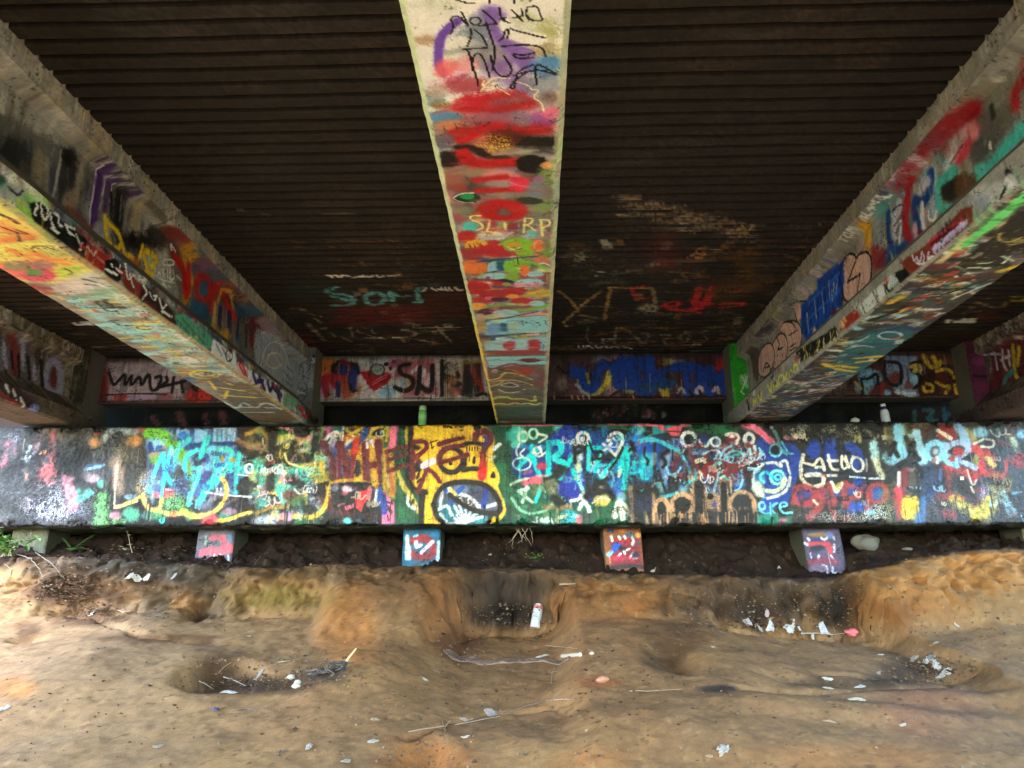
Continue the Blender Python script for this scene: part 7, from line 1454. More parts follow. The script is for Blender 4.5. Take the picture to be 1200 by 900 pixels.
tag(mb.build('soil_crumbs', M['soil']), kind='stuff')
mb = MB()
for zx, zy, rx, ry, n in ((78, 690, 44, 24, 420), (110, 715, 40, 10, 120), (310, 800, 80, 12, 120), (1095, 783, 40, 14, 60), (890, 732, 100, 8, 90), (170, 645, 120, 8, 90), (600, 800, 560, 80, 330), (900, 700, 160, 30, 120)):
    for _ in range(n):
        p = at(zx + random.gauss(0, .45) * rx, zy + random.gauss(0, .45) * ry); s = random.uniform(.012, .03) * (.6 if n in (330, 120) else 1); a = random.uniform(0, 6.3); ti = random.uniform(-.6, .6)
        c, q = math.cos(a) * s, math.sin(a) * s; b = random.uniform(.5, 1.3); col = random.choice([(.16, .09, .045), (.10, .06, .035), (.24, .16, .09), (.07, .045, .03)])
        x, y, z = p.x, p.y, p.z + .006
        mb.add([(x - c, y - q, z), (x + q * .45, y - c * .45, z + ti * s * .6 + s * .2), (x + c, y + q, z + ti * s), (x - q * .45, y + c * .45, z + s * .25), (x, y, z - .004)], None, [(0, 1, 3), (1, 2, 3), (0, 4, 1), (1, 4, 2), (2, 4, 3), (3, 4, 0)], tuple(k * b for k in col))
tag(mb.build('leaf_litter', M['soil']), kind='stuff')
# ------------------------------------------------------------------ litter, plants and small things
from mathutils import Matrix, Euler


def frame(p, rz=0, tilt=(0, 0)):
    return Matrix.Translation(p) @ Euler((tilt[0], tilt[1], rz), 'XYZ').to_matrix().to_4x4()


def crumple(p, sx, sy, h, col, seed, name, label, cat, rz=0., n=13, mat='paper', group=None, col2=None, lift=.004, point=0.):
    """a crumpled scrap: an uneven folded sheet with a real thickness"""
    r = np.random.default_rng(seed); mb = MB(); F = frame(p, rz); sx *= .64; sy *= .66; h *= .75; col = np.array(col) * .5 * np.array((1, .95, .86))
    u = np.linspace(-1, 1, n); U, V = np.meshgrid(u, u, indexing='ij')
    ph = r.random(6) * 6.3; fr = r.uniform(1.5, 4, 6)
    z = sum(np.abs(np.sin(fr[k] * (U * math.cos(ph[k]) + V * math.sin(ph[k])) + ph[k])) for k in range(4)) / 4
    z = h * (z * .75 + point * np.clip(1 - np.hypot(U, V), 0, 1)) * (1 - .5 * np.clip(np.hypot(U, V), 0, 1.3))
    edge = 1 + (r.random(U.shape) - .5) * .22
    o1, o2 = r.uniform(-.35, .35, 2); o3 = r.random(4) * 6.3
    wx = 1 - .32 * V ** 2 + .18 * np.sin(2.6 * V + o3[0]) + .10 * np.sin(7 * V + o3[1]); wy = 1 - .30 * U ** 2 + .18 * np.sin(2.3 * U + o3[2]) + .10 * np.sin(6 * U + o3[3])
    X = (U * wx + o1 * V) * sx * edge + (r.random(U.shape) - .5) * sx * .14; Y = (V * wy + o2 * U) * sy * edge * (1 - .35 * U * r.uniform(-1, 1)) + (r.random(U.shape) - .5) * sy * .14
    gzv = np.array([[gz(*(F @ Vector((X[i, j], Y[i, j], 0)))[:2]) - p.z for j in range(n)] for i in range(n)])
    gzv = np.clip(gzv, -.025, .03)
    T_ = np.zeros((n, n, 3)); Bt = np.zeros((n, n, 3))
    for i in range(n):
        for j in range(n):
            T_[i, j] = F @ Vector((X[i, j], Y[i, j], z[i, j] + gzv[i, j] + lift)); Bt[i, j] = F @ Vector((X[i, j], Y[i, j], z[i, j] * .9 + gzv[i, j] + lift - .0025))
    c = np.zeros((n, n, 4)); m = r.random((n, n, 1)) * .35 + .75; c[..., :3] = np.array(col) * m
    if col2 is not None:
        k = (fbm(U * 1.6 + seed, V * 1.6, 300, 3) > .52)[..., None]; c[..., :3] = np.where(k, np.array(col2) * m, c[..., :3])
    mb.grid(T_, c); mb.grid(Bt, c, flip=True)
    for e in ((slice(None), 0), (slice(None), -1), (0, slice(None)), (-1, slice(None))):
        mb.grid(np.stack([T_[e], Bt[e]], 1), np.stack([c[e], c[e]], 1))
    o = mb.build(name, M['item'])
    return tag(o, label, cat, group)


def on_ground(px, py, dz=0.):
    p = at(px, py); return Vector((p.x, p.y, p.z + dz))


def stick(pp, rad, col, name, label, cat='twig', wob=.006, group=None, branches=()):
    mb = MB(); rad *= .72; col = tuple(.72 * k for k in col)
    pts_ = [on_ground(x, y, rad * 1.1 + (pp[k][2] if len(pp[k]) > 2 else 0)) for k, (x, y) in enumerate([q[:2] for q in pp])]
    fine = []
    for a, b in zip(pts_[:-1], pts_[1:]):
        for k in range(5):
            t = k / 5; fine.append(a.lerp(b, t) + Vector((random.gauss(0, wob), random.gauss(0, wob), random.gauss(0, wob * .3))))
    fine.append(pts_[-1]); n = len(fine)
    mb.tube(fine, [rad * (1.1 - .6 * k / n) for k in range(n)], 6, col)
    for t, dx, dy, dz, l in branches:
        q = fine[int(t * (n - 1))]; d = Vector((dx, dy, dz)).normalized()
        mb.tube([q, q + d * l * .5 + Vector((random.gauss(0, .004), random.gauss(0, .004), 0)), q + d * l], [rad * .6, rad * .45, rad * .25], 5, col)
    return tag(mb.build(name, M['item']), label, cat, group)


# --- tall can leaning in the middle hollow
p = on_ground(627, 736); Fm = frame(Vector((p.x, p.y, p.z - .004)), .4, (math.radians(-14), math.radians(17)))
root = empty('tall_can', p); tag(root, 'tall white drink can with red top leaning in the middle hollow', 'can')
prof = [(.001, .004), (.030, .004), (.036, .0), (.041, .006), (.0425, .014), (.042, .055), (.040, .09), (.039, .12), (.038, .150), (.0378, .153), (.0365, .176), (.033, .184), (.028, .191)]
colp = [(.70, .66, .6)] * 4 + [(.55, .56, .58)] * 5 + [(.52, .18, .18)] * 2 + [(.66, .58, .56)] * 2
mb = MB(); mb.lathe(prof, 32, np.array([list(c) + [1] for c in colp]), Fm)
part(mb, 'can_body', M['item'], root, True)
mb = MB(); mb.lathe([(.028, .191), (.0285, .194), (.026, .193), (.024, .188), (.001, .188)], 32, (.72, .72, .74, 1), Fm); part(mb, 'can_lid', M['item'], root, True)
mb = MB()   # printed words band: dark lettering-like bars round the front
for row, (z0, z1, n) in enumerate(((.082, .090, 9), (.096, .101, 7), (.066, .071, 11), (.110, .116, 6))):
    for k in range(n):
        a = -2.3 + (k - n / 2) * .13; w = .075 + .02 * ((k * 7) % 3)
        q = [Fm @ Vector(((.0432 - z * .031) * math.cos(a + t), (.0432 - z * .031) * math.sin(a + t), z)) for z in (z0, z1) for t in (0, w / 2, w)]
        mb.add([tuple(v) for v in q], [(0, 1, 4, 3), (1, 2, 5, 4)], None, (.16, .17, .2))
part(mb, 'printed_band', M['item'], root)

# --- things on the cap
def lathe_thing(name, label, cat, loc, pieces, tilt=(0, 0)):
    root = empty(name, loc); tag(root, label, cat); F = frame(Vector(loc), .3, tilt)
    for nm, prof, col in pieces:
        mb = MB(); mb.lathe(prof, 28, col, F); part(mb, nm, M['item'], root, True)
    return root
zc_ = CAPZ1 - .006
lathe_thing('green_bottle', 'small bright green bottle standing on the cap above the yellow face', 'bottle', (-1.03, 6.66, zc_), [
    ('bottle_body', [(.001, 0), (.034, 0), (.037, .006), (.036, .05), (.038, .09), (.037, .14), (.031, .158)], np.array([(.20, .55, .12, 1), (.20, .55, .12, 1), (.26, .6, .16, 1), (.22, .60, .16, 1), (.45, .78, .40, 1), (.20, .55, .12, 1), (.14, .42, .1, 1)])),
    ('bottle_cap', [(.031, .159), (.034, .162), (.034, .19), (.026, .203), (.001, .207)], (.50, .72, .45, 1))])
lathe_thing('white_bottle', 'white bottle with dark blue shoulder standing on the right of the cap', 'bottle', (3.20, 6.66, zc_), [
    ('bottle_body', [(.001, 0), (.036, 0), (.039, .006), (.037, .10), (.033, .125), (.022, .142)], np.array([(.80, .82, .9, 1)] * 4 + [(.80, .82, .9, 1), (.03, .04, .20, 1)])),
    ('bottle_neck', [(.022, .142), (.018, .158), (.018, .164)], (.03, .04, .20, 1)), ('bottle_cap', [(.021, .164), (.023, .167), (.023, .188), (.001, .19)], (.85, .86, .9, 1)),
    ('bottle_stripe', [(.0392, .012), (.0378, .09)], (.70, .74, .86, 1))], (0, math.radians(-4)))


def lump(loc, r, col, name, label, cat, seed, sz=(1, 1, 1), amp=.3, mat='item', n=14):
    mb = MB(); rr = np.random.default_rng(seed); P_ = np.zeros((n, 2 * n, 3)); ph = rr.random((5, 3)) * 6
    for i in range(n):
        for j in range(2 * n):
            a, b = math.pi * i / (n - 1), 2 * math.pi * j / (2 * n)
            d = np.array([math.sin(a) * math.cos(b), math.sin(a) * math.sin(b), math.cos(a)])
            k = 1 + amp * sum(math.sin(3.1 * d @ np.array([1.3 * math.sin(q[0]), 1.5 * math.cos(q[1]), 1.4 * math.sin(q[2])]) + q[0] * 3) for q in ph) / 5
            P_[i, j] = np.array(loc) + d * r * k * np.array(sz)
    mb.grid(P_, col, wrap=True)
    return tag(mb.build(name, M[mat], None, True), label, cat)


lump((2.91, 6.64, zc_ + .026), .034, (.80, .80, .78, 0), 'crumpled_paper_ball', 'white crumpled paper ball lying on the cap left of the white bottle', 'paper', 5, (1.1, .9, .8), .6)
lump((3.03, 6.62, zc_ + .012), .04, (.09, .10, .11, 0), 'flat_stone', 'flat dark grey stone lying on the cap beside the paper ball', 'stone', 6, (1.1, .8, .32), .2)
def rest_crumple(loc, sx, sy, h, col, seed, name, label, cat):
    global gz
    g0 = gz; gz = lambda x, y: loc[2]
    o = crumple(Vector(loc), sx, sy, h, col, seed, name, label, cat, 0.); gz = g0
    return o
rest_crumple((4.08, 6.75, zc_), .16, .10, .05, (.34, .29, .22), 8, 'dirty_rag', 'dirty beige rag lying on the cap near the right end', 'rag')
rest_crumple((3.45, 6.62, zc_), .10, .02, .012, (.62, .58, .50), 9, 'paper_strip', 'thin pale paper strip lying on the cap right of the white bottle', 'paper')

# --- long crumpled cloth strip, card roll and white wedge
p0 = [(524, 768), (545, 775), (565, 778), (590, 776), (612, 774), (640, 774), (668, 772)]
mb = MB(); n = 60; cols = []
cen = chaikin([np.array(on_ground(*q)) for q in p0], 3); m = len(cen)
wid = np.interp(np.linspace(0, 1, m), [0, .12, .25, .4, .6, .8, 1], [.03, .075, .06, .035, .04, .022, .012])
P_ = np.zeros((m, 13, 3)); Bt = np.zeros((m, 13, 3))
for i in range(m):
    t = np.array(cen[min(i + 1, m - 1)]) - np.array(cen[max(i - 1, 0)]); t[2] = 0; t /= np.linalg.norm(t) + 1e-9; nn = np.array([-t[1], t[0], 0])
    for j in range(13):
        w = (j / 12 - .5) * 2; x = cen[i] + nn * w * wid[i] * (1 + .2 * math.sin(i * .7 + j)); hgt = .006 + .012 * abs(math.sin(j * 1.1 + i * .17)) * (1 - abs(w) * .7) + .008 * (random.random() - .3)
        z = float(gz(x[0], x[1])); P_[i, j] = (x[0], x[1], z + hgt); Bt[i, j] = (x[0], x[1], z + .002)
cc = np.tile(np.array((.20, .125, .085, 0)), (m, 13, 1)) * (.65 + .6 * np.random.default_rng(3).random((m, 13, 1))); cc[:m // 4, 3:6] = (.11, .07, .05, 0)
mb.grid(P_, cc); mb.grid(Bt, cc, flip=True)
for e in ((slice(None), 0), (slice(None), -1), (0, slice(None)), (-1, slice(None))): mb.grid(np.stack([P_[e], Bt[e]], 1), np.stack([cc[e], cc[e]], 1))
tag(mb.build('cloth_strip', M['item'], None, True), 'long twisted dirty pink cloth strip lying below the tall can', 'cloth')
a, b = on_ground(659, 772, .014), on_ground(680, 770, .014); mb = MB(); mb.tube([a, a.lerp(b, .5), b], .014, 12, (.46, .40, .30)); mb.tube([a - (b - a) * .01, a + (b - a) * .02], .0145, 12, (.2, .15, .1))
tag(mb.build('card_tube', M['item']), 'short beige card tube at the right end of the cloth strip', 'tube')
crumple(on_ground(635, 770), .055, .018, .03, (.82, .80, .76), 11, 'paper_wedge', 'small white folded paper lying on the cloth strip', 'paper', .1)
stick([(640, 757), (665, 759), (690, 762), (712, 765)], .0022, (.50, .42, .30), 'straw', 'thin straw lying above the card tube', 'straw', .002)
lump(on_ground(693, 767, .008), .012, (.45, .38, .3, 0), 'pebble', 'small pale pebble just right of the card tube', 'stone', 15, (1.4, 1, .8))

# --- lower crack: twigs, wrapper, bone, root
crumple(on_ground(576, 838), .055, .04, .06, (.46, .42, .38), 21, 'foil_wrapper', 'grey crumpled wrapper lying in the crack with twigs', 'wrapper', .5, 13, 'paper', None, (.22, .18, .15))
crumple(on_ground(546, 846), .045, .018, .022, (.52, .42, .33), 22, 'bark_chip', 'pale pinkish bark chip left of the grey wrapper', 'bark', .2)
stick([(479, 858), (510, 853), (545, 848), (586, 840)], .004, (.46, .35, .24), 'long_twig', 'long pale twig lying along the crack under the grey wrapper', 'twig', .003)
stick([(588, 838), (612, 830), (640, 822), (672, 818)], .006, (.22, .14, .09), 'root', 'dark thin root running right from the grey wrapper', 'root', .004, None, ((.5, .4, .5, .2, .07), (.7, .6, -.4, .2, .05)))
stick([(640, 822), (658, 820), (668, 821)], .003, (.55, .42, .32), 'straw', 'short pink straw lying on the dark root', 'straw', .002)
stick([(518, 866), (522, 855), (519, 846)], .006, (.26, .16, .09), 'twig', 'short upright brown twig at the left end of the crack', 'twig', .003, None, ((.6, .5, 0, .6, .04),))
crumple(on_ground(545, 865), .03, .012, .012, (.78, .72, .62), 23, 'paper_chip', 'small cream paper chip below the bark chip', 'paper', .5)
crumple(on_ground(437, 869), .032, .028, .006, (.78, .76, .70), 24, 'square_note', 'small square white note on bare clay at lower left of middle', 'paper', .1)
crumple(on_ground(439, 844), .035, .014, .018, (.55, .44, .30), 25, 'dry_leaf', 'pale tan dry leaf above the square white note', 'leaf', .3)
crumple(on_ground(498, 797), .028, .012, .012, (.72, .66, .56), 26, 'paper_chip', 'cream paper chip lying left below the cloth strip', 'paper', -.2)
crumple(on_ground(405, 893), .03, .02, .015, (.62, .56, .45), 27, 'dry_leaf', 'pale dry leaf at the bottom edge left of the orange hole', 'leaf', .8)
crumple(on_ground(848, 880), .06, .032, .04, (.72, .66, .58), 28, 'cream_wrapper', 'cream crumpled wrapper alone on the clay at the bottom right of middle', 'wrapper', .5)
crumple(on_ground(831, 887), .022, .014, .012, (.60, .40, .24), 29, 'wood_chip', 'small orange wood chip just left of the cream wrapper', 'chip', .1)
lump(on_ground(706, 799, .012), .022, (.36, .17, .09, 0), 'clay_lump', 'orange clay lump right of middle below the card tube', 'clay', 30, (1.5, 1, .8), .4)
stick([(646, 801), (647, 794, .02), (650, 790, .04)], .004, (.40, .30, .2), 'twig', 'tiny forked twig standing below the cloth strip', 'twig', .001, None, ((.5, -.8, 0, .6, .03), (.6, .9, 0, .4, .03)))
stick([(738, 810), (765, 810), (800, 808)], .0022, (.50, .40, .26), 'straw', 'thin straw on clay right of the orange clay lump', 'straw', .002)
crumple(on_ground(512, 788), .025, .012, .012, (.5, .42, .33), 31, 'bark_chip', 'small brown bark chip under the left end of the cloth', 'bark', .1)
crumple(on_ground(766, 670), .035, .010, .010, (.78, .76, .72), 32, 'paper_chip', 'white paper sliver on the bank right of the orange corner pile', 'paper', .2)
stick([(656, 686), (666, 686), (674, 685)], .010, (.40, .31, .2), 'wood_offcut', 'pale wood offcut on the bank above the tall can', 'wood', .002)

# --- litter line in the right hollow
for k, (px, py, sx, sy, h, c, lb, nm, ct, pt) in enumerate((
        (876, 730, .05, .016, .02, (.62, .58, .62), 'lilac white scrap at the left end of the right hollow', 'plastic_scrap', 'plastic', .2),
        (903, 738, .045, .03, .06, (.85, .85, .87), 'white pointed paper standing in the right hollow', 'folded_paper', 'paper', 1.),
        (926, 740, .06, .025, .04, (.84, .84, .86), 'white crumpled tissue second from left in the right hollow', 'tissue', 'tissue', .4),
        (938, 740, .03, .018, .03, (.80, .80, .82), 'small white tissue twist beside the crumpled tissue', 'tissue', 'tissue', .3),
        (966, 741, .065, .04, .062, (.74, .79, .90), 'pale blue rounded paper cup crushed in the right hollow', 'paper_cup', 'cup', 1.2),
        (1012, 745, .05, .014, .015, (.60, .30, .2), 'small rust brown scrap right of the pink wrapper', 'wrapper', 'wrapper', .2),
        (899, 721, .025, .014, .04, (.66, .50, .54), 'tiny pink scrap on the dark bank of the right hollow', 'paper_scrap', 'paper', .6),
        (930, 732, .02, .012, .02, (.78, .75, .7), 'tiny white scrap above the crumpled tissue', 'paper_scrap', 'paper', .4),
        (891, 738, .03, .010, .01, (.72, .70, .68), 'flat white sliver left of the pointed paper', 'paper_scrap', 'paper', .1))):
    crumple(on_ground(px, py), sx, sy, h, c, 40 + k, nm, lb, ct, .0, 11, 'paper', None, None, .004, pt)
stick([(940, 743), (958, 744), (975, 745), (992, 744)], .004, (.68, .64, .60), 'drinking_straw', 'thin white drinking straw lying under the pale blue cup', 'straw', .001)
p = on_ground(999, 746); lump((p.x, p.y, p.z + .022), .042, (.68, .16, .17, 0), 'pink_wrapper', 'coral pink crumpled wrapper ball at the right end of the litter line', 'wrapper', 51, (1.15, .9, .75), .5)
for k, (px, py, sx, sy, h, c, c2, lb, nm) in enumerate((
        (1088, 775, .06, .045, .07, (.80, .78, .76), (.16, .14, .13), 'white and black torn wrapper on top in the far right pit', 'torn_wrapper'),
        (1097, 781, .035, .05, .05, (.82, .80, .80), None, 'white upright paper fold in the far right pit', 'folded_paper'),
        (1106, 791, .085, .022, .03, (.82, .80, .78), (.30, .27, .24), 'white paper strip lying lowest in the far right pit', 'paper_strip'),
        (1112, 789, .03, .02, .02, (.84, .82, .8), None, 'tiny white scrap at the right end of the lowest strip', 'paper_scrap'),
        (1072, 772, .04, .02, .02, (.55, .50, .45), None, 'grey scrap at the left rim of the far right pit', 'paper_scrap'),
        (1142, 793, .03, .022, .03, (.52, .20, .10), None, 'orange red clay chip right of the far right pit', 'clay_chip'),
        (1097, 754, .03, .010, .012, (.66, .62, .56), None, 'thin pale chip above the far right pit', 'bark_chip'),
        (970, 797, .045, .014, .02, (.82, .80, .76), None, 'white paper scrap left of the far right pit, upper one of two', 'paper_scrap'),
        (970, 807, .04, .014, .016, (.70, .66, .58), None, 'cream paper scrap directly below the white scrap', 'paper_scrap'),
        (1008, 806, .045, .012, .014, (.78, .76, .72), None, 'flat white paper scrap right of the pair of scraps', 'paper_scrap'),
        (1004, 822, .07, .03, .045, (.70, .65, .54), None, 'cream torn leaf shaped wrapper below the flat white scrap', 'wrapper'),
        (1058, 851, .03, .012, .012, (.74, .70, .6), None, 'cream chip on the clay below the far right pit', 'paper_scrap'),
        (1030, 790, .03, .02, .02, (.62, .50, .38), None, 'tan chip on the slope left of the far right pit', 'bark_chip'),
        (1032, 768, .03, .01, .01, (.70, .66, .58), None, 'pale sliver above left of the far right pit', 'paper_scrap'),
        (1121, 733, .022, .018, .015, (.80, .76, .70), None, 'tiny white scrap on the golden bank', 'paper_scrap'),
        (836, 759, .018, .016, .012, (.78, .74, .7), None, 'tiny white scrap below the left of the right hollow', 'paper_scrap'),
        (953, 748, .014, .012, .012, (.8, .78, .7), None, 'tiny cream bead of paper under the tissue line', 'paper_scrap'),
        (972, 846, .035, .010, .01, (.60, .46, .32), None, 'tan wood sliver on the clay right of the cream wrapper', 'wood_chip'))):
    crumple(on_ground(px, py), sx, sy, h, c, 60 + k, nm, lb, {'torn_wrapper': 'wrapper', 'wrapper': 'wrapper', 'bark_chip': 'bark', 'clay_chip': 'clay', 'wood_chip': 'chip'}.get(nm, 'paper'), random.uniform(-.3, .3), 11, 'paper', None, c2)

# --- left pit and left bank
crumple(on_ground(266, 812), .085, .026, .03, (.66, .66, .70), 90, 'plastic_film', 'white plastic film at the lower rim of the left pit', 'plastic', -.35)
stick([(262, 794), (275, 799), (290, 806)], .0035, (.70, .64, .55), 'straw', 'pale straw leaning down inside the left pit', 'straw', .001)
stick([(233, 799), (240, 803), (250, 809)], .004, (.72, .62, .48), 'straw', 'cream straw on the left wall of the left pit', 'straw', .001)
stick([(256, 790), (262, 783), (270, 778)], .003, (.42, .33, .22), 'twig', 'thin brown twig at the back of the left pit', 'twig', .001)
crumple(on_ground(252, 833), .035, .028, .03, (.20, .15, .26), 91, 'purple_wrapper', 'small dark purple wrapper on the clay below the left pit', 'wrapper', .4)
stick([(277, 832), (288, 831), (300, 833)], .005, (.20, .13, .1), 'twig', 'short dark twig right of the purple wrapper', 'twig', .001)
crumple(on_ground(303, 793), .04, .03, .04, (.50, .46, .42), 92, 'grey_scrap', 'grey crumpled scrap in the middle of the left pit floor', 'wrapper', .2)
for k, (px, py, r, lb) in enumerate(((341, 796, .018, 'round cream pebble, uppermost of three right of the left pit'), (349, 802, .017, 'cream pebble, middle one of three right of the left pit'), (347, 806, .020, 'cream pebble, lowest of three right of the left pit'))):
    p = on_ground(px, py, r * .5); lump(p, r, (.48, .43, .35, 0), 'pebble', lb, 'stone', 93 + k, (1.3, 1, .8), .2)
# charred bark bundle with a stick
root = empty('charred_bark', on_ground(385, 789)); tag(root, 'charred grey bark bundle with a pale stick, right of the left pit', 'bark')
mb = MB()
for k in range(30):
    t = random.random(); a = on_ground(362 + 42 * t + random.gauss(0, 3), 796 - 15 * t + random.gauss(0, 3.0), .008 + random.random() * .035); d = Vector((random.uniform(.3, 1), random.uniform(-.4, .5), random.uniform(-.2, .3))).normalized() * random.uniform(.04, .10)
    g = random.uniform(.03, .14); mb.tube([a - d * .5, a + Vector((0, 0, random.gauss(0, .006))), a + d * .5], [.003, .006, .002], 5, (g, g * .86, g * .7))
part(mb, 'bark_strands', M['item'], root)
mb = MB(); a = on_ground(401, 787, .02); mb.tube([a, a + Vector((.025, .03, .05)), a + Vector((.06, .06, .10))], [.008, .007, .005], 7, (.52, .38, .2)); mb.tube([a + Vector((0, 0, -.01)), a + Vector((.015, .02, .03))], [.014, .011], 7, (.02, .02, .02)); part(mb, 'stick', M['item'], root)
for k, (px, py, sx, lb) in enumerate(((153, 676, .05, 'white paper flake on the dark left bank, leftmost of three'), (160, 679, .06, 'white paper flake on the dark left bank, middle and largest of three'), (172, 678, .035, 'white paper flake on the dark left bank, rightmost of three'))):
    crumple(on_ground(px, py), sx, .025, .02, (.74, .70, .64), 100 + k, 'paper_flake', lb, 'paper', .2)
crumple(on_ground(204, 676), .03, .02, .015, (.58, .58, .62), 104, 'paper_flake', 'pale grey flake on the dark left bank far right of the three', 'paper', .2)
crumple(on_ground(108, 719), .04, .018, .02, (.68, .60, .5), 105, 'paper_flake', 'cream flake at the foot of the leaf litter drift', 'paper', .3)
stick([(138, 716), (145, 718), (151, 716)], .004, (.62, .52, .4), 'twig', 'pale forked twig right of the cream flake', 'twig', .001, None, ((.5, .6, .5, .2, .05),))
crumple(on_ground(292, 746), .025, .018, .015, (.66, .58, .46), 106, 'bark_chip', 'pale chip on the slope above the left pit', 'bark', .3)
crumple(on_ground(332, 776), .045, .008, .008, (.66, .56, .42), 107, 'wood_sliver', 'pale wood sliver lying above the charred bark', 'wood', .1)
crumple(on_ground(362, 877), .03, .028, .03, (.70, .68, .66), 108, 'paper_scrap', 'grey white scrap on the clay left of the square note', 'paper', .9)
crumple(on_ground(185, 876), .035, .02, .012, (.58, .50, .38), 109, 'dry_leaf', 'tan dry leaf on the clay at lower left', 'leaf', .3)
crumple(on_ground(330, 882), .04, .02, .018, (.30, .20, .13), 110, 'dry_leaf', 'dark brown dry leaf left of the grey white scrap', 'leaf', .3)
crumple(on_ground(3, 832), .05, .03, .02, (.70, .66, .62), 111, 'paper_scrap', 'pale scrap at the left edge of the photo', 'paper', .3)
lump(on_ground(1015, 639, .02), .085, (.12, .115, .09, 0), "concrete_lump", 'pale concrete lump under the cap right of the leaning pile', 'stone', 120, (1.4, .7, .85), .3)
lump(on_ground(1063, 645, .01), .03, (.2, .16, .12, 0), 'stone', 'small brown stone under the cap right of the concrete lump', 'stone', 121, (1.6, 1, .5), .3)
crumple(on_ground(574, 651), .022, .018, .02, (.80, .78, .76), 122, 'paper_scrap', 'tiny white scrap in the dark under the middle of the cap', 'paper', .3)
crumple(on_ground(913, 665), .022, .012, .015, (.74, .72, .66), 123, 'paper_scrap', 'tiny white scrap under the cap left of the leaning pile', 'paper', .3)

# --- plants
def leaf(mb, base, d, l, w, col, droop=.3, fold=.25):
    d = Vector(d).normalized(); s = d.cross(Vector((0, 0, 1))); s = s.normalized() if s.length > .01 else Vector((1, 0, 0)); u = s.cross(d)
    q = [base, base + d * l * .35 + s * w * .5 + u * w * fold, base + d * l * .35 - s * w * .5 + u * w * fold, base + d * l * .4, base + d * l * .75 + s * w * .32 + u * w * fold * .5 - Vector((0, 0, droop * l * .25)), base + d * l * .75 - s * w * .32 + u * w * fold * .5 - Vector((0, 0, droop * l * .25)), base + d * l - Vector((0, 0, droop * l * .5))]
    mb.add([tuple(v) for v in q], [(0, 3, 4, 1), (0, 2, 5, 3)], [(3, 6, 4), (3, 5, 6)], col)


def gcol(): b = random.uniform(.6, 1.5); return random.choice([(.05 * b, .14 * b, .02 * b), (.09 * b, .20 * b, .04 * b), (.13 * b, .24 * b, .06 * b)])


root = empty('fern', on_ground(84, 645)); tag(root, 'green fern with arching fronds under the left of the cap', 'fern')
b0 = on_ground(84, 645)
for dx, dy, h, L in ((.6, -.25, .35, .26), (.9, -.1, .8, .24), (-.3, -.3, .7, .2), (.2, -.5, .3, .2), (1., .1, .3, .22)):
    mb = MB(); pts_ = []
    for k in range(12):
        t = k / 11; pts_.append(b0 + Vector((dx * L * t, dy * L * t, h * L * t - .22 * L * t * t * (1.4 if h < .6 else .9))))
    mb.tube(pts_, [.003 * (1 - .7 * k / 12) for k in range(12)], 4, (.12, .16, .04))
    for k in range(2, 12):
        d = (pts_[k] - pts_[k - 1]).normalized(); s = d.cross(Vector((0, 0, 1))).normalized()
        for sg in (-1, 1): leaf(mb, pts_[k], s * sg + d * .5, .06 * (1.15 - k / 13), .018, gcol(), .3)
    part(mb, 'frond', M['item'], root)
root = empty('pale_weed', on_ground(150, 645)); tag(root, 'thin pale weed with few small leaves under the left of the cap', 'weed')
b0 = on_ground(155, 648); mb = MB(); st = [b0, b0 + Vector((-.02, -.02, .07)), b0 + Vector((-.045, -.02, .15)), b0 + Vector((-.06, -.03, .19))]
mb.tube(st, [.004, .003, .0025, .0015], 5, (.42, .36, .26)); part(mb, 'stem', M['item'], root)
mb = MB()
for q in st[1:] + [b0 + Vector((-.07, -.03, .03)), b0 + Vector((-.09, -.03, .05)), b0 + Vector((-.05, -.04, .02))]:
    for k in range(2): leaf(mb, q, (random.uniform(-1, 1), random.uniform(-1, .3), random.uniform(0, .5)), .035, .022, (.45, .44, .28))
part(mb, 'leaf_cluster', M['item'], root)
root = empty('leafy_creeper', on_ground(14, 650)); tag(root, 'green leafy creeper at the left edge beside the bare pile', 'creeper')
mb = MB(); ml = MB(); b0 = on_ground(10, 652)
for k in range(9):
    q = [b0 + Vector((random.uniform(-.12, .06), random.uniform(-.05, .1), 0))]
    d = Vector((random.uniform(-.5, .6), random.uniform(-.6, .1), random.uniform(.4, 1.0)))
    for j in range(6): q.append(q[-1] + (d + Vector((random.gauss(0, .4), random.gauss(0, .3), random.gauss(-.1 * j, .3)))).normalized() * .05)
    mb.tube(q, [.004 - .0005 * j for j in range(7)], 5, (.30, .28, .14))
    for v in q[1:]:
        for _ in range(3): leaf(ml, v, (random.uniform(-1, 1), random.uniform(-1, .4), random.uniform(-.2, .8)), random.uniform(.035, .07), random.uniform(.025, .045), gcol())
part(mb, 'stem', M['item'], root); part(ml, 'leaf_cluster', M['item'], root)
ml = MB(); b0 = on_ground(10, 612)
for k, (path, lb) in enumerate((([(20, 650), (36, 655), (46, 668), (52, 682)], 'pale bare root curving down the left bank, left one of two'), ([(42, 648), (56, 658), (66, 668), (76, 680)], 'pale bare root running down the left bank, right one of two'))):
    stick(path, .005, (.30, .24, .17), 'bare_root', lb, 'root', .004)
stick([(-5, 690), (8, 680), (14, 668), (5, 662)], .005, (.30, .24, .17), 'bare_root', 'pale bare root looped at the left edge of the photo', 'root', .003)
root = empty('green_seedling', on_ground(627, 656)); tag(root, 'small green seedling in the dark under the middle of the cap', 'seedling')
ml = MB(); b0 = on_ground(627, 656)
for k in range(26): leaf(ml, b0 + Vector((random.gauss(0, .045), random.gauss(0, .03), random.uniform(0, .05))), (random.uniform(-1, 1), random.uniform(-1, .4), random.uniform(0, 1)), .03, .02, gcol())
part(ml, 'leaf_cluster', M['item'], root)
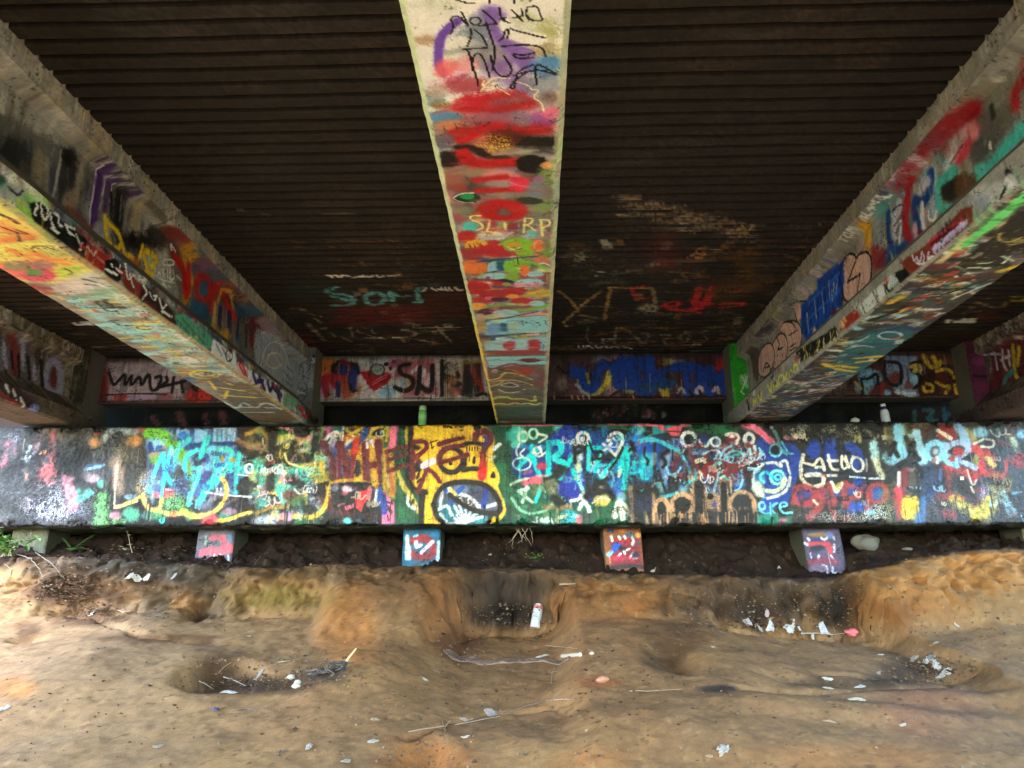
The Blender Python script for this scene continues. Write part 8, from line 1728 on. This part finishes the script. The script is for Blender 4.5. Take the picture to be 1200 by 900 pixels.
mb = MB(); b0 = b0 + Vector((.0, 0, .01)); mb.tube([b0 - Vector((0, 0, .03)), b0 + Vector((.005, 0, .03))], .002, 4, (.1, .14, .04)); part(mb, 'stem', M['item'], root)
mb = MB()
for k in range(7):
    a = Vector((-.12 + random.uniform(-.05, .1), 6.75 + random.uniform(-.05, .1), CAPZ0 + .01)); q = [a]
    for j in range(5): q.append(q[-1] + Vector((random.gauss(.012 if k < 4 else -.02, .012), random.gauss(0, .01), -random.uniform(.015, .04))))
    mb.tube(q, [.005 - .0007 * j for j in range(6)], 5, (.30, .24, .17))
tag(mb.build('hanging_root', M['item']), 'tangle of pale roots hanging from under the middle of the cap', 'root')
# ------------------------------------------------------------------ camera, sky, sun
cam = bpy.data.cameras.new('camera'); cam.sensor_width = 36; cam.lens = 26; cam.clip_start = .05; cam.clip_end = 5000
co = bpy.data.objects.new('camera', cam); COL.objects.link(co); co.location = (0, 0, 0); co.rotation_euler = (math.pi / 2 + PITCH, 0, YAW)
SC.camera = co
W = bpy.data.worlds.new('World'); SC.world = W; W.use_nodes = True
nt = W.node_tree; bg = nt.nodes['Background']
sky = nt.nodes.new('ShaderNodeTexSky'); sky.sky_type = 'NISHITA'; sky.sun_disc = False
SUN_EL, SUN_AZ = R(SUN_E), R(SUN_A)   # azimuth measured from +Y towards +X
sky.sun_elevation = SUN_EL; sky.sun_rotation = SUN_AZ; sky.air_density = 1.3; sky.dust_density = .6; sky.ozone_density = 1.0
nt.links.new(sky.outputs[0], bg.inputs[0]); bg.inputs[1].default_value = SKY_S
sl = bpy.data.lights.new('sun', 'SUN'); sl.energy = SUN_S; sl.angle = R(SUN_ANG); sl.color = (1, .99, .975)
so = bpy.data.objects.new('sun', sl); COL.objects.link(so)
dv = Vector((math.sin(SUN_AZ) * math.cos(SUN_EL), math.cos(SUN_AZ) * math.cos(SUN_EL), math.sin(SUN_EL)))
so.rotation_euler = dv.to_track_quat('Z', 'Y').to_euler()
vs_ = SC.view_settings; SC.display_settings.display_device = 'sRGB'; vs_.view_transform = 'Standard'; vs_.look = 'None'; vs_.gamma = 1; vs_.use_curve_mapping = False; vs_.exposure = EXPO
SC.cycles.use_denoising = True; SC.cycles.max_bounces = 8; SC.cycles.diffuse_bounces = 6
vs_.use_white_balance = True; vs_.white_balance_temperature = 5500; vs_.white_balance_tint = 10
